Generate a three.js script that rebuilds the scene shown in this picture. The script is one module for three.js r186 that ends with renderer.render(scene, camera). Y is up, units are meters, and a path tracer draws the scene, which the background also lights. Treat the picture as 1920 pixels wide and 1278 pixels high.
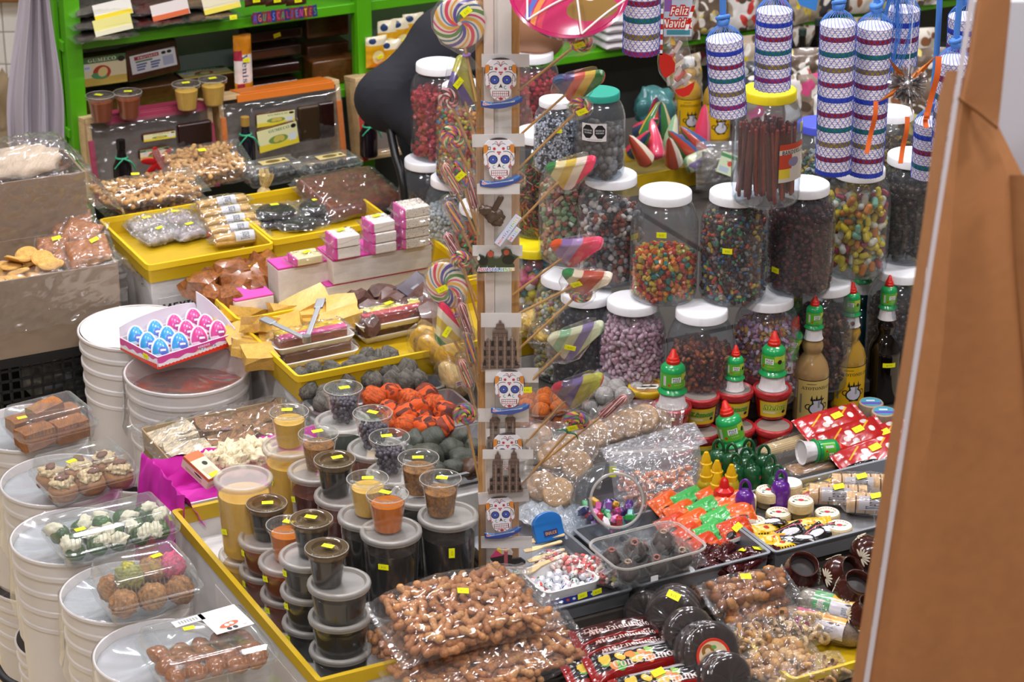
import*as THREE from 'three';
import{mergeGeometries,mergeVertices,toCreasedNormals}from 'three/addons/utils/BufferGeometryUtils.js';
import{RoundedBoxGeometry}from 'three/addons/geometries/RoundedBoxGeometry.js';
import{RectAreaLightUniformsLib}from 'three/addons/lights/RectAreaLightUniformsLib.js';
import{MarchingCubes}from 'three/addons/objects/MarchingCubes.js';
import{ImprovedNoise}from 'three/addons/math/ImprovedNoise.js';
// ---------- camera, light, exposure ----------
const scene=new THREE.Scene();
scene.background=new THREE.Color(0x000000);
const FOC=4600,PITCH=23*Math.PI/180,EYE=3.0;
const camera=new THREE.PerspectiveCamera(2*Math.atan(639/FOC)*180/Math.PI,1920/1278,0.1,40);
camera.position.set(0,EYE,0);
camera.rotation.set(-PITCH,0,0);
camera.focus=5.0;camera.userData.fStop=8;
const renderer=new THREE.WebGLRenderer({antialias:true});
renderer.toneMapping=THREE.LinearToneMapping;
renderer.toneMappingExposure=1.0;
renderer.shadowMap.enabled=true;
RectAreaLightUniformsLib.init();
const TUBE_POWER=215,TUBE_GLOW=16;
// tubes: x, y, z, length, turn about y
const TUBES=[[-2.2,4.5,-2.6,0.5],[0.2,4.5,-1.6,0.5],[2.6,4.5,-2.8,0.5],[-2.8,4.5,-5.6,0.5],[-0.3,4.5,-5.0,0.5],[2.2,4.5,-5.8,0.5],[-1.2,4.5,-8.2,0.5],[1.6,4.5,-8.4,0.5],[0.4,4.5,0.9,0.5]];
// ---------- kit ----------
let seedState=7;
const rnd=()=>{seedState=(seedState+0x6d2b79f5)|0;let t=Math.imul(seedState ^(seedState>>>15),1|seedState);t=(t+Math.imul(t ^(t>>>7),61|t))^ t;return((t ^(t>>>14))>>>0)/4294967296;};
const rr=(a,b)=>a +(b-a)*rnd(),pick=(a)=>a[Math.floor(rnd()*a.length)];
const noise=new ImprovedNoise(),nz=(x,y,z)=>noise.noise(x+31.7,y+17.3,z+5.1);
const V3=(x,y,z)=>new THREE.Vector3(x,y,z);
const PI=Math.PI,YAW=27.3*PI/180;
const CU=Math.cos(YAW),SU=Math.sin(YAW);
// stall axes: u runs along the front edges of the trays, v towards the customers
const uv=(u,v,h=0)=>V3(u*CU+v*SU,h,-u*SU+v*CU);
// where the sight line measured at a pixel of the photograph meets the level h
function at(px,py,h){
const u=(px-960)/FOC,v=(639-py)/FOC,c=Math.cos(PITCH),s=Math.sin(PITCH);
const dy=v*c-s,dz=-c-v*s,t=(h-EYE)/dy;
return V3(u*t,h,dz*t);
}
// where it meets the upright plane z
function atZ(px,py,z){
const u=(px-960)/FOC,v=(639-py)/FOC,c=Math.cos(PITCH),s=Math.sin(PITCH);
const t=z/(-c-v*s);
return V3(u*t,EYE +(v*c-s)*t,z);
}
const names={};
const nm=(n)=>{const k=names[n]=(names[n]||0)+ 1;return k===1?n:n + '_' + String(k-1).padStart(3,'0');};
function T(name,label,category,pos,yaw=0,group){
const o=new THREE.Group();o.name=nm(name);o.userData={label,category};if(group)o.userData.group=group;
if(pos)o.position.copy(pos);o.rotation.y=yaw;scene.add(o);return o;
}
function part(name,geo,mat,parent,pos,rot,scale){
const m=new THREE.Mesh(geo,mat);m.name=nm(name);
if(pos)m.position.set(...(pos.isVector3?pos.toArray():pos));if(rot)m.rotation.set(...rot);
if(scale)typeof scale==='number'?m.scale.setScalar(scale):m.scale.set(...scale);
(parent||scene).add(m);return m;
}
function solo(name,label,category,geo,mat,pos,yaw=0,group){
const m=part(name,geo,mat,scene,pos,[0,yaw,0]);m.userData={label,category};if(group)m.userData.group=group;return m;
}
function struct(name,geo,mat,pos,rot){const m=part(name,geo,mat,scene,pos,rot);m.userData.kind='structure';return m;}
const memo=new Map();
const G=(key,make)=>{if(!memo.has(key))memo.set(key,make());return memo.get(key);};
const NTH=['first','second','third','fourth','fifth','sixth','seventh','eighth','ninth','tenth','eleventh','twelfth','thirteenth','fourteenth','fifteenth','sixteenth','seventeenth','eighteenth','nineteenth','twentieth'];
// ---------- materials ----------
const lin=(hex)=>new THREE.Color(hex);
const mat=(color,o={})=>G('m' + color+JSON.stringify(o),()=>new THREE.MeshPhysicalMaterial({color:lin(color),roughness:0.55,...o}));
const textured=(map,o={})=>map.grainy?G('tg' + map.color.getHexString()+ map.color.r.toFixed(3)+ map.bump+JSON.stringify(o),()=>new THREE.MeshPhysicalMaterial({map:map.tex,color:map.color,roughness:0.5,...o})):new THREE.MeshPhysicalMaterial({map,roughness:0.5,...o});
const CLEAR=new THREE.MeshPhysicalMaterial({color:0xf6f8f8,transmission:0.97,thickness:0,roughness:0.05,ior:1.5});
const BOXCLEAR=new THREE.MeshPhysicalMaterial({color:0xf4f6f6,transmission:0.93,thickness:0,roughness:0.06,ior:1.75});
const JARWALL=new THREE.MeshPhysicalMaterial({color:0xe6ebf0,transmission:0.95,thickness:0,roughness:0.08,ior:1.5});
const FILM=new THREE.MeshPhysicalMaterial({color:0xfafafa,transmission:0.97,thickness:0,roughness:0.08,ior:1.65});
const HAZYFILM=new THREE.MeshPhysicalMaterial({color:0xeeeef0,transmission:0.9,thickness:0,roughness:0.14,ior:1.6});
const FROST=new THREE.MeshPhysicalMaterial({color:0xeeeae4,transmission:0.72,thickness:0,roughness:0.3,ior:1.5});
const WHITE=mat(0xf4f4f6,{roughness:0.4});
const YELLOWCARD=mat(0xbf9d0a,{roughness:0.5});
const STEEL=mat(0xa9abb0,{metalness:0.85,roughness:0.35});
const SYRUP=mat(0x0d0705,{roughness:0.12});
// ---------- textures ----------
function ctex(w,h,draw){
const c=document.createElement('canvas');c.width=w;c.height=h;const g=c.getContext('2d');draw(g,w,h);
const t=new THREE.CanvasTexture(c);t.colorSpace=THREE.SRGBColorSpace;t.anisotropy=8;return t;
}
function txt(g,s,x,y,size,color,font='sans-serif',weight='bold',align='center'){
g.fillStyle=color;g.font=weight + ' ' + size + 'px ' + font;g.textAlign=align;g.textBaseline='middle';g.fillText(s,x,y);
}
// a grainy surface: a shared grey speckle (a few strengths), tinted to the base colour
function grain(base,amp,n=128,stretch=1){
const b=[0.06,0.15,0.3,0.45,0.7].reduce((p,c)=>Math.abs(c-amp)<Math.abs(p-amp)?c:p);
const tex=G('grain' + b+stretch,()=>{
const N=128,d=new Uint8Array(N*N*4);
for(let y=0;y<N;y++)for(let x=0;x<N;x++){
const k=200*(1+b*(0.6*nz(x*0.07*stretch,y*0.07,2)+ 0.5*nz(x*0.31*stretch,y*0.31,7)+ 0.5*(rnd()- 0.5))),i=(y*N+x)*4;
d[i]=d[i+1]=d[i+2]=Math.max(0,Math.min(255,k));d[i+3]=255;
}
const t=new THREE.DataTexture(d,N,N);t.colorSpace=THREE.SRGBColorSpace;t.wrapS=t.wrapT=THREE.RepeatWrapping;t.magFilter=THREE.LinearFilter;t.needsUpdate=true;return t;
});
return{grainy:true,tex,color:lin(base).multiplyScalar(1/0.577),bump:b};
}
// ---------- geometry ----------
const lathe=(pts,seg=32,a0=0,a1=2*PI)=>new THREE.LatheGeometry(pts.map((p)=>new THREE.Vector2(Math.max(p[0],0.00001),p[1])),seg,a0,a1);
const latheSharp=(pts,seg=32)=>toCreasedNormals(lathe(pts,seg),0.6);
const rbox=(w,h,d,r=0.004,seg=2)=>new RoundedBoxGeometry(w,h,d,seg,Math.min(r,w/2.01,h/2.01,d/2.01));
const rboxUp=(w,h,d,r,seg)=>rbox(w,h,d,r,seg).translate(0,h/2,0);
const moved=(g,x,y,z,rx=0,ry=0,rz=0)=>g.applyMatrix4(new THREE.Matrix4().compose(V3(x,y,z),new THREE.Quaternion().setFromEuler(new THREE.Euler(rx,ry,rz)),V3(1,1,1)));
function merged(list){return mergeGeometries(list.map((g)=>{const h=g.index?g.toNonIndexed():g;for(const k of Object.keys(h.attributes))if(!['position','normal','uv'].includes(k))h.deleteAttribute(k);return h;}));}
const tube=(pts,r,seg=24,rad=6,closed=false)=>new THREE.TubeGeometry(new THREE.CatmullRomCurve3(pts.map((p)=>p.isVector3?p:V3(...p)),closed),seg,r,rad,closed);
// outline of a rounded rectangle grown through levels [grow, y]; caps at the ends when asked
function loft(w,d,r,levels,{top=false,bottom=true,n=6,crease=0.5,wob=0}={}){
const pos=[],idx=[],ring=4*n,uvs=[];
levels.forEach(([o,y],L)=>{
const hw=w/2+o,hd=d/2+o,R=Math.max(0.0005,Math.min(r+o,hw,hd));
for(let q=0;q<4;q++)for(let k=0;k<n;k++){
const a=(q+k/(n-1))*PI/2,cx=(q===0||q===3?1:-1)*(hw-R),cz=(q<2?1:-1)*(hd-R);
const wb=wob?1+wob*nz(Math.cos(a)*3+L,Math.sin(a)*3,y*60):1;
pos.push((cx+R*Math.cos(a))*wb,y,(cz+R*Math.sin(a))*wb);uvs.push((q*n+k)/ring*2*(w+d),y);
}
});
for(let L=0;L+1<levels.length;L++)for(let k=0;k<ring;k++){
const a=L*ring+k,b=L*ring +(k+1)% ring,c=a+ring,e=b+ring;idx.push(a,c,b,b,c,e);
}
const cap=(L,up)=>{const y=levels[L][1],c=pos.length/3;pos.push(0,y,0);uvs.push(0,0);for(let k=0;k<ring;k++){const a=L*ring+k,b=L*ring +(k+1)% ring;up?idx.push(c,b,a):idx.push(c,a,b);}};
if(bottom)cap(0,false);if(top)cap(levels.length-1,true);
const g=new THREE.BufferGeometry();g.setAttribute('position',new THREE.Float32BufferAttribute(pos,3));g.setAttribute('uv',new THREE.Float32BufferAttribute(uvs,2));g.setIndex(idx);g.computeVertexNormals();
return crease?toCreasedNormals(g,crease):g;
}
// an open tray with walls of thickness t, walls flared outwards
const trayGeo=(w,d,h,t=0.003,flare=0,r=0.004)=>loft(w-2*flare,d-2*flare,r,[[0,0],[flare,h],[flare-t,h],[-t,t]],{bottom:true,top:true,n:3,crease:0.3});
const planarUV=(g,k=1)=>{const p=g.attributes.position,u=[];for(let i=0;i<p.count;i++)u.push((p.getX(i)*0.5+p.getZ(i)*0.35)*k+0.5,(p.getY(i)*0.5+p.getZ(i)*0.25)*k+0.5);g.setAttribute('uv',new THREE.Float32BufferAttribute(u,2));return g;};
// a puffy bag; s,t run past 1 into flat sealed ends
function bagGeo(w,d,th,seed,{flapX=0.1,flapZ=0.02,wrinkle=0.003,nx=34,nzz=24,pw=3}={}){
const make=(sgn)=>{
const g=new THREE.PlaneGeometry(2,2,nx,nzz),p=g.attributes.position;
for(let i=0;i<p.count;i++){
const s=p.getX(i)*(1+flapX),t=p.getY(i)*(1+flapZ),a=Math.max(0,1-Math.abs(s)**pw),b=Math.max(0,1-Math.abs(t)**pw);
const puff=Math.sqrt(a*b),wr=wrinkle*(nz(s*2.2+seed,t*7,seed*1.7+sgn)+ 0.7*nz(s*9+seed,t*4,seed+3)+ 0.5*nz(s*14,t*15+seed,sgn))+(Math.abs(s)>0.8?wrinkle*0.8*Math.sin(t*26+seed):0);
const pinch=1-0.07*Math.max(0,1-puff)*Math.sin(t*5+seed);
p.setXYZ(i,s*w/2,th/2+sgn*th/2*puff+wr*(0.3+puff)+(1-puff)*0.12*th*Math.sin(s*3+seed),-t*d/2*pinch);
}
if(sgn<0){const ix=g.index.array;for(let i=0;i<ix.length;i +=3){const q=ix[i];ix[i]=ix[i+1];ix[i+1]=q;}}
g.computeVertexNormals();return g;
};
return merged([make(1),make(-1)]);
}
// a lump: a ball pushed about by noise
function lump(r,seed,amp=0.15,freq=1.6,sy=1,det=3,pw=2){
const g=mergeVertices(new THREE.IcosahedronGeometry(1,det).deleteAttribute('normal').deleteAttribute('uv')),p=g.attributes.position;
for(let i=0;i<p.count;i++){
let x=p.getX(i),y=p.getY(i),z=p.getZ(i);
const e=pw===2?1:1/(Math.abs(x)**pw+Math.abs(y)**pw+Math.abs(z)**pw)**(1/pw);
const k=r*e*(1+amp*(nz(x*freq+seed,y*freq,z*freq)*1.4+0.4*nz(x*freq*3,y*freq*3+seed,z*freq*3)));
p.setXYZ(i,x*k,y*k*sy,z*k);
}
g.computeVertexNormals();return planarUV(g,1/r);
}
// an irregular chunk with flat faces
function chunk(w,h,d,seed,jit=0.2){
const g=new THREE.BoxGeometry(w,h,d,2,2,2),q=mergeVertices(g.deleteAttribute('normal').deleteAttribute('uv')),p=q.attributes.position;
for(let i=0;i<p.count;i++)p.setXYZ(i,p.getX(i)+ w*jit*nz(i*3.1+seed,seed,1),p.getY(i)+ h*jit*nz(i*2.3,seed,4),p.getZ(i)+ d*jit*nz(i*1.7,seed,9));
q.computeVertexNormals();return toCreasedNormals(planarUV(q,1/Math.max(w,h,d)),0.5);
}
// many copies of one small shape as one instanced mesh; fn(i) gives [pos, euler, scale, colour]
function scatter(name,geo,material,parent,list){
const m=new THREE.InstancedMesh(geo,material,list.length),q=new THREE.Quaternion(),M=new THREE.Matrix4();
list.forEach(([p,e,s,c],i)=>{m.setMatrixAt(i,M.compose(p,q.setFromEuler(new THREE.Euler(...e)),typeof s==='number'?V3(s,s,s):V3(...s)));m.setColorAt(i,c||new THREE.Color(1,1,1));});
m.name=nm(name);m.userData.kind='stuff';parent.add(m);return m;
}
const PURE=mat(0xffffff,{roughness:0.45});
const GLOSSY=mat(0xffffff,{roughness:0.18});
const spin=()=>[rr(0,6.3),rr(0,6.3),rr(0,6.3)];
// points packed in a solid: inside(p) within the box, spacing g
function packed(lo,hi,g,inside,jitter=0.35){
const out=[];let k=0;
for(let y=lo[1];y<=hi[1];y +=g*0.86,k++)for(let x=lo[0]+(k % 2)*g/2;x<=hi[0];x +=g)for(let z=lo[2]+(k % 3)*g/3;z<=hi[2];z +=g){
const p=V3(x+rr(-jitter,jitter)*g,y+rr(-jitter,jitter)*g*0.6,z+rr(-jitter,jitter)*g);if(inside(p))out.push(p);
}
return out;
}
// yellow price stickers
const PRICES=['$25','$30','$50','$15'].map((s)=>G('price' + s,()=>textured(ctex(96,56,(g,w,h)=>{g.fillStyle='#f2f500';g.fillRect(0,0,w,h);txt(g,s,w/2,h/2+2,26,'#8f8a20','monospace','normal');}),{roughness:0.6})));
function sticker(parent,pos,rot=[-PI/2,0,0],k=1){
const holder=part('price_sticker',G('stick',()=>rbox(0.0185,0.0105,0.0006,0.0002,1)),pick(PRICES),parent,pos,rot,k);return holder;
}
const octagon=(g,x,y,r,fill='#16161a')=>{g.fillStyle=fill;g.beginPath();for(let i=0;i<8;i++){const a=(i+0.5)*PI/4;g.lineTo(x+r*Math.cos(a),y+r*Math.sin(a));}g.fill();};
// ---------- the hall ----------
const plaster=mat(0x9a9894,{roughness:0.85});
struct('floor',new THREE.BoxGeometry(16,0.1,18),mat(0xb9a88e,{roughness:0.5}),[0,-0.05,-4]);
struct('ceiling',new THREE.BoxGeometry(16,0.12,18),plaster,[0,5.06,-4]);
struct('wall_back',new THREE.BoxGeometry(16,5,0.2),plaster,[0,2.5,-12.9]);
struct('wall_front',new THREE.BoxGeometry(16,5,0.2),plaster,[0,2.5,4.9]);
struct('wall_left',new THREE.BoxGeometry(0.2,5,18),plaster,[-7.9,2.5,-4]);
struct('wall_right',new THREE.BoxGeometry(0.2,5,18),plaster,[7.9,2.5,-4]);
// beige floor tiles with dark joints, built where the camera sees the floor
{
const tileMats=[0xcbb892,0xc6b38d,0xcfbd99].map((c)=>textured(grain(c,0.12,64),{roughness:0.4}));
const gt=G('floortile',()=>rbox(0.297,0.012,0.297,0.002,1));
const f=scene.getObjectByName('floor');
for(let i=0;i<7;i++)for(let j=0;j<9;j++)part('tile',gt,tileMats[(i*3+j*5)% 3],f,[-1.98+i*0.3,0.053,-1.9+j*0.3-0.06]);
}
for(const[x,y,z,turn]of TUBES){
const t=T('tube_lamp','white ceiling fixture with a glowing fluorescent tube','lamp',V3(x,y,z),turn,'fluorescent tube lamps on the ceiling');
part('housing',G('tubehouse',()=>rbox(1.3,0.05,0.16,0.01)),WHITE,t,[0,0.06,0]);
part('hanger',G('tubehang',()=>new THREE.CylinderGeometry(0.008,0.008,0.5,8)),STEEL,t,[0,0.33,0]);
part('tube',G('tubeglow',()=>new THREE.CylinderGeometry(0.019,0.019,1.2,16).rotateZ(PI/2)),G('glow',()=>new THREE.MeshStandardMaterial({color:0xffffff,emissive:0xfcf9ff,emissiveIntensity:TUBE_GLOW})),t,[0,0.012,0]);
const L=new THREE.RectAreaLight(0xfbf8fc,TUBE_POWER,1.2,0.09);L.name='tube_light';L.position.set(0,-0.012,0);L.rotation.x=-PI/2;t.add(L);
}
// where the sight line of a pixel meets the upright plane v = const (the plane of a shelf front)
function atV(px,py,v){
const a=at(px,py,0),e=V3(0,EYE,0),d=a.sub(e),t=v/(d.x*SU+d.z*CU);
return{u:(d.x*CU-d.z*SU)*t,v,h:EYE+d.y*t};
}
// a region of that plane from its lower left and upper right pixel: centre bottom, width, height
function onV(x0,y0,x1,y1,v){
const a=atV(x0,y0,v),b=atV(x1,y1,v);return{u:(a.u+b.u)/2,h:a.h,w:b.u-a.u,t:b.h-a.h};
}
const OFFWHITE=mat(0xd9d4cc,{roughness:0.8}),WOOD=textured(grain(0xd8b888,0.2,128,0.3),{roughness:0.6}),GREEN=mat(0x55ad0f,{roughness:0.38});
// ---------- tiled counter of the stall behind ----------
{
const o=T('tiled_counter','white tiled counter with a brown wooden top behind the grey curtain','counter',V3(-2.55,0,-9.1));
part('base',G('ctrbase',()=>rboxUp(1.7,0.62,0.5,0.005)),OFFWHITE,o,[0,0,0]);
part('wooden_top',G('ctrtop',()=>rboxUp(1.8,0.16,0.6,0.01)),textured(grain(0x8a5c30,0.3,128,0.3),{roughness:0.5}),o,[0,0.62,0.02]);
const tm=[0xe9e6dd,0xe4e1d8,0xedeae2].map((c)=>mat(c,{roughness:0.25}));
for(let r=0;r<5;r++)for(let c=0;c<9;c++)part('tile',G('ctile',()=>rbox(0.184,0.12,0.012,0.002,1)),tm[(r*2+c)% 3],o,[-0.75+c*0.188,0.06+r*0.124,0.256]);
}
solo('paper_bag','crumpled brown paper bag on the floor beside the grey curtain','bag',G('pbag',()=>lump(0.14,3,0.5,2.4,1.5,3,3)),mat(0x8f7a5c,{roughness:0.9}),at(4,262,0.22));
{// the bag's stool, so that it stands on something
const p=at(4,262,0.0);const o=T('low_crate','plain wooden crate under the brown paper bag','crate',V3(at(4,262,0.22).x,0,at(4,262,0.22).z));
part('box',G('lowcrate',()=>rboxUp(0.34,0.05,0.3,0.004)),WOOD,o);
}
// ---------- mauve-grey curtain ----------
{
const a=atV(75,0,-6.3),g=new THREE.PlaneGeometry(1,1,60,40),p=g.attributes.position,H=1.15;
for(let i=0;i<p.count;i++){
const s=p.getX(i),t=0.5-p.getY(i),k=Math.min(1,Math.max(0,(t-0.55)/0.38)),w=0.058+0.085*k*k*(3-2*k)- 0.05*Math.max(0,t-0.88);
const fold=0.016*Math.sin(s*19+1.2*Math.sin(t*3))+ 0.008*Math.sin(s*43+t*2)+ 0.006*nz(s*5,t*6,2);
p.setXYZ(i,s*w*1.15-0.035*t+0.012*Math.sin(t*4),-t*H,fold+0.02*t);
}
g.computeVertexNormals();
solo('curtain','mauve grey cloth curtain gathered beside the green shelf post','curtain',g,new THREE.MeshPhysicalMaterial({color:0xaaa2aa,roughness:0.85,sheen:0.3,side:THREE.DoubleSide}),uv(a.u,-6.3,2.0),YAW);
}
// ---------- green shelf unit ----------
{
const o=T('shelf_unit','green painted wooden shelf unit with a grey back behind the stall','shelf',uv(1.9,-6.37,0),YAW);
const post=G('post',()=>rboxUp(0.046,2.1,0.05,0.003)),W=3.4;
for(const x of[0.03,0.905,3.4])part('post',post,GREEN,o,[x,0,-0.025]);
part('side_panel',G('shside',()=>rboxUp(0.014,2.1,0.34,0.002)),GREEN,o,[-0.001,0,-0.22]);
for(const[h,t]of[[0.835,0.026],[1.085,0.03],[1.4,0.03],[1.75,0.03]]){
part('shelf_board',G('board' + t,()=>rboxUp(W,t,0.37,0.003)),GREEN,o,[W/2,h,-0.205]);
}
part('dark_panel',G('shdark',()=>rboxUp(W,0.8,0.01,0.002)),mat(0x4a4d4e,{roughness:0.8}),o,[W/2,0.02,-0.36]);
part('back_panel',G('shback',()=>rboxUp(W,2.1,0.012,0.002)),mat(0xd2d5dc,{roughness:0.6}),o,[W/2,0,-0.395]);
}
// ---------- loaves and bars on the shelf ----------
const BROWNPASTE=textured(grain(0x4a2711,0.25),{roughness:0.28,clearcoat:0.5,clearcoatRoughness:0.25});
const DARKPASTE=textured(grain(0x2a0f0d,0.25),{roughness:0.22,clearcoat:0.6,clearcoatRoughness:0.2});
const TANPASTE=textured(grain(0x5d3717,0.25),{roughness:0.3,clearcoat:0.5,clearcoatRoughness:0.25});
const LBL={
fruit:ctex(256,200,(g,w,h)=>{// green band, fruit in a red ring
g.fillStyle='#efe3bd';g.fillRect(0,0,w,h);g.fillStyle='#d9b95a';g.fillRect(0,h*0.72,w,h*0.28);g.fillStyle='#3f7d52';g.fillRect(0,0,w,44);
txt(g,'GUMECO',w*0.5,24,34,'#f3efd6','serif');octagon(g,w-24,34,20);
g.fillStyle='#c23a2c';g.beginPath();g.arc(w*0.48,h*0.56,48,0,7);g.fill();g.fillStyle='#59a06a';g.beginPath();g.ellipse(w*0.42,h*0.68,44,22,0.2,0,7);g.fill();g.fillStyle='#ead58d';g.beginPath();g.ellipse(w*0.5,h*0.55,26,34,0.3,0,7);g.fill();
g.fillStyle='#dfe2ee';g.beginPath();g.arc(44,74,24,0,7);g.fill();txt(g,'ATE',44,74,16,'#5a6d9a');
}),
yellow:ctex(256,180,(g,w,h)=>{
g.fillStyle='#eee9b0';g.fillRect(0,0,w,h);g.fillStyle='#f0d93c';g.fillRect(0,h*0.7,w,h*0.3);txt(g,'GUMECO',w*0.55,26,30,'#3c7a54','serif');octagon(g,w-22,28,18);
g.fillStyle='#7c9a50';g.beginPath();g.ellipse(w*0.5,h*0.58,62,34,0,0,7);g.fill();g.fillStyle='#d6c258';g.beginPath();g.ellipse(w*0.47,h*0.56,22,28,0.5,0,7);g.ellipse(w*0.58,h*0.56,20,26,-0.4,0,7);g.fill();g.fillStyle='#dfe6ea';g.fillRect(w-60,h*0.45,46,60);
}),
red:ctex(256,160,(g,w,h)=>{
g.fillStyle='#e6e6ee';g.fillRect(0,0,w,h);g.fillStyle='#9c2632';g.fillRect(24,14,w*0.54,32);txt(g,'FRUTIATE',100,31,25,'#f0d8d8');octagon(g,190,30,14);octagon(g,222,30,14);
g.fillStyle='#4d7a52';g.fillRect(28,54,96,14);g.fillStyle='#5b69a0';for(let i=0;i<6;i++)g.fillRect(30 +(i % 2)*80,80+Math.floor(i/2)*22,60-i*4,14);g.fillStyle='#b4bbd8';g.fillRect(180,60,60,80);
}),
};
const LM=Object.fromEntries(Object.entries(LBL).map(([k,t])=>[k,textured(t,{roughness:0.3,clearcoat:0.6,clearcoatRoughness:0.15})]));
function loaf(label,px,v,depth,m,{lab,tilt=0,stick,dv=0,name='fruit_paste_loaf',cat='fruit paste',group}={}){
const b=onV(...px,v),o=T(name,label,cat,uv(b.u,v,b.h),YAW,group);
o.rotation.order='YXZ';o.rotation.x=tilt;
part('block',rboxUp(b.w,b.t,depth,0.008,3),m,o,[0,0,-depth/2]);
if(lab)part('printed_label',new THREE.BoxGeometry(b.w*(lab[1]||0.94),b.t*(lab[2]||0.9),0.001),LM[lab[0]],o,[b.w*(lab[3]||0),b.t*(lab[4]||0.5),0.001]);
if(stick)sticker(o,[b.w*stick[0],b.t*stick[1],0.0015],[0,0,0.2],1.2);
return o;
}
const PASTE='fruit paste loaves on the green shelf';
loaf('upright brown paste loaf with a cream fruit label, beside the green post',[148,168,238,96],-6.46,0.05,BROWNPASTE,{lab:['fruit'],tilt:-0.06});
loaf('tall tilted brown paste loaf with a white and red printed label',[240,152,338,76],-6.47,0.05,BROWNPASTE,{lab:['red',0.84,0.55,0.02,0.5],tilt:-0.08}).rotation.z=0.09;
loaf('brown paste loaf lying under the cream-labelled loaf, behind the amber cups',[150,226,246,172],-6.47,0.12,TANPASTE);
loaf('long brown paste loaf under the white-labelled loaf',[250,213,346,152],-6.48,0.12,TANPASTE);
{
const o=loaf('brown paste loaf behind the two yellow cups, label on its top',[348,200,442,137],-6.48,0.1,BROWNPASTE);
const b=onV(348,200,442,137,-6.48);
part('printed_label',new THREE.BoxGeometry(b.w*0.95,0.001,0.08),LM.fruit,o,[0,b.t+0.001,-0.045]);
}
for(let i=0;i<4;i++)loaf(['topmost','second','third','lowest'][i]+ ' of the four dark maroon paste loaves stacked on the shelf',[470,84+i*33,568-i*2,48+i*33],-6.5+i*0.012,0.1,DARKPASTE,{stick:i===0?[0.0,0.5]:null});
loaf('uppermost chestnut brown paste block beside the second green post',[575,76,655,24],-6.52,0.1,BROWNPASTE);
loaf('middle chestnut brown paste block of three beside the second green post',[576,112,656,76],-6.52,0.12,BROWNPASTE);
loaf('front chestnut brown paste block below the other two, film wrapped',[587,165,669,105],-6.44,0.09,TANPASTE);
{// tall bag of bars
const b=onV(434,186,472,62,-6.42),o=T('candy_bag','tall narrow orange and white bag of bars beside the maroon loaves','candy bag',uv(b.u,-6.42,b.h),YAW);
const t=textured(ctex(96,256,(g,w,h)=>{g.fillStyle='#d98a1c';g.fillRect(0,0,w,h);g.fillStyle='#e8e0dc';g.fillRect(0,78,w,110);g.fillStyle='#b0304a';g.fillRect(0,60,40,40);g.fillRect(10,190,40,20);g.save();g.translate(52,132);g.rotate(PI/2);txt(g,'Yenis',0,0,40,'#2d4668','serif');g.restore();}),{roughness:0.25,clearcoat:0.6});
part('wrapper',bagGeo(0.055,b.t,0.02,4,{flapX:0,flapZ:0.05,nx:10,nzz:20}).rotateX(PI/2).translate(0,b.t/2,0),t,o);
sticker(o,[0.008,b.t*0.62,0.022],[0,0,0],1.1);
}
// ---------- wooden gift crates leaning below the shelf ----------
function giftCrate(label,u0,u1,top,paint,paintLabel){
const w=u1-u0,h=0.23,o=T('gift_crate',label,'gift crate',uv((u0+u1)/2,-6.27,top-h*0.98),YAW);o.rotation.order='YXZ';o.rotation.x=-0.16;
part('back_board',rboxUp(w,h,0.008,0.002),mat(0x8a8078),o,[0,0,-0.075]);
for(const s of[-1,1]){part('side_board',rboxUp(0.014,h,0.085,0.002),WOOD,o,[s*(w/2-0.007),0,-0.035]);part('painted_trim',rboxUp(0.017,h*0.8,0.006,0.002),paint,o,[s*(w/2-0.0085),0,0.01]);}
part('top_board',rboxUp(w,0.014,0.085,0.002),WOOD,o,[0,h,-0.035]);
part('painted_top',rboxUp(w*0.76,0.004,0.088,0.001),paint,o,[w*0.06,h+0.0125,-0.035]);
part('painted_front',rboxUp(w*0.8,0.022,0.006,0.002),paint,o,[w*0.05,h-0.01,0.01]);
part('bottom_board',rboxUp(w,0.012,0.085,0.002),WOOD,o,[0,0,-0.035]);
part('film',bagGeo(w*1.0,h*0.98,0.045,u0*7,{flapX:0.0,flapZ:0,wrinkle:0.005}).rotateX(PI/2).translate(0,h/2,-0.01),FILM,o);
return o;
}
giftCrate('wooden gift crate with a magenta painted rim, nearest the green post',1.925,2.295,0.896,mat(0xa03050));
giftCrate('wooden gift crate with an orange painted rim, middle of the three',2.315,2.69,0.905,mat(0xe0781a));
giftCrate('wooden gift crate with a red painted side beside the dark elbow',2.74,3.08,0.9,mat(0xc5261f));
function giftBottle(label,px,py,v,body,cap,h=0.17){
const a=atV(px,py,v),o=T('gift_bottle',label,'bottle',uv(a.u,v,a.h-h),YAW);
part('body',G('gbot' + h,()=>lathe([[0,0],[0.024,0],[0.026,0.004],[0.026,h*0.55],[0.012,h*0.75],[0.0105,h*0.86]])),body,o);
part('cap',G('gbcap' + h,()=>latheSharp([[0,h],[0.0125,h],[0.0125,h*0.85],[0.0105,h*0.84]],20)),cap,o);
const rib=mat(0x2f9a70,{roughness:0.4});
part('ribbon',G('gbrib' + h,()=>merged([new THREE.TorusGeometry(0.016,0.003,6,20).rotateX(PI/2).translate(0,h*0.7,0),...[-0.9,0.8,2.2].map((a)=>tube([[0,h*0.7,0.016],[Math.sin(a)*0.02,h*0.66,0.026],[Math.sin(a)*0.038,h*0.62-0.01*Math.abs(a),0.024]],0.0022,10,5))])),rib,o);
}
giftBottle('dark bottle with a black cap and green ribbon in the magenta crate',226,262,-6.235,mat(0x141012,{roughness:0.1}),mat(0x0c0c0c,{roughness:0.3}));
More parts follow.
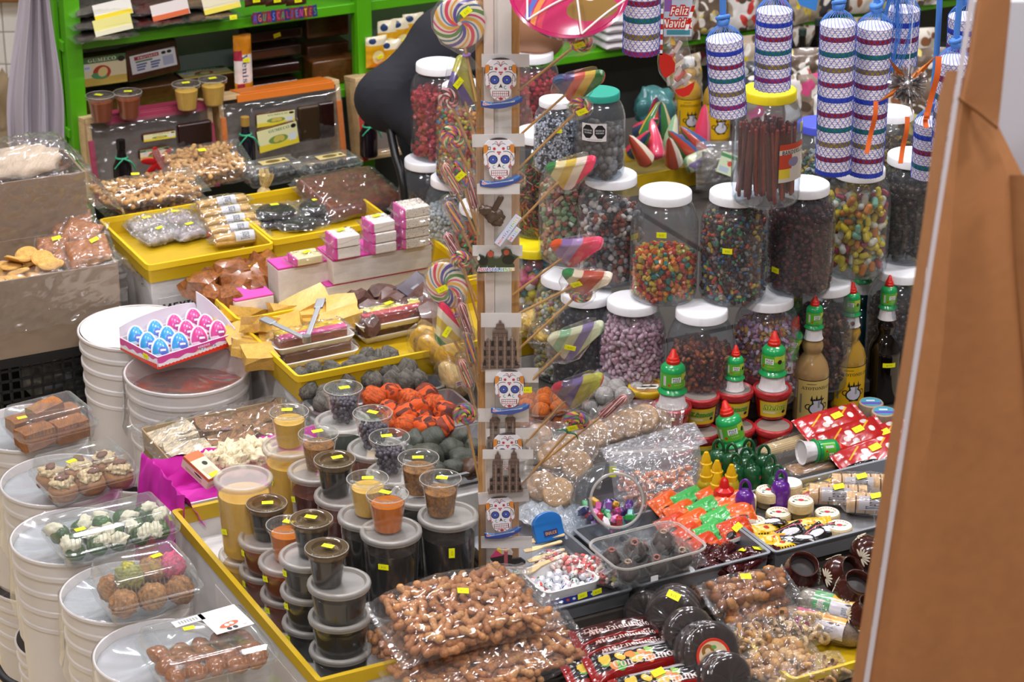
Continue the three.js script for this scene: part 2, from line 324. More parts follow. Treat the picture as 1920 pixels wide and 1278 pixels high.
giftBottle('dark bottle with a gold cork and green ribbon in the orange crate',459,219,-6.24,mat(0x1a1a20,{roughness:0.1}),mat(0xa8843a,{roughness:0.4}));
giftBottle('squat dark bottle with a green ribbon in the red crate',690,212,-6.23,mat(0x1a1018,{roughness:0.1}),mat(0x22181a),0.13);
loaf('small brown paste bar with a yellow label, upper in the magenta crate',[268,268,330,243],-6.245,0.02,BROWNPASTE,{lab:['yellow',0.95,0.8]});
loaf('small brown paste bar with a cream label beside the red ribbon bow',[262,302,318,273],-6.235,0.02,BROWNPASTE,{lab:['fruit',0.95,0.9]});
loaf('brown paste bar with a red packet in the corner of the magenta crate',[335,278,398,225],-6.26,0.02,DARKPASTE);
loaf('yellow labelled paste bar lying behind the pale label, orange crate',[482,240,552,205],-6.25,0.02,BROWNPASTE,{lab:['yellow',1,0.95]});
loaf('paste bar with a pale green pear label leaning in the orange crate',[487,283,560,230],-6.225,0.02,BROWNPASTE,{lab:['yellow',1.0,0.98]}).rotation.z=0.12;
loaf('dark spice packet with a red band in the orange crate',[562,268,600,196],-6.25,0.02,mat(0x3b2a18,{roughness:0.35}));
loaf('brown paste bar at the edge of the orange crate',[600,262,628,190],-6.26,0.02,DARKPASTE);
{// red cloth flower
const a=atV(294,300,-6.215),o=T('cloth_flower','red cloth poinsettia on the film of the magenta crate','decoration',uv(a.u,-6.2,a.h),YAW);
const petal=G('petal',()=>{const g=new THREE.SphereGeometry(1,12,8);g.scale(0.011,0.028,0.003).translate(0,0.026,0);return g;});
for(let i=0;i<6;i++)part('petal',petal,mat(0xc40f14,{roughness:0.6}),o,[0,0,0.002],[0.25,0,i*PI/3+0.3]);
}
// ---------- bags on the upper shelf ----------
function shelfBag(label,px,v,content,labelColor,band,seed,stick){
const b=onV(...px,v),w=b.w,o=T('sweet_bag',label,'candy bag',uv(b.u,v,b.h),YAW);
const L=0.17,th=Math.min(0.055,b.t);
part('contents',bagGeo(w*0.9,L*0.9,th*0.86,seed,{flapX:0,flapZ:0,wrinkle:0.003,nx:16,nzz:12}).translate(0,0.003,-L/2),content,o);
part('film',bagGeo(w,L,th,seed+1,{wrinkle:0.006,nx:24,nzz:16}).translate(0,0.001,-L/2),FILM,o);
if(labelColor)part('paper_label',G('bl' + labelColor+band,()=>new THREE.BoxGeometry(0.11,0.045,0.002)),mat(labelColor,{roughness:0.4}),o,[w*0.12,th*0.62,-0.005],[-0.25,0,0.1]);
if(band)part('label_band',G('bb' + band,()=>new THREE.BoxGeometry(0.108,0.014,0.003)),mat(band),o,[w*0.12,th*0.62-0.014,0.0],[-0.25,0,0.1]);
if(stick)sticker(o,[w*0.35,th*0.5,0.004],[-0.2,0,0],1.2);
}
const earth=textured(grain(0x4a4038,0.5),{roughness:0.6}),redd=textured(grain(0x54201c,0.5),{roughness:0.5}),tan2=textured(grain(0x6a5138,0.5),{roughness:0.6});
shelfBag('uppermost earthy brown bag with a yellow-white label, beside the post',[142,42,255,4],-6.34,earth,0xe8e6dc,0xf0d92a,1);
shelfBag('middle earthy brown bag with a pale yellow label, beside the post',[143,66,255,36],-6.32,earth,0xe6e08c,0xeae6c8,5);
shelfBag('lowest earthy brown bag hanging over the shelf edge',[147,86,258,62],-6.3,earth,null,null,8);
shelfBag('upper dark red bag with an orange and white label',[254,40,360,6],-6.33,redd,0xe2dad6,0xd96a3a,12);
shelfBag('lower dark red bag under the orange label',[258,58,355,36],-6.31,redd,null,null,14);
shelfBag('upper tan bag with a cream label beside the dark red bags',[352,28,455,-6],-6.33,tan2,0xe9e2c2,0xf0df54,17);
shelfBag('lower tan bag with a yellow price sticker over the shelf edge',[358,48,450,24],-6.31,tan2,null,null,21,true);
for(const[i,x]of[478,517,556].entries()){
const b=onV(x-18,12,x+18,-20,-6.36),o=T('snack_pack',NTH[i]+ ' of three dark snack packs above the letter plaque, yellow sticker','candy bag',uv(b.u,-6.36,b.h),YAW);
part('wrapper',bagGeo(0.058,b.t*1.1,0.02,i+30,{nx:10,nzz:10}).rotateX(PI/2).translate(0,b.t/2,-0.012),mat(0x4a3020,{roughness:0.25}),o);sticker(o,[0,b.t*0.4,0.012],[0,0,0],1.2);
}
{// colourful letter plaque
const b=onV(472,40,592,12,-6.345),s='AGUASCALIENTES',o=T('letter_plaque','strip of painted wooden letters on the shelf edge','plaque',uv(b.u,-6.345,b.h),YAW);
part('strip',rboxUp(b.w,b.t*0.95,0.012,0.002),mat(0x8a2f58,{roughness:0.5}),o);
const cols=['#3f62c8','#d97a2a','#2f9a8a','#c83a4a','#4f8ad0','#d84a8a','#3aa05a','#c8402f','#4a57c0','#3f8ac0','#d6487a','#e0c83a','#d05a2a','#3a9a5a'];
const strip=ctex(14*48,64,(g,w,h)=>{for(let i=0;i<14;i++){g.fillStyle=['#7a2f58','#3a2f78','#8a3a2a'][i % 3];g.fillRect(i*48,0,48,h);txt(g,s[i],i*48+24,h/2,56,cols[i]);}});
for(let i=0;i<14;i++){
const t=strip.clone();t.repeat.set(1/14,1);t.offset.set(i/14,0);
part('letter',G('letplate',()=>new THREE.BoxGeometry(0.0138,0.034,0.004)),textured(t),o,[-b.w/2+b.w*(i+0.5)/14,b.t*0.48,0.008],[0,0,(i % 2?1:-1)*0.08]);
}
}
// ---------- packets in the second bay ----------
{
const yb=textured(ctex(96,160,(g,w,h)=>{g.fillStyle='#dca416';g.fillRect(0,0,w,h);g.fillStyle='#e9dfc0';g.fillRect(0,0,w,50);g.fillStyle='#2c3f66';g.beginPath();g.arc(26,26,16,0,7);g.fill();g.fillStyle='#efe29c';g.beginPath();g.ellipse(50,110,26,34,0,0,7);g.fill();}),{roughness:0.25,clearcoat:0.6});
const pos=[[708,100,742,38],[730,92,768,32],[757,80,788,22],[690,122,716,64],[716,128,742,72]];
pos.forEach((p,i)=>{const b=onV(...p,-6.4 +(i>2?0.03:0)),o=T('snack_packet',NTH[i]+ ' yellow and cream snack packet hanging in the bay beside the dark shoulder','candy bag',uv(b.u,-6.4 +(i>2?0.03:0),b.h),YAW);part('wrapper',bagGeo(0.062,b.t*1.05,0.022,i+50,{nx:10,nzz:12}).rotateX(PI/2).translate(0,b.t/2,0),yb,o);sticker(o,[0.006,b.t*0.3,0.024],[0,0,0.3],1);});
}
// ---------- supports ----------
const CARTON=textured(grain(0xcfcdcb,0.06),{roughness:0.75}),BROWNCARD=textured(grain(0x8c7863,0.1),{roughness:0.85});
const uvBox=(u0,u1,v0,v1,h0,h1)=>[uv((u0+u1)/2,(v0+v1)/2,h0),u1-u0,h1-h0,v1-v0];
function crateBox(name,label,cat,u0,u1,v0,v1,h0,h1,m){
const[p,w,h,d]=uvBox(u0,u1,v0,v1,h0,h1),o=T(name,label,cat,p,YAW);
part('carton',rboxUp(w,h,d,0.004),m,o);
part('tape',rboxUp(w*0.99,0.0006,0.05,0.0002),mat(0xb59a6a,{roughness:0.3}),o,[0,h,0]);
return o;
}
{
const o=crateBox('carton','grey white printed carton under the peanut bag tray','box',1.775,2.42,-5.74,-5.365,0.4,0.786,CARTON);
const t=textured(ctex(512,256,(g,w,h)=>{g.fillStyle='#cfcdcb';g.fillRect(0,0,w,h);txt(g,'MEXICO 15 KG.',10,50,52,'#26262a','sans-serif','bold','left');txt(g,'100 GRS. 17 KG.',10,130,52,'#26262a','sans-serif','bold','left');txt(g,'FECHA',150,200,40,'#54403e','sans-serif','bold','left');}),{roughness:0.75});
part('printed_face',new THREE.BoxGeometry(0.3,0.14,0.0012),t,o,[-0.155,0.27,0.1881]);
crateBox('carton','plain carton standing on the floor below the printed grey carton','box',1.775,2.42,-5.74,-5.37,0,0.399,CARTON);
crateBox('carton','long pale carton under the yellow tray of coconut bars','box',1.88,2.505,-5.36,-4.665,0.33,0.727,CARTON);
crateBox('carton','lower pale carton beneath the coconut bar tray, on the floor','box',1.88,2.505,-5.36,-4.67,0,0.329,CARTON);
crateBox('carton','pale carton under the foil trays of candied figs','box',1.89,2.2,-4.655,-4.14,0,0.695,CARTON);
crateBox('carton','low carton under the tray of syrup tubs','box',1.47,1.9,-4.1,-3.6,0,0.33,CARTON);
const table=(label,u0,u1,v0,v1,top,m,g)=>{
const[p,w,,d]=uvBox(u0,u1,v0,v1,0,top),t=T('stall_table',label,'table',p,YAW);
part('table_top',rboxUp(w,0.03,d,0.004),m,t,[0,top-0.03,0]);
for(const a of[-1,1])for(const b of[-1,1])part('leg',G('leg' + top,()=>rboxUp(0.045,top-0.03,0.045,0.003)),GREEN,t,[a*(w/2-0.05),0,b*(d/2-0.05)]);
part('skirt',rboxUp(w*0.96,0.3,0.01,0.002),m,t,[0,top-0.33,d/2-0.03]);
};
const dark=mat(0x3b3530,{roughness:0.7});
table('dark topped stall table under the front row of candy jars',2.225,3.3,-4.64,-4.23,0.699,dark);
table('dark topped stall table under the rear candy jars',2.53,3.2,-5.66,-4.66,0.7,dark);
table('dark topped stall table under the rear sweet bags',3.22,4.9,-6.2,-4.66,0.7,dark);
table('dark topped stall table under the small bottles and tubs',2.225,3.2,-4.225,-4.02,0.644,dark);
table('dark topped stall table under the metal candy trays',1.91,3.2,-4.015,-3.57,0.692,dark);
table('dark topped low table under the nut and snack bags',1.62,3.0,-3.53,-2.9,0.655,dark);
table('dark topped stall table under the peanut slab and husk sweets',2.44,2.51,-5.74,-5.4,0.78,dark);
}
function yellowTray(label,u0,u1,v0,v1,h0,rim,liner=0xcdb01c){
const[p,w,h,d]=uvBox(u0,u1,v0,v1,h0,rim),o=T('yellow_tray',label,'tray',p,YAW);
part('tray',trayGeo(w,d,h,0.004,0.004),YELLOWCARD,o);
part('rolled_rim',loft(w-0.012,d-0.012,0.006,[[0.003,h-0.014],[0.008,h-0.013],[0.008,h+0.002],[0.001,h+0.002],[0.001,h-0.012]],{bottom:false,n:3}),mat(0xe0bd10,{roughness:0.5}),o);
return o;
}
yellowTray('yellow card tray of peanut bags and wafer rolls',1.765,2.095,-5.72,-5.352,0.788,0.835);
yellowTray('yellow card tray of dark patties beside the wafer rolls',2.102,2.43,-5.72,-5.375,0.788,0.835);
yellowTray('yellow tray of tamarind lumps and pink white coconut bars',1.868,2.51,-5.335,-5.02,0.729,0.795);
yellowTray('yellow tray of amber fruit slabs and foam tray bars',1.868,2.51,-5.012,-4.66,0.729,0.79);
// ---------- buckets ----------
const BUCKET=new THREE.MeshPhysicalMaterial({color:0xe9e3e0,roughness:0.35,transmission:0.12,thickness:0});
function bucket(label,p,rim,{r=0.15,top='film',fill,stackOn,handle,print}={}){
const h=0.37,o=T('bucket',label,'bucket',V3(p.x,rim-h,p.z),rr(-0.6,0.6));
if(handle||print)o.rotation.y=0;
const k=r/0.15;
part('shell',G('bshell',()=>latheSharp([[0,0.001],[0.128,0.001],[0.131,0.006],[0.139,0.2],[0.1395,0.205],[0.143,0.206],[0.143,0.213],[0.14,0.216],[0.1405,0.243],[0.145,0.245],[0.145,0.254],[0.141,0.257],[0.142,0.285],[0.147,0.287],[0.147,0.296],[0.143,0.299],[0.1445,0.325],[0.1495,0.327],[0.1495,0.335],[0.1465,0.338],[0.147,0.362],[0.152,0.364],[0.152,0.369],[0.15,0.371],[0.147,0.37],[0.1455,0.36],[0.134,0.012],[0,0.012]],64)),BUCKET,o,null,null,[k,1,k]);
if(fill){
const m={red:textured(ctex(256,256,(g,w,h)=>{g.fillStyle='#6d5a50';g.fillRect(0,0,w,h);for(let i=0;i<90;i++){g.strokeStyle=pick(['#8d4a3a','#a85a40','#57564e','#7a5c4c','#94503e']);g.lineWidth=rr(6,20);const y=rr(0,h);g.beginPath();g.moveTo(rr(-40,w),y);g.bezierCurveTo(rr(0,w),y+rr(-40,40),rr(0,w),y+rr(-40,40),rr(0,w+40),y+rr(-60,60));g.stroke();}}),{roughness:0.25,clearcoat:0.7}),grey:mat(0xa9adb2,{roughness:0.35,clearcoat:0.5}),white:textured(grain(0xe6e0d8,0.05),{roughness:0.5})}[fill];
const y={red:0.315,grey:0.35,white:0.366}[fill];
part('contents',G('bfill' + fill,()=>{const g=new THREE.CircleGeometry(0.1445,48).rotateX(-PI/2);const q=lathe([[0,y],[0.05,y+0.002],[0.1,y],[0.1445,y +(fill==='white'?0.004:0)]],48),a=q.attributes.position,uvs=q.attributes.uv;for(let i=0;i<a.count;i++){a.setY(i,a.getY(i)+ 0.004*nz(a.getX(i)*22,a.getZ(i)*22,3));uvs.setXY(i,0.5+a.getX(i)*3.3,0.5+a.getZ(i)*3.3);}q.computeVertexNormals();return q;}),m,o,null,null,[k,1,k]);
}
if(top==='film'){
const sd=Math.round(rr(1,90));
part('film_cover',G('bfilm' + sd,()=>{const q=lathe([[0,0.361],[0.05,0.36],[0.1,0.362],[0.143,0.369],[0.15,0.373],[0.1545,0.37],[0.155,0.345],[0.156,0.31],[0.158,0.27],[0.162,0.235]],72),a=q.attributes.position;for(let i=0;i<a.count;i++){const x=a.getX(i),y=a.getY(i),z=a.getZ(i),an=Math.atan2(z,x),rad=Math.hypot(x,z);if(rad>0.153){const d=1+0.035*Math.max(0,nz(an*5+sd,y*16,sd))+ 0.02*nz(an*16+sd,y*30,2)*(0.37-y)/0.1;a.setXYZ(i,x*d,y+0.03*(y<0.24?nz(an*4,sd,1):0),z*d);}else a.setY(i,y+0.003*nz(x*26+sd,z*26,4)+ 0.0015*nz(x*80,z*30+sd,8));}q.computeVertexNormals();return q;}),FILM,o,null,null,[k,1,k]);
}
if(print)part('printed_name',G('bprint',()=>new THREE.CylinderGeometry(0.1425,0.1405,0.07,16,1,true,-0.75,0.9)),textured(ctex(256,128,(g,w,h)=>{g.fillStyle='#e9e3e0';g.fillRect(0,0,w,h);txt(g,'COSTENA',w*0.4,34,40,'#4a4644','serif');g.fillStyle='#2f6b46';g.fillRect(0,80,w,48);g.fillStyle='#d9b93a';g.fillRect(0,92,w,36);})),o,[0,0.19,0]);
if(handle){
part('wire_handle',tube([[-0.15,0.3,0.02],[-0.172,0.22,0.08],[-0.15,0.15,0.15],[-0.08,0.125,0.19],[0.02,0.14,0.19],[0.1,0.2,0.16],[0.147,0.3,0.04]],0.0022,40),STEEL,o);
part('black_grip',tube([[-0.156,0.168,0.135],[-0.125,0.138,0.168],[-0.088,0.126,0.187]],0.0085,12,10),mat(0x171717,{roughness:0.6}),o);
}
return o;
}
const bk=(x,y,rim)=>at(x,y,rim);
const R1=0.138,R2=0.124;
bucket('white bucket with a pale smooth cover under the egg box',bk(255,612,0.735),0.735,{top:'none',fill:'white',r:R1});
bucket('white bucket of reddish brown paste under clear film, beside the egg box',bk(350,692,0.73),0.73,{fill:'red',print:true,r:0.143});
bucket('film covered bucket under the box of brown cake bars',bk(58,800,0.7),0.7,{fill:'grey',r:R2});
bucket('film covered bucket under the box of pecan topped cookies',bk(112,898,0.7),0.7,{fill:'grey',r:R2});
bucket('film covered bucket with a black grip, under the coconut limes box',bk(136,1003,0.7),0.7,{fill:'grey',handle:true,r:R2});
bucket('film covered bucket under the box of amaranth balls',bk(234,1108,0.7),0.7,{fill:'grey',r:R2});
bucket('frontmost film covered bucket under the box of orange glazed fruit',bk(302,1222,0.7),0.7,{fill:'grey',r:R2});
for(const[l,x,y,rim,r]of[['pale covered bucket',255,612,0.735,R1],['red paste bucket',350,692,0.73,0.143],['cake bar bucket',58,800,0.7,R2],['cookie bucket',112,898,0.7,R2],['black grip bucket',136,1003,0.7,R2],['amaranth bucket',234,1108,0.7,R2],['frontmost bucket',302,1222,0.7,R2]]){
const o=bucket('lower white bucket standing under the ' + l,bk(x,y,rim),rim-0.37,{top:'none',r:r*0.985});o.position.y=0;o.scale.y=(rim-0.374)/0.371;
}
// ---------- clear hinged boxes of sweets on the buckets ----------
function clam(label,p,yaw,w,d,hb,hl,{tiltX=0,tiltZ=0,stick=[0,0],paper}={}){
const o=T('clear_box',label,'plastic box',p,yaw);o.rotation.order='YXZ';o.rotation.x=tiltX;o.rotation.z=tiltZ;
part('base',loft(w-0.012,d-0.012,0.016,[[-0.006,0],[-0.002,0.004],[0.004,hb-0.002],[0.011,hb],[0.011,hb+0.003]],{n:6,crease:0.7}),BOXCLEAR,o);
part('lid',loft(w-0.012,d-0.012,0.016,[[0.011,hb+0.004],[0.011,hb+0.007],[0.004,hb+0.008],[-0.001,hb+hl*0.72],[-0.006,hb+hl*0.92],[-0.014,hb+hl],[-0.02,hb+hl],[-0.024,hb+hl-0.004]],{bottom:false,top:true,n:6,crease:0.7}),BOXCLEAR,o);
{const n=Math.round(w/0.009),rib=G('cribs' +[w,hb,hl].join(),()=>merged(Array.from({length:n},(_,i)=>rbox(0.002,hl*0.62,0.002,0.0006,1).rotateX(-0.14).translate((i -(n-1)/2)*0.0082,hb+0.01+hl*0.33,d/2-0.0055))));part('rib',rib,BOXCLEAR,o);}
if(stick)sticker(o,[stick[0],hb+hl -(paper?-0.001:0.003),stick[1]],[-PI/2,0,rr(-0.2,0.2)],1.15);
o.updateMatrixWorld(true);return o;
}
const inside=(o,x,y,z)=>o.localToWorld(V3(x,y,z));
function sweet(name,label,cat,geo,m,box,x,y,z,rot=[0,0,0],s=1,group){
const q=new THREE.Quaternion().setFromEuler(box.rotation).multiply(new THREE.Quaternion().setFromEuler(new THREE.Euler(...rot)));
const o=part(name,geo,m,scene,inside(box,x,y,z));o.quaternion.copy(q);typeof s==='number'?o.scale.setScalar(s):o.scale.set(...s);o.userData={label,category:cat};if(group)o.userData.group=group;return o;
}
const rowcol=(r,R,c,C)=>(R>1?(r===R-1?'front row':r===0?'back row':'middle row')+ ', ':'')+ NTH[c]+ ' from the left';
{// brown cake bars
const b=clam('clear hinged box of brown cake bars, topmost on the buckets',at(95,818,0.708),YAW+0.12,0.175,0.14,0.03,0.045,{stick:[-0.07,0.02]});
const m=textured(grain(0x9a5f2c,0.35),{roughness:0.75});
[[-0.048,0.03],[0.03,0.035],[-0.04,-0.035],[0.04,-0.03]].forEach(([x,z],i)=>sweet('cake_bar','brown cake bar in the clear box, ' + rowcol(i<2?1:0,2,i % 2,2),'cake',G('cakebar',()=>chunk(0.075,0.04,0.05,2,0.07)),m,b,x,0.025,z,[0,rr(-0.1,0.1),0],1));
sweet('cake_bar','brown cake bar lying on top of the other four','cake',G('cakebar',()=>0),m,b,0.0,0.058,-0.02,[0.1,0.2,0.05],[1,0.6,0.8]);
}
{// pecan cookies
const b=clam('clear hinged box of round cookies topped with crumbs and pecans',at(160,912,0.708),YAW+0.1,0.195,0.14,0.03,0.045,{stick:[-0.03,0.01]});
const m=textured(grain(0x9c6634,0.3),{roughness:0.7}),c=textured(grain(0xdcc296,0.35),{roughness:0.9}),pec=mat(0x7a4a30,{roughness:0.6});
let k=0;for(const z of[-0.032,0.032])for(const x of[-0.062,0,0.062]){
const g=rowcol(k<3?0:1,2,k % 3,3),o=T('topped_cookie','round cookie with crumb topping in the clear box, ' + g,'cookie',inside(b,x,0.004,z),YAW+rr(0,3));k++;
part('cookie',G('cook',()=>lathe([[0,0],[0.026,0],[0.031,0.008],[0.031,0.022],[0.026,0.03],[0,0.032]],28)),m,o);
part('crumb_topping',G('crumb' + k % 3,()=>lump(0.024,k*3,0.5,3,0.45,3)),c,o,[0.003,0.034,0.002]);
part('pecan',G('pecan',()=>lump(0.012,3,0.25,4,0.5,2)),pec,o,[rr(-0.01,0.01),0.045,rr(-0.008,0.008)],[0,rr(0,3),0],[1.3,1,0.8]);
}
}
{// coconut limes
const b=clam('wide clear box of green limes stuffed with white coconut',at(210,1018,0.708),YAW+0.06,0.245,0.14,0.028,0.04,{stick:[-0.075,0.03]});
const gm=textured(grain(0x2f551c,0.4),{roughness:0.3}),wm=textured(grain(0xe6dfc4,0.15),{roughness:0.85});
let k=0;for(let r=0;r<3;r++)for(let c=0;c<5;c++){
const o=T('stuffed_lime','green lime stuffed with coconut in the wide box, ' + rowcol(r,3,c,5),'candied lime',inside(b,-0.092+c*0.045 +(r % 2)*0.008,0.024,-0.044+r*0.043),rr(0,6));k++;
o.rotation.z=rr(-0.5,0.5);o.rotation.x=rr(-0.4,0.7);
part('peel',G('peel' + k % 2,()=>lump(0.0205,k,0.12,1.5,0.95,3)),gm,o);part('coconut_filling',G('coco' + k % 3,()=>lump(0.017,k*5,0.35,2.2,0.7,3)),wm,o,[0.006,0.013,0.008],null,[1.15,1,0.8]);
}
}
{// amaranth balls
const b=clam('clear hinged box of grainy amaranth balls',at(274,1128,0.708),YAW+0.02,0.185,0.145,0.035,0.056,{stick:[0.03,-0.01]});
const cols=[0xa5703c,0xa8763f,0x9a683a,0xa06c3c,0xa9743c,0xb06a48,0x8f8a3a,0xa07038,0xc04868];
let k=0;for(const[x,y,z]of[[-0.056,0.029,0.036],[0.0,0.029,0.036],[0.056,0.029,0.036],[-0.056,0.029,-0.03],[0.0,0.029,-0.03],[0.056,0.029,-0.03],[-0.03,0.062,0.0],[0.02,0.06,-0.01],[0.056,0.062,-0.004]]){
const w=k===8?'pink':k===6?'olive':'tan';
sweet('amaranth_ball',w + ' grainy amaranth ball in the clear box, ' +(k<3?'front row, ':k<6?'back row, ':'upper layer, ')+ NTH[k % 3]+ ' from the left','amaranth ball',G('amar' + k % 3,()=>lump(0.028,k*7,0.16,6,0.95,4)),textured(grain(cols[k],0.7),{roughness:0.7}),b,x,y,z,[rr(0,3),0,rr(0,3)]);k++;
}
}
{// glazed fruit
const b=clam('front clear box of orange glazed fruit with a white printed label',at(388,1250,0.708),YAW-0.02,0.215,0.185,0.035,0.035,{stick:[-0.02,-0.03],paper:true});
const t=textured(ctex(256,256,(g,w,h)=>{g.fillStyle='#eeecec';g.fillRect(0,0,w,h);g.fillStyle='#9a9a9e';for(let i=0;i<10;i++)g.fillRect(24,18+i*13,110 +(i*37)% 70,5);g.fillStyle='#d9572a';g.beginPath();g.ellipse(120,188,70,26,-0.2,0,7);g.fill();g.fillStyle='#f2ead8';g.beginPath();g.ellipse(105,188,16,14,0,0,7);g.ellipse(140,182,16,14,0,0,7);g.fill();octagon(g,100,232,18);octagon(g,142,230,18);txt(g,'65',210,228,20,'#c33');}),{roughness:0.4});
part('printed_label',new THREE.BoxGeometry(0.075,0.0006,0.085),t,b,[0.05,0.0715,-0.03],[0,0.1,0]);
part('barcode_label',new THREE.BoxGeometry(0.06,0.0006,0.022),textured(ctex(128,48,(g,w,h)=>{g.fillStyle='#f0eeee';g.fillRect(0,0,w,h);g.fillStyle='#333';for(let i=0;i<22;i++)g.fillRect(16+i*4,10,1 +(i*7)% 3,26);})),b,[-0.012,0.0715,-0.055],[0,0.1,0]);
const m=textured(grain(0x9c5a26,0.35),{roughness:0.25,clearcoat:0.6});
let k=0;for(let r=0;r<3;r++)for(let c=0;c<5;c++){sweet('glazed_fruit','orange glazed fruit in the front box, ' + rowcol(r,3,c,5),'candied fruit',G('glz' + k % 3,()=>lump(0.021,k*9,0.14,1.5,0.75,3)),m,b,-0.078+c*0.039,0.022+rr(0,0.012),-0.03+r*0.042,[0,rr(0,3),rr(-0.3,0.3)],[1.15,1,0.9]);k++;}
}
// ---------- brown cartons of biscuits at the left ----------
function openCarton(label,p,yaw,w,d,h,seed){
const o=T('open_carton',label,'box',p,yaw);
part('carton',loft(w,d,0.003,[[0,0],[0,h],[-0.006,h],[-0.006,0.05]],{top:true,n:2,crease:0.3}),BROWNCARD,o);
// film liner drawn over the rim and hanging outside
const g=new THREE.PlaneGeometry(1,1,50,26),q=g.attributes.position;
for(let i=0;i<q.count;i++){
const s=q.getX(i)+ 0.5,t=q.getY(i)+ 0.5,drop=0.75*(1-t);
q.setXYZ(i,(s-0.5)*(w+0.03),h+0.01-Math.max(0,drop-0.1)*h*1.1+0.006*nz(s*14+seed,t*8,1),d/2+0.006-Math.max(0,0.1-drop)*0.5+0.014*Math.abs(nz(s*9+seed,t*5,3))+ 0.006*nz(s*30,t*14,seed));
}
g.computeVertexNormals();part('film_liner',g,FILM,o);
const g2=new THREE.PlaneGeometry(1,1,26,30),q2=g2.attributes.position;
for(let i=0;i<q2.count;i++){const s=q2.getX(i)+ 0.5,t=0.5-q2.getY(i);q2.setXYZ(i,w/2+0.008+t*0.09+0.02*nz(s*7+seed,t*6,5)+ 0.006*nz(s*22,t*20,3),h+0.012-t*h*0.62,(s-0.5)*d*1.02);}
g2.computeVertexNormals();part('film_flap',g2,FILM,o);o.updateMatrixWorld(true);
return o;
}
{
const pf=at(0,535,0.84),pr=at(222,492,0.84);
const yaw=YAW-0.02,w=0.42,d=0.27,h=0.2;
const c=pr.clone().add(V3(-w/2*Math.cos(yaw)- d/2*Math.sin(yaw),-h,w/2*Math.sin(yaw)- d/2*Math.cos(yaw)));
const o=openCarton('brown carton of round biscuits and gummy bags, film hanging over it',c,yaw,w,d,h,3);
const ck=T('plastic_crate','black lattice plastic crate under the biscuit carton','crate',V3(c.x,0,c.z),yaw);
const blk=mat(0x131314,{roughness:0.5}),H=c.y-0.002;
{const bars=[];for(let i=0;i<=16;i++)bars.push(new THREE.BoxGeometry(0.006,0.3,0.006).translate(-w/2+w*i/16,H-0.16,d/2));for(let i=0;i<=10;i++)bars.push(new THREE.BoxGeometry(0.006,0.3,0.006).translate(w/2,H-0.16,-d/2+d*i/10));for(let j=0;j<11;j++){bars.push(new THREE.BoxGeometry(w,0.006,0.006).translate(0,H-0.03-j*0.027,d/2));bars.push(new THREE.BoxGeometry(0.006,0.006,d).translate(w/2,H-0.03-j*0.027,0));}part('lattice',merged(bars),blk,ck);}
part('rim',loft(w,d,0.005,[[0.006,H-0.02],[0.006,H],[-0.01,H],[-0.01,H-0.02]],{bottom:false,n:2}),blk,ck);
part('back_side',rboxUp(w,0.3,0.006),blk,ck,[0,H-0.31,-d/2]);part('floor_plate',rboxUp(w,0.008,d),blk,ck,[0,H-0.31,0]);
for(const[a,b]of[[-1,-1],[1,-1],[-1,1],[1,1]])part('leg',rboxUp(0.04,H-0.3,0.04),blk,ck,[a*(w/2-0.03),0,b*(d/2-0.03)]);
const bis=textured(grain(0xcf9f52,0.35),{roughness:0.8}),edge=mat(0xd79a94,{roughness:0.7});
const spots=[[5,508],[22,500],[35,512],[48,500],[60,488],[50,478],[72,500],[88,506],[92,496],[70,512],[58,524],[30,525],[12,524],[45,524],[100,500],[8,535],[28,490],[80,486]];
part('bed',rboxUp(w*0.95,0.1,d*0.9,0.01),textured(grain(0x8a7a5a,0.3)),o,[0,0.045,0]);
spots.forEach(([x,y],i)=>{
const b=T('round_biscuit',NTH[i % 20]+ ' round golden biscuit counting from the carton corner nearest the wall','biscuit',at(x,y,0.79 +(i % 3)*0.016 +(y<500?0.014:0)),rr(0,3));b.rotation.x=rr(-0.35,0.35);b.rotation.z=rr(-0.4,0.4);
part('biscuit',G('bisc',()=>lathe([[0,0],[0.024,0],[0.0275,0.004],[0.024,0.008],[0,0.009]],24)),bis,b);part('icing_edge',G('biscE',()=>new THREE.TorusGeometry(0.026,0.0028,6,24).rotateX(PI/2).translate(0,0.003,0)),i % 3?bis:edge,b);
});
// gummy bags
const gum=textured(grain(0xa4683a,0.35),{roughness:0.4});
const gb=(label,x,y,hh,ww,dd,yw,st,tx)=>{const b=T('gummy_bag',label,'candy bag',at(x,y,hh),yw);b.rotation.x=tx;part('contents',bagGeo(ww*0.9,dd*0.9,0.03,x,{flapX:0,flapZ:0,wrinkle:0.005,nx:18,nzz:14}).translate(0,0.002,0),gum,b);part('film',bagGeo(ww,dd,0.036,x+2,{wrinkle:0.004,nx:22,nzz:16}),FILM,b);if(st)sticker(b,[st[0],0.037,st[1]],[-PI/2,0,0.3],1.2);};
gb('flat bag of orange brown gummies leaning in the carton corner',135,430,0.84,0.12,0.1,0.2,null,0.7);
gb('flat bag of orange brown gummies leaning behind the front gummy bags',155,445,0.835,0.1,0.09,-0.3,null,0.6);
gb('large flat bag of orange brown gummies with a sticker, carton corner',168,480,0.83,0.115,0.1,0.35,[0.02,-0.015],0.45);
gb('small bag of orange gummies with a sticker beside the biscuits',100,472,0.82,0.085,0.075,0.1,[0.012,-0.01],0.4);
gb('bag of orange gummies at the front edge under the large gummy bag',135,490,0.81,0.1,0.09,-0.2,null,0.35);
}
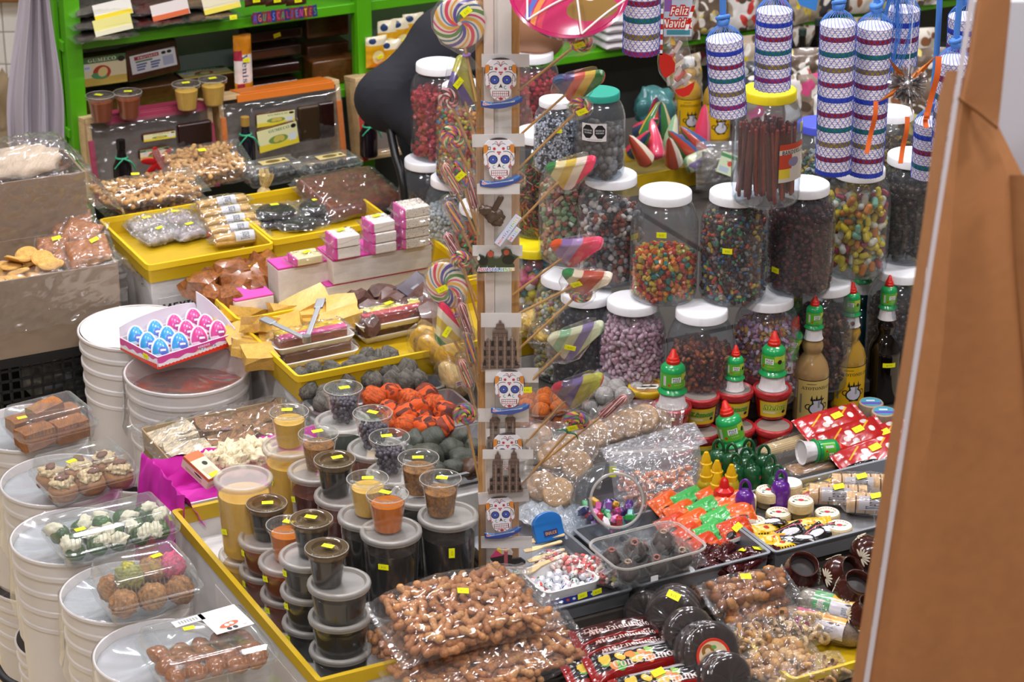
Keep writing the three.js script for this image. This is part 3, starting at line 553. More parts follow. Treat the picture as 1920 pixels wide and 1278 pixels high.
{
const pr=at(160,322,0.99),yaw=YAW-0.05,w=0.4,d=0.2,h=0.24,c=pr.clone().add(V3(-w/2*Math.cos(yaw)- d/2*Math.sin(yaw),-h,w/2*Math.sin(yaw)- d/2*Math.cos(yaw)));
openCarton('tall brown carton of pale bread and chilli chips below the curtain',c,yaw,w,d,h,9);
const st=T('stacked_carton','plain brown carton under the pale bread carton','box',V3(c.x,0,c.z),yaw);part('carton',rboxUp(w,c.y-0.002,d,0.004),BROWNCARD,st);part('tape',rboxUp(w,0.0006,0.05,0.0002),mat(0xb59a6a),st,[0,c.y-0.002,0]);
const o=T('bread_bag','clear bag of pale flat bread on top of the tall brown carton','bread',at(48,318,0.985),yaw);
part('bread',G('brd',()=>lump(0.085,4,0.3,2,0.5,3)),textured(grain(0xcbb8a2,0.2),{roughness:0.8}),o,[0,0.02,0],null,[1.1,0.9,0.9]);part('film',G('brdf',()=>bagGeo(0.23,0.18,0.09,6,{wrinkle:0.007})),FILM,o,[0,-0.01,0]);
const ch=textured(grain(0xa4501e,0.7),{roughness:0.7}),list=[];
for(let i=0;i<120;i++)list.push([V3(rr(-0.18,0.18),rr(0,0.025),rr(-0.085,0.085)),spin(),rr(0.5,1.1),lin(pick([0xb5561c,0x8a3416,0xc47a3a,0x5a4a2a]))]);
const pile=T('chilli_chips','loose orange chilli chips filling the tall brown carton','snack',V3(c.x,0.95,c.z),yaw);pile.userData.kind='stuff';scatter('chip',G('chip',()=>lump(0.014,2,0.3,2,0.35,1)),PURE,pile,list);
}
{// plastic bag with a poster beside the crate
const o=T('poster_bag','grey plastic bag with a yellow and white printed sheet beside the crate','bag',at(8,742,0.36),YAW);
part('bag',bagGeo(0.22,0.3,0.08,7,{wrinkle:0.012}).rotateX(PI/2-0.2).translate(0,0.15,0),new THREE.MeshPhysicalMaterial({color:0x9a9a98,transmission:0.3,roughness:0.3}),o);
part('printed_sheet',new THREE.BoxGeometry(0.11,0.15,0.001),textured(ctex(128,180,(g,w,h)=>{g.fillStyle='#e6e2d8';g.fillRect(0,0,w,h);g.fillStyle='#d8a04a';g.beginPath();g.arc(30,40,44,0,7);g.fill();g.fillStyle='#c9a93a';g.fillRect(0,84,w,64);g.fillStyle='#7d6a2a';for(let i=0;i<4;i++)g.fillRect(12,96+i*12,100-i*9,4);})),o,[-0.02,0.17,0.07],[-0.2,0,0]);
const g=T('grey_bag','crumpled grey plastic bag hanging beside the white bucket','bag',at(108,690,0.52),YAW);part('bag',G('gbag',()=>lump(0.075,5,0.5,2.2,1.2,4)),new THREE.MeshPhysicalMaterial({color:0x8c9094,transmission:0.35,roughness:0.25}),g);
}
// ---------- display box of toy eggs ----------
{
const kl=at(241,640,0.745),kf=at(297,692,0.745),kr=at(431,641,0.745);
const yaw=Math.atan2(-(kr.z-kf.z),kr.x-kf.x)- 0.1,w=kr.distanceTo(kf),d=0.155,h=0.03;
const c=kf.clone().add(V3(w/2*Math.cos(yaw)- d/2*Math.sin(yaw),0,-w/2*Math.sin(yaw)- d/2*Math.cos(yaw)));
const o=T('egg_box','pink and red card display box of toy eggs on the buckets','display box',c,yaw);
const side=(W)=>textured(ctex(512,96,(g,w,h)=>{g.fillStyle='#d8489a';g.fillRect(0,0,w,h);g.fillStyle='#f2eef2';g.beginPath();g.moveTo(0,62);for(let x=0;x<=w;x +=16)g.lineTo(x,48-30*(x/w)**3+8*Math.sin(x*0.06));g.lineTo(w,h);g.lineTo(0,h);g.fill();g.fillStyle='#e0351a';g.beginPath();g.moveTo(0,h);g.lineTo(0,84);for(let x=0;x<=w;x +=12)g.lineTo(x,74-22*(x/w)**2 +(x % 24?7:0));g.lineTo(w,h);g.fill();if(W){txt(g,'KINDER',300,22,22,'#f4f2f4');'SORPRESA'.split('').forEach((s,i)=>txt(g,s,240+i*19,42 +(i % 2)*4,24,['#e4402a','#f0b020','#3a9a4a','#3a6ac0'][i % 4]));}}),{roughness:0.35,clearcoat:0.3});
part('tray',trayGeo(w,d,h,0.002,0,0.001),mat(0xe8e2e8),o);
part('front_panel',new THREE.BoxGeometry(w,h,0.0012),side(true),o,[0,h/2,d/2+0.0008]);
part('side_panel',new THREE.BoxGeometry(d,h,0.0012),side(false),o,[-w/2-0.0008,h/2,0],[0,-PI/2,0]);
part('side_panel',new THREE.BoxGeometry(d,h,0.0012),side(false),o,[w/2+0.0008,h/2,0],[0,PI/2,0]);
const sh=new THREE.Shape();sh.moveTo(-w/2,0);sh.lineTo(-w/2,0.03);sh.bezierCurveTo(-w*0.2,0.05,w*0.3,0.045,w*0.47,0.035);sh.quadraticCurveTo(w*0.5,0.03,w/2,0);sh.lineTo(-w/2,0);
const flap=new THREE.ExtrudeGeometry(sh,{depth:0.0015,bevelEnabled:false});
const rs=new THREE.Shape();rs.moveTo(-d/2,0);rs.lineTo(-d/2,0.012);rs.quadraticCurveTo(0,0.055,d/2,0.06);rs.lineTo(d/2,0);rs.lineTo(-d/2,0);
part('white_flap',new THREE.ExtrudeGeometry(rs,{depth:0.0015,bevelEnabled:false}),mat(0xece4ee,{roughness:0.4}),o,[w/2,h-0.002,0],[0,PI/2,0]);
part('white_flap',flap,mat(0xeee6f0,{roughness:0.4}),o,[0,h-0.004,-d/2-0.001]);
part('red_corner',G('redc',()=>{const s=new THREE.Shape();s.moveTo(-0.025,0);s.absarc(0,0,0.025,PI,0,true);return new THREE.ExtrudeGeometry(s,{depth:0.002,bevelEnabled:false});}),mat(0xe0401c),o,[w/2+0.001,h-0.004,0.05],[0,PI/2,0]);
sticker(o,[-w/2-0.002,0.018,0.03],[0,-PI/2,0],1.1);
o.updateMatrixWorld(true);
const egg=G('egghalf',()=>{const g=new THREE.SphereGeometry(1,20,14,0,PI);const p=g.attributes.position;for(let i=0;i<p.count;i++){const y=p.getY(i),k=1-0.22*y;p.setXYZ(i,p.getX(i)*0.0165*k,y*0.022,p.getZ(i)*0.0165*k);}g.computeVertexNormals();return g;});
let k=0;for(let c2=0;c2<4;c2++)for(let r=0;r<3;r++){
const blue=c2<2,e=T('toy_egg',(blue?'blue':'pink')+ ' and white toy egg in the display box, ' + NTH[c2]+ ' column, ' +['back','middle','front'][r]+ ' row','toy egg',o.localToWorld(V3(-w/2+w*(c2+0.5)/4,0.03,-d*0.33+r*d*0.32)),yaw-0.15);e.rotation.order='YXZ';e.rotation.x=-0.45;e.rotation.z=-0.12;
const face=G('eggface' + blue,()=>textured(ctex(128,128,(g,w,h)=>{g.fillStyle=blue?'#3f9ad6':'#d0468e';g.fillRect(0,0,w,h);g.fillStyle=blue?'#cfe2f0':'#efd0e0';g.fillRect(0,78,w,50);g.fillStyle=blue?'#5a6ec4':'#a83a80';g.beginPath();g.ellipse(64,70,24,16,0.3,0,7);g.fill();g.fillStyle='#e8e8f2';g.fillRect(50,62,28,7);g.fillStyle='#d84a4a';g.fillRect(20,92,40,10);g.fillStyle='#f1f1f4';g.fillRect(96,0,32,h);}),{roughness:0.3,clearcoat:0.4}));
part('printed_half',egg,face,e,null,null,1.22);part('white_half',egg,mat(0xefecef,{roughness:0.3}),e,null,[0,PI,0],1.22);part('foil_flange',G('eggfl',()=>{const s=new THREE.Shape();s.absellipse(0,0,0.0185,0.0245,0,2*PI);return new THREE.ExtrudeGeometry(s,{depth:0.001,bevelEnabled:false,curveSegments:24});}),mat(0xf0eef0),e,[0,0,-0.0005],null,1.2);k++;
}
}
// ---------- peanut bags ----------
const PEANUT=G('peanut',()=>{const g=lathe([[0,-1],[0.26,-0.95],[0.46,-0.66],[0.44,-0.3],[0.36,0.02],[0.42,0.34],[0.48,0.64],[0.28,0.93],[0,1]],10);return g;});
function nutBag(label,p,yaw,w,d,th,nut,{tone=[0x9c5c30,0xa8683a,0x8c4e28,0xb07444],size=0.0135,gap,tilt=[0,0],stick,name='nut_bag',cat='bag of nuts',seed=1,flap=0.13,wr=0.004}={}){
const o=T(name,label,cat,p,yaw);o.rotation.order='YXZ';o.rotation.x=tilt[0];o.rotation.z=tilt[1];
const inP=(q)=>{const s=q.x/(w/2),t=q.z/(d/2),y=(q.y-th/2)/(th/2);const a=1-Math.abs(s)**3,b=1-Math.abs(t)**3;return a>0&&b>0&&Math.abs(y)*th/2<Math.sqrt(a*b)*th/2-size*0.52;};
const pts=packed([-w/2,0,-d/2],[w/2,th,d/2],gap||size*1.12,inP,0.3);
scatter('nut_filling',nut,G('nutmat' + tone[0],()=>textured(grain(0xffffff,0.28,64),{roughness:0.6})),o,pts.map((q)=>[q,nut===PEANUT?[PI/2+rr(-0.45,0.45),rr(-0.3,0.3),rr(0,6.3)]:spin(),size*rr(0.82,1.1),lin(pick(tone))]));
part('film',bagGeo(w*1.02,d*1.03,th*1.04,seed,{flapX:flap,wrinkle:wr,nx:44,nzz:30}).translate(0,-th*0.02,0),FILM,o);
if(stick)for(const[x,z,yh]of[stick])sticker(o,[x,yh||th*1.02,z],[-PI/2 +(yh?0.25:0),0,rr(-0.4,0.4)],1.15);
o.updateMatrixWorld(true);return o;
}
const SHELLTONE=[0xb98a4c,0xc4985c,0xaa7a3e,0xcea468];
nutBag('lower bag of shelled peanuts under the rear peanut bag',at(392,338,0.8),YAW-0.05,0.22,0.15,0.045,PEANUT,{tone:SHELLTONE,size:0.015,seed:3});
nutBag('rear bag of peanuts with a sticker, against the magenta crate',at(382,318,0.84),YAW-0.05,0.215,0.15,0.05,PEANUT,{tone:SHELLTONE,size:0.015,seed:5,stick:[0,-0.02],tilt:[0.25,0]});
nutBag('lower bag of peanuts under the front peanut bag in the yellow tray',at(285,392,0.795),YAW,0.25,0.13,0.05,PEANUT,{tone:SHELLTONE,size:0.015,seed:8});
nutBag('front bag of peanuts with a sticker, resting on another in the yellow tray',at(272,372,0.84),YAW,0.27,0.145,0.052,PEANUT,{tone:SHELLTONE,size:0.0155,seed:11,stick:[-0.01,-0.045],tilt:[0.12,0]});
// wafer rolls in film
{
const roll=textured(grain(0xc9a25e,0.3),{roughness:0.7}),lab=textured(ctex(160,64,(g,w,h)=>{g.fillStyle='#c9ccd2';g.fillRect(0,0,w,h);txt(g,'Yenis',w/2,h/2,40,'#30343e','serif');}),{roughness:0.35});
[[415,384,'rearmost'],[423,402,'second'],[432,418,'middle'],[440,434,'fourth'],[450,449,'front']].forEach(([x,y,l],i)=>{
const o=T('wafer_pack',l + ' film pack of golden wafer sticks in the yellow peanut tray','wafers',at(x,y,0.812 +(4-i)*0.006),YAW-0.03*i);
for(let k=0;k<4;k++)part('wafer',G('wafer',()=>new THREE.CylinderGeometry(0.0075,0.0075,0.13,12).rotateZ(PI/2)),roll,o,[0,(k>1?0.011:0.0),(k % 2?0.0075:-0.0075)]);
part('film',G('wafilm',()=>bagGeo(0.15,0.042,0.034,3,{flapX:0.12,flapZ:0,wrinkle:0.003,nx:26,nzz:14}).translate(0,-0.009,0)),FILM,o);
part('label',G('walab',()=>new THREE.CylinderGeometry(0.0195,0.0195,0.05,14,1,true,-0.7,1.5).rotateZ(PI/2).rotateX(-0.55)),lab,o,[0.01,0.006,0]);
if(i===3)part('red_end',G('redend',()=>new THREE.CylinderGeometry(0.009,0.009,0.006,12).rotateZ(PI/2)),mat(0xa03a1e),o,[-0.07,0.004,0.006]);
});
// flat film packs of pale coconut sweets
const pale=textured(grain(0xa49a90,0.35),{roughness:0.6});
[[276,432,'left rear'],[330,420,'right rear'],[300,452,'left front'],[356,444,'right front']].forEach(([x,y,l],i)=>{
const o=T('coconut_pack',l + ' film pack of pale coconut sweets in the yellow peanut tray','candy bag',at(x,y,0.797),YAW+0.1*i);
for(let k=0;k<6;k++)part('sweet',G('psw' + k % 2,()=>lump(0.017,k+3,0.2,2,0.6,2)),i % 2?mat(0x9d8f8c,{roughness:0.7}):pale,o,[-0.027 +(k % 3)*0.027,0.013,-0.015+Math.floor(k/3)*0.03]);
part('film',G('cpf' + i,()=>bagGeo(0.11,0.085,0.036,i*3,{wrinkle:0.006,flapX:0.1})),HAZYFILM,o);sticker(o,[0,0.037,0],[-PI/2,0,rr(-0.4,0.4)],1.15);
});
}
// dark tray
{
const dk=mat(0x120b0a,{roughness:0.2}),disc=G('patty',()=>lathe([[0,0],[0.04,0],[0.05,0.006],[0.05,0.011],[0.042,0.018],[0.03,0.019],[0.02,0.0165],[0,0.016]],36));
[[508,420,0],[517,402,1],[590,412,0],[597,392,1],[558,424,0],[628,398,0]].forEach(([x,y,n],i)=>{
const o=T('dark_patty',['front left','left upper','middle','right upper','front middle','far right'][i]+ ' glossy dark tamarind patty in the second yellow tray','tamarind patty',at(x,y,0.795+n*0.021),YAW);o.rotation.z=rr(-0.06,0.06);part('patty',disc,dk,o,null,null,[1.05,1,0.95]);
part('film',G('patfilm',()=>bagGeo(0.125,0.115,0.022,4,{wrinkle:0.003,pw:4})),FILM,o);if(n)sticker(o,[0,0.025,-0.01],[-PI/2,0,0],1.2);
});
const s=T('peanut_slab','large brown nut brittle slab wrapped in film, beside the dark patties','brittle',at(655,372,0.815),YAW+0.1);s.rotation.order='YXZ';s.rotation.x=0.18;
part('slab',G('slab',()=>{const g=rbox(0.225,0.035,0.2,0.016,4),p=g.attributes.position;for(let i=0;i<p.count;i++)p.setY(i,p.getY(i)+ 0.004*nz(p.getX(i)*22,p.getZ(i)*22,1));g.computeVertexNormals();return g.translate(0,0.018,0);}),textured(grain(0x63301a,0.45,128),{roughness:0.35}),s);
part('film',bagGeo(0.25,0.222,0.044,9,{wrinkle:0.006,pw:6,flapX:0.04}).translate(0,-0.003,0),FILM,s);
for(const[i,x,y,l]of[[0,510,338,'date box beside the peanut bags, label on its lid'],[1,616,328,'date box with a yellow sticker behind the brown slab']]){
const b=clam('clear ' + l,at(x,y,0.79),YAW+0.05,0.17,0.1,0.03,0.025,{stick:i?[0.0,0.0]:null});
part('label',rboxUp(0.08,0.0008,0.035,0.0003),textured(ctex(128,56,(g,w,h)=>{g.fillStyle='#c9b67a';g.fillRect(0,0,w,h);g.fillStyle='#6d5a2c';g.beginPath();g.ellipse(60,28,34,18,0,0,7);g.fill();octagon(g,112,30,10);})),b,[0.005,0.0553,0.005]);
for(let k=0;k<8;k++)sweet('dark_date','dark date in the clear box ' +(i?'behind the slab':'beside the peanuts')+ ', ' + rowcol(k<4?0:1,2,k % 4,4),'date',G('date',()=>lump(0.016,5,0.15,2,0.8,2)),mat(0x17100e,{roughness:0.3}),b,-0.055 +(k % 4)*0.036,0.018,-0.02+Math.floor(k/4)*0.036,[0,rr(0,3),0],[1.2,1,0.9]);
}
// husk-wrapped sweet
const h=T('husk_sweet','sweet wrapped in a dry corn husk standing in the dark patty tray','candy',at(493,388,0.79),YAW+0.2);h.rotation.z=-0.15;
const husk=textured(grain(0xcdb782,0.35,128,0.3),{roughness:0.85});
part('husk',G('husk',()=>lathe([[0,0],[0.017,0.002],[0.021,0.02],[0.018,0.045],[0.008,0.056],[0.006,0.06],[0.012,0.072],[0.022,0.088],[0.02,0.087],[0.008,0.066]],18)),husk,h);
for(let i=0;i<7;i++)part('husk_blade',G('hblade',()=>{const g=new THREE.PlaneGeometry(0.014,0.045,2,5).translate(0,0.022,0),p=g.attributes.position;for(let k=0;k<p.count;k++)p.setZ(k,0.004*Math.sin(p.getY(k)*60)+ Math.abs(p.getX(k))*0.5);g.computeVertexNormals();return g;}),husk,h,[0.006*Math.sin(i*0.9),0.058,0.006*Math.cos(i*0.9)],[0.4*Math.cos(i*0.9),i*0.9,0.2*Math.sin(i*2)]);
part('tie',G('htie',()=>new THREE.TorusGeometry(0.007,0.002,6,16).rotateX(PI/2)),husk,h,[0,0.058,0]);
}
// ---------- coconut bars and tamarind lumps ----------
{
const amber=textured(grain(0x8a5228,0.45),{roughness:0.28,clearcoat:0.5});
const L=[[377,536,0.05],[400,562,0.04],[432,520,0.052],[420,556,0.03],[466,548,0.05],[485,520,0.046],[450,500,0.04],[503,505,0.042],[385,515,0.035],[478,500,0.042],[437,575,0.04]];
L.forEach(([x,y,r],i)=>{const o=part('tamarind_lump',G('taml' + i % 5,()=>toCreasedNormals(lump(1,i*3,0.42,1.3,1,1),0.4)),amber,scene,at(x,y,0.75+r*0.75),[rr(0,3),rr(0,3),rr(0,3)],r*0.92);o.userData={label:'reddish brown crystallised fruit lump in the yellow tray, ' + NTH[i]+ ' counting from the tray corner',category:'candied fruit'};});
part('frosting',G('frost',()=>lump(0.02,3,0.6,5,0.5,3)),mat(0xbfae8e,{roughness:0.9}),scene.getObjectByName('tamarind_lump_003'),[0,0.4,0.6],null,26);
}
const COCO=textured(grain(0xe4ddd6,0.06),{roughness:0.6}),PINK=mat(0xdc4aa8,{roughness:0.5}),SPECK=textured(ctex(128,128,(g,w,h)=>{g.fillStyle='#dcd4c8';g.fillRect(0,0,w,h);for(let i=0;i<70;i++){g.fillStyle=pick(['#4a4440','#6a625a','#857c72']);g.beginPath();g.ellipse(rr(0,w),rr(0,h),rr(1.5,4),rr(1,3),rr(0,3),0,7);g.fill();}}),{roughness:0.6});
// block of pressed coconut: px,py = front left top corner at height h
function cocoBlock(label,px,py,h,w,d,t,{pinkTop=0,pinkSide=0,m=COCO,film,stick,topM}={}){
const c=at(px,py,h),o=T('coconut_bar',label,'coconut candy',c.clone().add(uv(w/2,-d/2,-t)),YAW);
const ps=pinkSide;
part('bar',rboxUp(w-ps,t-pinkTop,d,0.003),m,o,[ps/2,0,0]);
if(pinkTop)part('pink_layer',rboxUp(w,pinkTop,d,0.002),topM||PINK,o,[0,t-pinkTop,0]);
if(ps)part('pink_layer',rboxUp(ps,t,d,0.002),PINK,o,[-w/2+ps/2,0,0]);
if(film){part('film',bagGeo(w*1.18,d*1.05,t*1.12,px,{wrinkle:0.004,flapX:0.22,pw:7,nx:26,nzz:14}).translate(-w*0.05,-t*0.04,0),FILM,o);}
if(stick)sticker(o,[stick[0],t+0.004,stick[1]],[-PI/2,0,rr(-0.3,0.3)],1.2);
return o;
}
cocoBlock('short white coconut block with a pink top, left of the long block',521,503,0.85,0.135,0.07,0.115,{pinkTop:0.006});
cocoBlock('long white coconut block with a pink top edge, upper of two',624,487,0.862,0.265,0.1,0.066,{pinkTop:0.006});
cocoBlock('long white coconut block under the other long block',612,536,0.795,0.275,0.1,0.062,{pinkTop:0.004});
cocoBlock('pink topped coconut block with a yellow label beside the amber slabs',440,563,0.81,0.1,0.075,0.05,{pinkTop:0.005,stick:null});
cocoBlock('small film wrapped yellowish coconut bar on the short block',555,486,0.872,0.07,0.055,0.02,{pinkSide:0.004,m:mat(0xdcd0a0,{roughness:0.6}),film:true,stick:[0.005,0]});
[[629,468,0.892,'lower'],[628,447,0.922,'upper']].forEach(([x,y,h,l],i)=>cocoBlock(l + ' of two film wrapped pink edged white bars on the long block',x,y,h,0.066,0.062,0.028,{pinkSide:0.006,film:true,stick:i?[0,-0.01]:null}));
[[700,460,0.888,'lowest'],[700,440,0.915,'middle'],[697,420,0.942,'topmost']].forEach(([x,y,h,l],i)=>cocoBlock(l + ' of three film wrapped white bars in the centre of the long block',x,y,h,0.062,0.062,0.025,{pinkSide:0.006,film:true,stick:i===2?[0,-0.01]:null}));
[[758,450,0.888,'lowest'],[757,431,0.915,'second lowest'],[758,412,0.942,'third'],[757,393,0.968,'topmost']].forEach(([x,y,h,l])=>cocoBlock(l + ' of four seed speckled white bars at the right end of the long block',x,y,h,0.07,0.065,0.0255,{pinkSide:0.005,m:SPECK,film:true}));
// ---------- amber slabs, purple lumps, foam trays ----------
{
const amb=textured(grain(0xd3a850,0.15),{roughness:0.3,clearcoat:0.4});
const S=[[430,604,0.1,0.05],[470,590,0.075,0.05],[500,612,0.11,0.055],[455,630,0.085,0.05],[540,585,0.1,0.04],[570,572,0.12,0.045],[560,605,0.12,0.05],[610,590,0.12,0.045],[640,600,0.1,0.04],[505,640,0.11,0.05],[470,655,0.09,0.05],[530,622,0.1,0.05],[600,612,0.09,0.04],[485,668,0.08,0.045],[640,578,0.08,0.05]];
S.forEach(([x,y,w,d],i)=>{const o=part('fruit_slab',G('fslab' + i,()=>chunk(w*0.95,0.036,d*1.35,i*3,0.16)),amb,scene,at(x,y,0.765 +(i % 3)*0.014),[rr(-0.45,0.35),YAW+rr(-0.6,0.5),rr(-0.3,0.3)]);o.userData={label:'amber crystallised fruit slab in the yellow tray, ' + NTH[i]+ ' from its outer corner',category:'candied fruit'};});
const pur=textured(grain(0x5d4038,0.35),{roughness:0.35,clearcoat:0.3});
[[680,565,0.04],[716,556,0.045],[735,578,0.05],[700,590,0.04],[770,548,0.055],[790,570,0.05],[758,585,0.04],[815,590,0.05],[690,610,0.035]].forEach(([x,y,r],i)=>{const o=part('candied_fruit',G('pur' + i % 4,()=>toCreasedNormals(lump(1,i*5+2,0.4,1.4,0.75,1),0.4)),i===4?mat(0x6d6670,{roughness:0.3,clearcoat:0.4}):pur,scene,at(x,y,0.785),spin(),r*0.95);o.userData={label:'purple brown crystallised fruit piece behind the foam trays, ' + NTH[i]+ ' of nine',category:'candied fruit'};});
// foam trays with layered bars; px = centre
const foam=mat(0xefece8,{roughness:0.7});
const barTray=(label,x,y,h,w,d,layers,stick,yaw)=>{
const o=T('foam_tray',label,'food tray',at(x,y,h),yaw);
part('tray',loft(w,d,0.018,[[-0.014,0],[-0.004,0.012],[0,0.018],[-0.003,0.0195],[-0.016,0.004]],{top:true,n:5}),foam,o);
part('fruit_bar',rboxUp(w*0.84,0.03,d*0.62,0.006,3),textured(grain(layers[0],0.35),{roughness:0.4}),o,[0,0.005,0]);
part('sugar_top',G('sug' + w+layers[1],()=>{const g=rbox(w*0.84,0.008,d*0.34,0.003,4);return g;}),textured(grain(layers[1],0.45),{roughness:0.8}),o,[0,0.036,-d*0.14]);
part('sugar_top',G('sug' + w+layers[2],()=>rbox(w*0.84,0.008,d*0.28,0.003,4)),textured(grain(layers[2],0.45),{roughness:0.8}),o,[0,0.036,d*0.16]);
part('film',bagGeo(w*0.99,d*1.0,0.045,x,{wrinkle:0.004,flapX:0,flapZ:0,pw:5}),FILM,o);
if(stick)sticker(o,[0.0,0.048,-0.01],[-PI/2,0,0.3],1.2);
};
barTray('lower white foam tray of brown fruit bar under the yellow topped one',590,672,0.735,0.2,0.085,[0x7a4a22,0x9a6a2c,0x8a5424],false,YAW+0.02);
barTray('lower white foam tray of brown fruit bar under the stickered one',735,625,0.735,0.19,0.085,[0x6e3a20,0x8a4a28,0x8a4424],false,YAW+0.02);
barTray('upper foam tray holding a fruit bar with yellow and pink sugar',583,645,0.772,0.2,0.08,[0x8a4a26,0xd8b830,0xcf4a86],false,YAW+0.02);
barTray('upper foam tray holding a red brown fruit bar, sticker on its film',733,605,0.772,0.19,0.08,[0x8c3422,0xc9c05a,0xb0323a],true,YAW+0.02);
{// tongs
const o=T('tongs','steel serving tongs lying open on the amber slabs','tongs',at(575,635,0.83),0);
const A=at(493,597,0.835).sub(o.position),B=at(603,560,0.86).sub(o.position);
for(const e of[A,B]){const q=new THREE.Quaternion().setFromUnitVectors(V3(1,0,0),e.clone().normalize()),L=e.length();const a=part('arm',rbox(L,0.004,0.013,0.0015).translate(L/2,0,0),STEEL,o);a.quaternion.copy(q);const t=part('tip',G('tongtip',()=>rbox(0.04,0.006,0.022,0.002)),STEEL,o,e.clone().multiplyScalar(0.88));t.quaternion.copy(q);}
part('hinge',G('hinge',()=>new THREE.CylinderGeometry(0.01,0.01,0.016,16)),STEEL,o);
}
{// yellow candied fruit in film
const m=textured(grain(0xd9a928,0.3),{roughness:0.4,clearcoat:0.4}),pl=textured(grain(0xd8b878,0.3),{roughness:0.6});
[[812,660,0.775,'behind the figs',m],[846,672,0.775,'with a white sticker',m],[800,640,0.775,'nearest the foam trays',m],[862,640,0.775,'beside the big swirl lollipop',m],[852,712,0.74,'with a paper label, lowest',pl]].forEach(([x,y,h,l,mm],i)=>{
const o=T('candied_wedge','yellow candied fruit wedge in film ' + l,'candied fruit',at(x,y,h),rr(0,3));o.rotation.z=0.5;
part('fruit',G('wedge' + i % 2,()=>lump(0.04,i+2,0.12,1.6,1.25,3)),mm,o,null,null,[0.75,1,1]);part('film',G('wedgef',()=>lump(0.044,9,0.2,2.5,1.35,4)),FILM,o,null,null,[0.8,1,1.05]);
if(i<2)sticker(o,[-0.02,0.03,0.035],[0,-0.5,0.8],1.1);if(i===4)part('paper_label',new THREE.BoxGeometry(0.028,0.014,0.001),textured(ctex(64,32,(g,w,h)=>{g.fillStyle='#e8d8d6';g.fillRect(0,0,w,h);g.fillStyle='#7a4a52';g.fillRect(6,6,30,5);g.fillRect(6,16,24,4);octagon(g,52,14,7);})),o,[0,0.01,0.042],[0,0,-0.4]);
});
}
}
// ---------- foil trays: figs, chilli fruit, green fruit ----------
function foilTray(label,u0,u1,v0,v1,h0,rim){
const[p,w,h,d]=uvBox(u0,u1,v0,v1,h0,rim),o=T('foil_tray',label,'tray',p,YAW);
part('tray',loft(w-0.02,d-0.02,0.01,[[-0.006,0],[0.004,h],[0.01,h+0.001],[0.01,h-0.004],[0.0105,h+0.002],[0.003,h+0.003],[-0.007,0.002]],{top:true,n:5,crease:0.4,wob:0.008}),mat(0xc9cbd0,{metalness:0.9,roughness:0.28}),o);
}
foilTray('foil tray of grey dried figs',1.872,2.195,-4.655,-4.47-0.1,0.705,0.735);
foilTray('foil tray of orange chilli covered fruit',1.96,2.2,-4.563,-4.37,0.705,0.735);
foilTray('foil tray of dark green candied fruit',1.98,2.215,-4.365,-4.15,0.705,0.735);
{
const fm=textured(grain(0x5a564e,0.7,128),{roughness:0.85}),fig=(k)=>G('fig' + k,()=>{const g=lump(1,k*7,0.13,2.2,1,3),p=g.attributes.position;for(let i=0;i<p.count;i++){const y=p.getY(i);if(y>0.45){const s=1 -(y-0.45)*0.85;p.setX(i,p.getX(i)*s);p.setZ(i,p.getZ(i)*s);p.setY(i,y*1.25);}}g.computeVertexNormals();return g;});
const F=[[562,705],[588,690],[600,712],[577,728],[612,735],[632,705],[650,715],[640,735],[605,752],[622,690],[655,690],[672,680],[690,668],[700,685],[716,672],[668,702],[690,705],[703,712],[730,665],[722,690],[745,700],[742,680],[765,690],[735,712],[762,712],[785,710],[770,698],[650,752],[625,757]];
F.forEach(([x,y],i)=>{const o=part('dried_fig',fig(i % 5),fm,scene,at(x,y+4,0.742 +(y<695?0.018:0.008)),[rr(-0.7,0.7),rr(0,6),rr(-0.7,0.7)],rr(0.021,0.026));const row=y<690?'back':y<715?'middle':'front';o.userData={label:`dusty grey dried fig in the foil tray, ${row} part, ${NTH[i % 20]}${i > 19 ? ' beyond the pile' : ''} from the tub side`,category:'dried fig'};});
const cm=textured(ctex(128,128,(g,w,h)=>{g.fillStyle='#c8490c';g.fillRect(0,0,w,h);for(let i=0;i<26;i++){g.fillStyle=pick(['#4a1c12','#7a2c10','#5c2414','#d8560e']);g.beginPath();g.ellipse(rr(0,w),rr(0,h),rr(8,26),rr(6,16),rr(0,3),0,7);g.fill();}}),{roughness:0.75});
const om=textured(grain(0xb4490f,0.6),{roughness:0.8});
[[702,745],[735,738],[730,770],[770,752],[758,775],[800,738],[815,760],[835,772],[790,782],[762,798],[800,800],[828,800],[738,790],[782,765]].forEach(([x,y],i)=>{const o=part('chilli_fruit',G('chf' + i % 4,()=>{const g=lump(1,i*4+1,0.2,1.8,0.85,3);return g;}),i % 3?cm:om,scene,at(x,y,0.742 +(i===3||i===13||i===4?0.02:0.004)),[rr(-0.5,0.5),rr(0,6),rr(-0.5,0.5)],rr(0.027,0.032));o.userData={label:'orange chilli powdered fruit ball in the foil tray, ' + NTH[i]+ ' counting from the fig side',category:'chilli fruit'};});
const gm=textured(grain(0x3d4036,0.5),{roughness:0.6});
[[775,822,0.03],[808,818,0.036],[800,852,0.045],[845,838,0.034],[868,855,0.036],[850,872,0.03],[890,835,0.03],[820,878,0.028],[885,872,0.034],[862,815,0.026],[768,845,0.024]].forEach(([x,y,r],i)=>{const o=part('green_fruit',G('grf' + i % 4,()=>lump(1,i*6,0.2,1.5,0.8,3)),i===8?mat(0x4a3020,{roughness:0.4}):gm,scene,at(x,y+4,0.735),[rr(-0.5,0.5),rr(0,6),rr(-0.5,0.5)],r*0.82);o.userData={label:'dark grey green candied fruit in the front foil tray, ' + NTH[i]+ ' of eleven',category:'candied fruit'};});
}
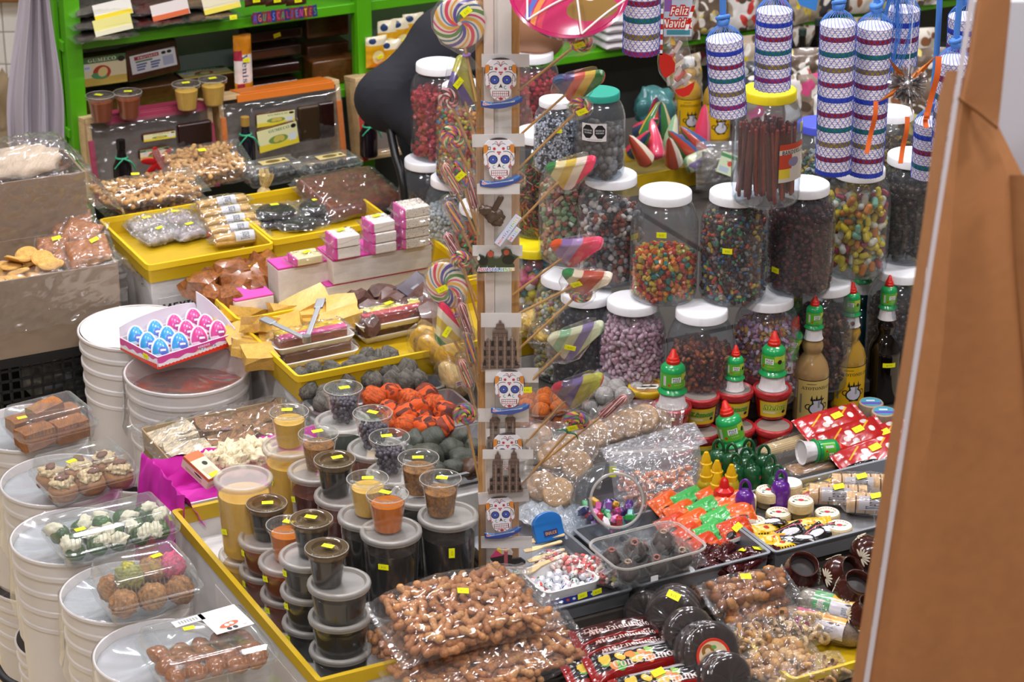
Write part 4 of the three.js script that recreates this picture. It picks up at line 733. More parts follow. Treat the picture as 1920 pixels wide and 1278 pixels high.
// ---------- printed carton with the tubs and cups ----------
{
const[p,w,h,d]=uvBox(1.452,1.885,-4.335,-3.575,0.332,0.70),o=T('display_carton','white printed carton with a yellow rim full of syrup tubs','box',p,YAW);
const side=textured(ctex(512,384,(g,W,H)=>{g.fillStyle='#d9d4d0';g.fillRect(0,0,W,H);g.fillStyle='#e6d24a';g.beginPath();g.ellipse(360,190,60,34,0.6,0,7);g.fill();g.fillStyle='#d8dcc0';g.beginPath();g.ellipse(300,120,50,70,0.3,0,7);g.fill();txt(g,'Ca',420,190,60,'#c8371e','serif');txt(g,'Cafe',420,240,50,'#d8701e','serif');}),{roughness:0.6});
part('carton',loft(w,d,0.003,[[0,0],[0,h],[-0.005,h],[-0.005,0.296]],{top:true,n:2,crease:0.3}),CARTON,o);
part('printed_side',new THREE.BoxGeometry(0.55,h*0.8,0.001),side,o,[-w/2-0.001,h*0.45,0.13],[0,-PI/2,0]);
part('yellow_rim',loft(w,d,0.004,[[0.001,h-0.022],[0.004,h-0.022],[0.004,h+0.003],[-0.007,h+0.003],[-0.007,h-0.03]],{bottom:false,n:3}),YELLOWCARD,o);
}
// ---------- cups and tubs ----------
const LIQ={amber:mat(0x9a4408,{roughness:0.12,transmission:0.2}),honey:mat(0xd8740c,{roughness:0.12,transmission:0.2}),yellow:textured(grain(0xdcac44,0.08),{roughness:0.4}),syrup:SYRUP,red:mat(0x4e1508,{roughness:0.12}),rust:mat(0x7a2f0d,{roughness:0.12,transmission:0.15}),grain:textured(grain(0x8a5a22,0.8,96),{roughness:0.7})};
const BEAD=G('bead',()=>new THREE.SphereGeometry(0.0052,8,6));
const STAINED=new THREE.MeshPhysicalMaterial({color:0xb39a78,transmission:0.82,thickness:0,roughness:0.06,ior:1.5});
function cup(kind,label,p,{stick=true,level=0.055,lidM}={}){
const o=T('lidded_cup',label,'cup',p,rr(-0.5,0.5));
part('cup',G('cupw',()=>lathe([[0,0],[0.0255,0],[0.0268,0.002],[0.0352,0.064],[0.0385,0.0655],[0.0385,0.068]],40)),CLEAR,o);
if(kind==='beads'){
const pts=packed([-0.034,0.005,-0.034],[0.034,0.05,0.034],0.0092,(q)=>Math.hypot(q.x,q.z)<0.0205+q.y*0.135);
scatter('bead_filling',BEAD,G('beadm',()=>mat(0x8a848e,{roughness:0.4})),o,pts.map((q)=>[q,[0,0,0],rr(0.8,1.15),lin(pick([0x9a929c,0x857d88,0xa69ea6]))]));
}else part('filling',G('cupf' + level,()=>{const r=(y)=>0.0252+y*0.125;return lathe([[0,0.0015],[0.0242,0.0015],[r(0.003),0.003],[r(level),level],[r(level)- 0.002,level+0.0005],[0,level+0.0005]],36);}),LIQ[kind],o);
part('lid',G('cuplid',()=>lathe([[0,0.0665],[0.0255,0.0665],[0.0262,0.067],[0.0278,0.0735],[0.029,0.0748],[0.0355,0.0755],[0.0385,0.075],[0.0405,0.0725],[0.0408,0.0685],[0.0398,0.063]],44)),lidM||CLEAR,o);
part('lid_ring',G('cupring',()=>new THREE.TorusGeometry(0.0398,0.0009,6,44).rotateX(PI/2)),FROST,o,[0,0.0735,0]);
if(stick)sticker(o,[rr(-0.006,0.006),0.0757,rr(-0.008,0.004)],[-PI/2,0,rr(-0.5,0.5)- o.rotation.y],1.2);
return o;
}
function tub(kind,label,p,{tall=false,k=1,level,stick,lidTint}={}){
const h=tall?0.165:0.0685,o=T(tall?'tall_tub':'short_tub',label,'plastic tub',p),lv=level||h-0.024,R=(y)=>0.0462 +(0.0085*y)/h;
part('tub',G('tubw' + tall,()=>lathe([[0,0],[0.044,0],[0.0462,0.003],[R(h-0.01),h-0.01],[0.0555,h-0.008]],48)),CLEAR,o,null,null,[k,1,k]);
part('filling',G('tubf' + h+lv,()=>lathe([[0,0.002],[0.0425,0.002],[R(0.005)- 0.0018,0.005],[R(lv)- 0.0018,lv],[R(lv)- 0.004,lv+0.0005],[0,lv+0.0005]],44)),LIQ[kind],o,null,null,[k,1,k]);
part('lid',G('tubl' + tall,()=>lathe([[0,h-0.006],[0.046,h-0.006],[0.0482,h-0.005],[0.0495,h],[0.0515,h+0.0012],[0.0555,h+0.0012],[0.0582,h-0.001],[0.0592,h-0.005],[0.0575,h-0.006],[0.0578,h-0.0105],[0.056,h-0.011]],52)),FROST,o,null,null,[k,1,k]);
if(stick)sticker(o,[Math.sin(stick[0])*R(stick[1])*k*1.01,stick[1],Math.cos(stick[0])*R(stick[1])*k*1.01],[0,stick[0],stick[2]||0],1.1);
return o;
}
// a stack of short tubs; px = lid centre of the topmost at height h
function tubStack(px,py,n,where,kinds,stickAng){
const p=at(px,py,0.63+n*0.0693);
for(let i=0;i<n;i++)tub(kinds[i % kinds.length],(i===n-1?'topmost':i===0?'lowest':NTH[n-1-i]+ ' down')+ ' short tub of the ' + where,V3(p.x+rr(-0.0015,0.0015),0.63+i*0.0693,p.z+rr(-0.0015,0.0015)),{stick:stickAng !==undefined?[stickAng,0.04,0.3]:null});
return V3(p.x,0.63+n*0.0693-0.005,p.z);
}
const onLid=(t,dx=0,dz=0)=>V3(t.x+dx,t.y,t.z+dz);
{
const s4=tubStack(634,1088,3,'front stack of black syrup',['syrup']);
cup('syrup','lidded cup of black syrup on the front stack of black tubs',onLid(s4,-0.019,0.0),{lidM:STAINED});
const s3=tubStack(581,1038,3,'dark syrup stack left of the front black stack',['syrup'],-1.1);
cup('syrup','lidded cup of black syrup just behind the frontmost black cup',onLid(s3,0.004,-0.01),{lidM:STAINED});
const s2=tubStack(541,1047,2,'reddish honey stack beside the dark syrup stack',['rust'],-1.0);
cup('honey','lidded cup of clear amber honey on the reddish honey stack',onLid(s2,-0.002,-0.012));
const s1=tubStack(502,1003,2,'outermost orange brown honey stack, by the carton edge',['rust'],-1.2);
cup('syrup','lidded cup of black syrup on the outermost honey stack',onLid(s1,0.0,-0.004),{lidM:STAINED});
// tall tubs
const tl=(kind,label,px,py,h,opt={},lower)=>{const p=at(px,py,h),b=V3(p.x,h-0.1665,p.z);tub(kind,label,b,{tall:true,...opt});if(lower)tub(kind,lower,V3(b.x+0.002,0.63,b.z),{stick:opt.stick2});return V3(p.x,h-0.005,p.z);};
const d9=tl('syrup','tall tub of black syrup under the orange honey cup',733,991,0.866,{level:0.128,stick:[-0.25,0.112]},'short black syrup tub standing under the one with the honey cup');
cup('honey','lidded cup of glowing orange honey on the tall black tub',onLid(d9,-0.006,-0.01));
const d10=tl('syrup','tall tub of black syrup beside the wooden post',840,962,0.866,{level:0.122,stick:[0.15,0.108,PI/2]},'short black syrup tub standing under the one beside the post');
cup('grain','lidded cup of golden brown granules beside the wooden post',onLid(d10,-0.014,-0.012),{level:0.048});
const d8=tl('syrup','tall tub of black syrup under the yellow cup, behind the honey cup',690,962,0.866,{level:0.13},'short black syrup tub hidden low behind the honey cup tub');
cup('yellow','lidded cup of creamy yellow jelly behind the orange honey cup',onLid(d8,0,-0.012));
const d4=tl('red','tall tub of dark red syrup under the upper black cup',645,923,0.866,{level:0.125,stick:[-1.0,0.1,0.4]},'short dark red tub standing low under the upper black cup');
cup('syrup','lidded cup of black syrup in the middle of the display',onLid(d4,-0.017,-0.008),{lidM:STAINED});
const d3=tl('red','tall tub of red brown syrup under the granule cup',594,878,0.866,{level:0.12,stick:[-1.1,0.11,0.4]},'short red brown tub standing low under the granule cup');
cup('grain','lidded cup of golden brown granules behind the middle black cup',onLid(d3,0.004,-0.018),{level:0.05});
const d2=tl('yellow','tall tub of orange yellow jelly under the rear yellow cup',545,832,0.866,{level:0.128,stick:[-0.9,0.1,-0.4]},'short orange yellow tub standing low under the rear yellow cup');
cup('yellow','lidded cup of creamy yellow jelly at the rear, above the fallen nougat',onLid(d2,-0.002,-0.008));
const d1=tl('yellow','large pale lidded tub of yellow jelly by the magenta paper',456,893,0.866,{level:0.13,stick:[-0.9,0.06,0.3]},'short yellow jelly tub standing under the pale lidded one');
const d11=tl('syrup','tall dark tub under the granule cup near the dried fruit',788,922,0.866,{level:0.13},'short dark tub standing low near the dried fruit');
cup('grain','lidded cup of golden brown granules behind the post side cup',onLid(d11,-0.003,-0.012),{level:0.052});
const d7=tl('rust','tall pale lidded tub under the front cup of grey beads',742,882,0.866,{level:0.05},'short tub low beneath the front cup of grey beads');
cup('beads','front lidded cup of mauve grey candy beads',onLid(d7,-0.012,-0.012));
const d6=tl('red','tall red brown tub under the middle cup of grey beads',705,836,0.866,{level:0.115},'short tub low under the middle cup of grey beads');
cup('beads','middle lidded cup of mauve grey candy beads',onLid(d6,-0.006,-0.012));
const d5=tl('syrup','tall tub under the rear cup of grey beads, touching the fig tray',642,786,0.866,{level:0.11},'short tub low under the rear cup of grey beads');
cup('beads','rear lidded cup of mauve grey candy beads in front of the figs',onLid(d5,0.003,-0.008));
// four cups on the shelf behind
cup('amber','lidded cup of dark amber jelly on the shelf, nearest the green post',at(191,226,0.911));
cup('amber','lidded cup of dark amber jelly on the shelf, beside its twin',at(242,220,0.911));
cup('yellow','lidded cup of yellow jelly on the shelf above the magenta crate',at(351,204,0.911));
cup('yellow','lidded cup of yellow jelly on the shelf between the crates',at(401,195,0.911));
}
// ---------- magenta paper box with nougat, crumb bars ----------
{
const p=uv(1.665,-4.44,0.63),o=T('paper_lined_box','box lined with crumpled magenta tissue paper beside the yellow tubs','box',p,YAW);
part('box',trayGeo(0.37,0.19,0.075,0.004,0),CARTON,o);
const tis=new THREE.MeshPhysicalMaterial({color:0xc11a9c,roughness:0.7,side:THREE.DoubleSide});
const tissue=(fn,nx,ny)=>{const g=new THREE.PlaneGeometry(1,1,nx,ny),q=g.attributes.position;for(let i=0;i<q.count;i++){const s=q.getX(i)+ 0.5,t=q.getY(i)+ 0.5,v=fn(s,t),k=0.01;q.setXYZ(i,v[0]+ k*nz(s*8,t*9,3),v[1]+ k*nz(s*9,t*7,8),v[2]+ k*nz(t*9,s*8,1));}g.computeVertexNormals();part('tissue_paper',g,tis,o);};
// over the left edge and down the outside; along the rear edge; the bed inside
tissue((s,t)=>{const d=Math.max(0,s-0.3)/0.7;return[-0.15-Math.min(1,s/0.3)*0.045-0.03*Math.sin(d*3),s<0.3?0.03+s*0.25:0.105-d*0.36-0.04*(1-t),0.12-t*0.25+d*0.05*(1-t)];},40,40);
tissue((s,t)=>[-0.19+s*0.38,t>0.5?0.1-Math.abs(t-0.6)*0.12:0.088 -(0.5-t)*0.16,-0.085 -(t-0.5)*0.05],44,14);
tissue((s,t)=>[-0.175+s*0.35,0.035,-0.08+t*0.16],20,12);o.updateMatrixWorld(true);
const ng=textured(grain(0xd8cba8,0.3),{roughness:0.85});
[[410,862],[432,855],[455,850],[470,838],[490,840],[445,872],[425,845],[500,852],[478,862],[392,866]].forEach(([x,y],i)=>{const n=part('nougat',G('noug' + i % 3,()=>lump(0.026,i*5,0.7,3.2,0.7,3)),ng,scene,at(x,y,0.715),spin());n.userData={label:'shaggy cream coloured nougat lump in the magenta paper, ' + NTH[i]+ ' of ten',category:'nougat'};});
const c=T('label_card_box','small red and cream card box with a sticker in the magenta paper','box',at(377,890,0.725),YAW+0.35);c.rotation.order='YXZ';c.rotation.x=0.35;
part('box',rboxUp(0.042,0.03,0.085,0.002),textured(ctex(64,128,(g,w,h)=>{g.fillStyle='#d8cdb0';g.fillRect(0,0,w,h);g.fillStyle='#c46a3a';g.fillRect(0,0,w,34);octagon(g,40,60,10);g.fillStyle='#b8ac90';g.fillRect(10,80,40,30);})),c);sticker(c,[0,0.031,0.035],[-PI/2,0,0],1.2);sticker(o,[-0.212,0.05,0.09],[0,-1.2,0.4],1.3);
const r=T('red_bucket','red plastic bucket under the magenta tissue paper','bucket',uv(1.395,-4.4,0.27));part('shell',latheSharp([[0,0],[0.06,0],[0.078,0.3],[0.08,0.3],[0.08,0.312],[0.075,0.312],[0.058,0.006],[0,0.006]],40),mat(0xb3151a,{roughness:0.3}),r);part('blue_band',G('bband',()=>new THREE.CylinderGeometry(0.0724,0.0712,0.02,40,1,true)),mat(0x4a6fae),r,[0,0.19,0]);
const bl=T('low_stand','plain white stand under the red bucket','stand',uv(1.395,-4.4,0),YAW);part('block',rboxUp(0.13,0.268,0.13,0.004),CARTON,bl);
const tb=T('bar_tray','clear film covered carton tray of brown crumb bars beside the red paste bucket','tray',uv(1.69,-4.65,0.64),YAW);
part('carton',trayGeo(0.33,0.19,0.065,0.003,0.004),textured(grain(0xa88a5c,0.12),{roughness:0.8}),tb);part('film',bagGeo(0.36,0.22,0.05,31,{wrinkle:0.009,flapX:0.05}).translate(0,0.035,0),FILM,tb);tb.updateMatrixWorld(true);
const cm=textured(grain(0x7e5a38,0.7,96),{roughness:0.8}),cm2=textured(grain(0xb9ab90,0.4,96),{roughness:0.8});
for(let k=0;k<6;k++){const s=part('crumb_bar',G('crumbbar',()=>chunk(0.1,0.035,0.08,7,0.1)),k % 3===0?cm2:cm,scene,tb.localToWorld(V3(-0.105 +(k % 3)*0.105,0.045,-0.044+Math.floor(k/3)*0.088)),[0,YAW+rr(-0.1,0.1),rr(-0.15,0.15)]);s.userData={label:'brown crumb bar in the film covered carton, ' + rowcol(k<3?0:1,2,k % 3,3),category:'sweet bar'};}
crateBox('carton','pale carton under the crumb bars and the magenta paper','box',1.535,1.86,-4.75,-4.345,0,0.628,CARTON);
}
// ---------- wooden post hung with magnets and lollipops ----------
const ZP=-4.2;
{
const o=T('display_post','wooden post with white strips, hung with souvenir magnets and lollipops','post',V3(-0.026,0.66,ZP-0.045),0.04);
part('wood_batten',rboxUp(0.078,1.75,0.03,0.002),textured(grain(0xb98a52,0.3,128,0.3),{roughness:0.6}),o);
part('cream_strip',rboxUp(0.018,1.75,0.022,0.002),mat(0xdccfc6,{roughness:0.6}),o,[-0.0165,0,0.026]);
part('white_strip',rboxUp(0.031,1.75,0.016,0.001),mat(0xdcd8d2,{roughness:0.6}),o,[0.0085,0,0.023]);
part('clear_tape',new THREE.BoxGeometry(0.1,0.02,0.05),FILM,o,[0.012,0.98,0.01]);
}
function plaque(shape,w,h,depth,map){
const g=new THREE.ExtrudeGeometry(shape,{depth,bevelEnabled:true,bevelSize:0.0006,bevelThickness:0.0006,bevelSegments:1,curveSegments:8}),p=g.attributes.position,u=g.attributes.uv;
for(let i=0;i<p.count;i++)u.setXY(i,p.getX(i)/w+0.5,p.getY(i)/h+0.5);return g;
}
const poly=(pts)=>{const s=new THREE.Shape();pts.forEach(([x,y],i)=>i?s.lineTo(x,y):s.moveTo(x,y));s.closePath();return s;};
const rainbow=['#c8323a','#b03a6a','#6a3a9a','#3f56b4','#3a6ac0','#3f9ac0','#3fa06a','#8ab84a','#d8c83a','#e08a3a','#c8323a'];
function rainbowText(g,s,x,y,w,size){g.font='bold ' + size + 'px sans-serif';g.textAlign='center';g.textBaseline='middle';for(let i=0;i<s.length;i++){const X=x+w*(i+0.5)/s.length;g.lineWidth=size*0.22;g.strokeStyle='#eef0f6';g.strokeText(s[i],X,y);g.fillStyle=rainbow[Math.floor(i*10/s.length)];g.fillText(s[i],X,y);}}
const SKULL={
shape:()=>{const s=new THREE.Shape(),k=0.001;const P=(x,y)=>[x*k,y*k];s.moveTo(...P(0,40));s.bezierCurveTo(...P(16,40),...P(29,32),...P(29,14));s.bezierCurveTo(...P(29,8),...P(26,4),...P(26,0));s.bezierCurveTo(...P(28,-6),...P(27,-12),...P(19,-13));s.lineTo(...P(17,-26));s.bezierCurveTo(...P(14,-34),...P(8,-37),...P(0,-37));s.bezierCurveTo(...P(-8,-37),...P(-14,-34),...P(-17,-26));s.lineTo(...P(-19,-13));s.bezierCurveTo(...P(-27,-12),...P(-28,-6),...P(-26,0));s.bezierCurveTo(...P(-26,4),...P(-29,8),...P(-29,14));s.bezierCurveTo(...P(-29,32),...P(-16,40),...P(0,40));return s;},
map:()=>ctex(256,336,(g,w,h)=>{
g.fillStyle='#ebe9ee';g.fillRect(0,0,w,h);const cx=w/2;
g.fillStyle='#d98a3a';g.beginPath();g.ellipse(18,80,26,38,0.4,0,7);g.ellipse(238,80,26,38,-0.4,0,7);g.fill();
g.lineWidth=5;g.strokeStyle='#2b2c38';
for(const s of[-1,1]){
g.fillStyle='#2d2a34';g.beginPath();g.arc(cx+s*48,166,37,0,7);g.fill();g.fillStyle='#3c55b4';for(let i=0;i<8;i++){g.beginPath();g.arc(cx+s*48+20*Math.cos(i*PI/4),166+20*Math.sin(i*PI/4),11,0,7);g.fill();}g.fillStyle='#d8dcf0';g.beginPath();g.arc(cx+s*48,166,6,0,7);g.fill();
g.beginPath();g.arc(cx+s*54,158,58,s>0?-1.9:-2.6,s>0?0.4:-1.2+0.0);g.stroke();
g.strokeStyle='#b43244';g.lineWidth=7;g.beginPath();g.arc(cx+s*92,226,16,0,5);g.stroke();g.beginPath();g.arc(cx+s*92,226,7,1,6);g.stroke();g.strokeStyle='#2b2c38';g.lineWidth=5;
g.strokeStyle='#3f9080';g.beginPath();g.arc(cx+s*38,226,12,1,5);g.stroke();g.strokeStyle='#2b2c38';
for(let i=0;i<7;i++){g.fillStyle=i % 2?'#2b2c38':'#b43244';g.beginPath();g.arc(cx+s*(96-i*1.5),130+i*13,4.5,0,7);g.fill();}
g.fillStyle='#bd3446';g.beginPath();g.arc(cx+s*36,78,12,0,7);g.fill();g.strokeRect(cx+s*76-9,62,18,22);
g.strokeStyle='#4a6a9a';g.beginPath();g.moveTo(cx,60);g.quadraticCurveTo(cx+s*26,20,cx+s*52,46);g.stroke();g.strokeStyle='#b4402e';g.beginPath();g.moveTo(cx,60);g.quadraticCurveTo(cx+s*14,6,cx+s*30,26);g.stroke();g.strokeStyle='#2b2c38';
g.strokeStyle='#b43244';g.beginPath();g.arc(cx+s*26,318,12,2.4,6.5);g.stroke();g.strokeStyle='#2b2c38';
}
g.fillStyle='#b43244';g.beginPath();g.arc(cx-8,108,9,0,7);g.arc(cx+8,108,9,0,7);g.moveTo(cx-16,112);g.lineTo(cx,130);g.lineTo(cx+16,112);g.fill();g.beginPath();g.arc(cx,316,13,0,7);g.fill();
g.fillStyle='#26262e';g.beginPath();g.moveTo(cx,196);g.lineTo(cx-16,232);g.lineTo(cx,224);g.lineTo(cx+16,232);g.fill();
g.fillStyle='#8a3a40';g.fillRect(cx-66,254,132,44);g.fillStyle='#f0eef2';for(let i=0;i<8;i++){g.fillRect(cx-60+i*15,258,12,16);g.fillRect(cx-60+i*15,278,12,16);}
g.strokeStyle='#3a3034';g.lineWidth=8;g.strokeRect(2,2,w-4,h-4);
}),
};
const bannerMap=G('banner',()=>ctex(320,64,(g,w,h)=>{g.fillStyle='#3a4f9a';g.fillRect(0,0,w,h);g.fillStyle='#4a86c4';g.fillRect(0,6,w,26);rainbowText(g,'AGUASCALIENTES',18,36,230,27);}));
const churchMap=G('church',()=>ctex(256,256,(g,w,h)=>{g.fillStyle='#6d5a50';g.fillRect(0,0,w,h);g.strokeStyle='#463a34';g.lineWidth=3;for(let y=20;y<h;y +=22){g.beginPath();g.moveTo(0,y);g.lineTo(w,y);g.stroke();}for(let x=12;x<w;x +=26){g.beginPath();g.moveTo(x,60);g.lineTo(x,h);g.stroke();}g.fillStyle='#2c2420';for(let r=0;r<3;r++)for(let c=0;c<5;c++){g.beginPath();g.arc(30+c*50,110+r*50,10,PI,0);g.rect(20+c*50,110+r*50,20,20);g.fill();}g.fillStyle='#8e7a6c';for(let c=0;c<6;c++)g.fillRect(8+c*48,80,8,170);}));
const tower=(x,w,base,top)=>[[x-w,base],[x-w,base +(top-base)*0.62],[x-w*0.55,base +(top-base)*0.7],[x-w*0.5,base +(top-base)*0.86],[x-w*0.12,base +(top-base)*0.92],[x-w*0.12,top],[x+w*0.12,top],[x+w*0.12,base +(top-base)*0.92],[x+w*0.5,base +(top-base)*0.86],[x+w*0.55,base +(top-base)*0.7],[x+w,base +(top-base)*0.62],[x+w,base]];
function magnet(kind,label,card,mx,my,k,{z=0,rot=0,header=0.24,stick,banner=true}={}){
const a=atZ(card[0],card[3],ZP),b=atZ(card[2],card[1],ZP),w=b.x-a.x,h=b.y-a.y;
const o=T('souvenir_magnet',label,'magnet',V3((a.x+b.x)/2,(a.y+b.y)/2,ZP+z));o.rotation.z=rot;o.rotation.x=-0.03;
const c=atZ(mx,my,ZP),lx=c.x -(a.x+b.x)/2,ly=c.y -(a.y+b.y)/2;
part('clear_bag',new THREE.BoxGeometry(w,h,0.0035),FILM,o,[0,0,0]);
part('paper_header',new THREE.BoxGeometry(w*0.99,h*header,0.001),mat(0xe2dedc,{roughness:0.7}),o,[0,h/2-h*header/2,-0.0004]);
if(kind==='skull')part('painted_skull',G('skullG',()=>plaque(SKULL.shape(),0.058,0.077,0.003,0)),G('skullM',()=>textured(SKULL.map(),{roughness:0.35,clearcoat:0.4})),o,[lx,ly,0.002],null,[k,k,1]);
if(banner===true)part('name_banner',G('banG',()=>{const s=new THREE.Shape();s.moveTo(-0.036,0.003);s.quadraticCurveTo(-0.006,-0.008,0.03,0.012);s.lineTo(0.031,0.009);s.lineTo(0.038,0.01);s.lineTo(0.036,0.002);s.quadraticCurveTo(0,-0.018,-0.036,-0.007);s.closePath();const g=plaque(s,0.078,0.03,0.002,0),p=g.attributes.position,u=g.attributes.uv;for(let i=0;i<p.count;i++){const X=p.getX(i),m=10*X*X+0.09*X-0.007;u.setXY(i,X/0.078+0.47,Math.min(1,Math.max(0,(p.getY(i)- m)/0.012+0.45)));}return g;}),G('banM',()=>textured(bannerMap,{roughness:0.35,clearcoat:0.4})),o,[lx+0.001,ly-0.041*k,0.0035],null,[k,k,1]);
if(kind==='church1'||kind==='church2'){
const pts=kind==='church1'?[[-0.03,-0.035],[-0.026,-0.03],[-0.026,-0.005],...tower(-0.019,0.006,-0.005,0.012),...tower(0,0.012,-0.005,0.042),...tower(0.019,0.006,-0.005,0.013),[0.026,-0.005],[0.026,-0.03],[0.032,-0.033],[0.03,-0.038],[-0.03,-0.041]]:[[-0.032,-0.034],[-0.028,-0.03],[-0.028,-0.014],...tower(-0.014,0.009,-0.012,0.04),[-0.004,-0.008],[0.004,-0.008],...tower(0.015,0.009,-0.012,0.044),[0.026,-0.012],[0.028,-0.03],[0.034,-0.03],[0.03,-0.037],[-0.03,-0.042]];
part('church_relief',plaque(poly(pts),0.066,0.086,0.004,0),G('churchM',()=>textured(churchMap,{roughness:0.5})),o,[lx,ly,0.002],null,[k,k,1]);
}
if(kind==='cocks'){
const pts=[[-0.036,-0.012],[-0.03,-0.006],[-0.034,0.004],[-0.03,0.012],[-0.022,0.008],[-0.02,0.004],[-0.016,0.014],[-0.01,0.02],[-0.004,0.016],[-0.005,0.006],[0.0,0.004],[0.008,0.006],[0.012,0.012],[0.01,0.02],[0.018,0.026],[0.026,0.022],[0.03,0.012],[0.04,0.008],[0.034,0.002],[0.03,-0.004],[0.034,-0.01],[0.02,-0.012],[0.034,-0.013],[0.034,-0.019],[-0.03,-0.024],[-0.036,-0.02]];
part('rooster_relief',plaque(poly(pts),0.08,0.05,0.003,0),textured(ctex(192,128,(g,w,h)=>{g.fillStyle='#3f4630';g.fillRect(0,0,w,h);g.fillStyle='#23261c';g.beginPath();g.ellipse(40,62,22,26,0,0,7);g.ellipse(150,58,28,24,0,0,7);g.fill();g.fillStyle='#b8523a';g.beginPath();g.ellipse(72,30,14,16,0,0,7);g.ellipse(142,22,12,14,0,0,7);g.fill();g.fillStyle='#d8dcd6';g.beginPath();g.ellipse(18,50,9,12,0,0,7);g.fill();rainbowText(g,'AGUASCALIENTES',16,106,168,21);}),{roughness:0.45}),o,[lx,ly,0.002],null,[k,k,1]);
}
if(kind==='boot'){
part('bronze_relief',G('boot',()=>{const g=merged([moved(lump(0.014,3,0.4,1.6,0.9,3),0,-0.004,0),moved(lump(0.011,8,0.3,2,0.8,3),-0.014,0.006,0),moved(new THREE.CapsuleGeometry(0.005,0.024,4,10),0.004,0.016,0,0,0,-0.5),moved(lump(0.008,5,0.3,2,1,2),0.006,-0.012,0.005)]);return g.scale(1,1,0.45);}),mat(0x5d4c40,{metalness:0.4,roughness:0.35}),o,[lx-0.012,ly+0.008,0.006],null,1.15);
part('name_banner',plaque(poly([[-0.033,-0.006],[-0.033,0.006],[0.033,0.006],[0.033,-0.006]]),0.066,0.012,0.002,0),textured(ctex(320,64,(g,w,h)=>{g.fillStyle='#cdd4ea';g.fillRect(0,0,w,h);rainbowText(g,'AGUASCALIENTES',6,34,308,34);})),o,[lx+0.012,ly-0.022,0.008],[0,0,0.95]);
part('name_banner',plaque(poly([[-0.014,-0.005],[-0.014,0.005],[0.014,0.005],[0.014,-0.005]]),0.028,0.01,0.002,0),textured(ctex(128,48,(g,w,h)=>{g.fillStyle='#cdd4ea';g.fillRect(0,0,w,h);rainbowText(g,'MEXICO',4,25,120,30);})),o,[lx+0.023,ly-0.03,0.007],[0,0,0.95]);
}
if(kind==='bull'){
const pts=[[-0.03,-0.02],[-0.034,0.002],[-0.03,0.012],[-0.018,0.028],[-0.004,0.026],[0.006,0.028],[0.012,0.02],[0.01,0.006],[0.028,0.008],[0.038,0.0],[0.038,-0.014],[0.042,-0.026],[-0.034,-0.034]];
part('bull_relief',plaque(poly(pts),0.084,0.066,0.003,0),textured(ctex(224,176,(g,w,h)=>{g.fillStyle='#c0b2a8';g.fillRect(0,0,w,h);g.fillStyle='#2e2a2a';g.beginPath();g.ellipse(120,80,96,34,0.12,0,7);g.fill();g.fillStyle='#c0406a';g.beginPath();g.moveTo(24,66);g.lineTo(54,16);g.lineTo(96,50);g.fill();g.fillStyle='#d8b83a';g.beginPath();g.moveTo(54,16);g.lineTo(80,8);g.lineTo(90,46);g.fill();g.fillStyle='#a8545c';g.fillRect(98,16,20,100);g.fillStyle='#d8a890';g.beginPath();g.arc(108,18,10,0,7);g.fill();g.fillStyle='#e8e2de';g.fillRect(70,118,130,8);rainbowText(g,'AGUASCALIENTES',14,150,200,24);})),o,[lx,ly,0.002],null,[k,k,1]);
}
if(stick){const s=atZ(stick[0],stick[1],ZP);sticker(o,[s.x -(a.x+b.x)/2,s.y -(a.y+b.y)/2,0.004],[0,0,0],1.1);}
}
magnet('skull','painted skull magnet at the top of the post',[903,98,993,198],939,145,1.0,{z:0.012});
magnet('skull','painted skull magnet second from the top of the post',[886,247,985,345],936,293,1.0,{z:0.014,rot:0.02});
magnet('boot','bronze coloured magnet with a slanted name strip, third down the post',[895,338,975,458],940,400,1,{z:0.02,header:0.16,banner:false});
magnet('cocks','dark green magnet of two fighting cocks on the post',[886,455,980,520],930,482,1.0,{z:0.014,header:0.3,banner:false});
magnet('church1','grey church magnet with one tall spire on the post',[902,582,978,690],938,640,1.15,{z:0.014,banner:false});
magnet('skull','painted skull magnet with a yellow price sticker beside it',[910,682,1010,772],955,720,0.97,{z:0.02,stick:[987,721],header:0.3});
magnet('church2','twin tower church magnet half hidden between two skulls',[896,762,992,830],942,800,1.0,{z:0.01,header:0.36,banner:false});
magnet('skull','painted skull magnet half covered by a church magnet',[912,796,1010,862],952,838,0.97,{z:0.017,rot:0.02,header:0.3,banner:false});
magnet('church2','brown twin tower church magnet low on the post',[905,832,1000,918],948,872,1.05,{z:0.026,header:0.2,banner:false});
magnet('skull','tilted painted skull magnet lowest on the post',[900,912,995,1002],939,953,0.95,{z:0.02,rot:0.08});
magnet('bull','bull and bullfighter magnet at the foot of the post',[902,996,998,1078],950,1040,0.95,{z:0.022,header:0.26,banner:false});
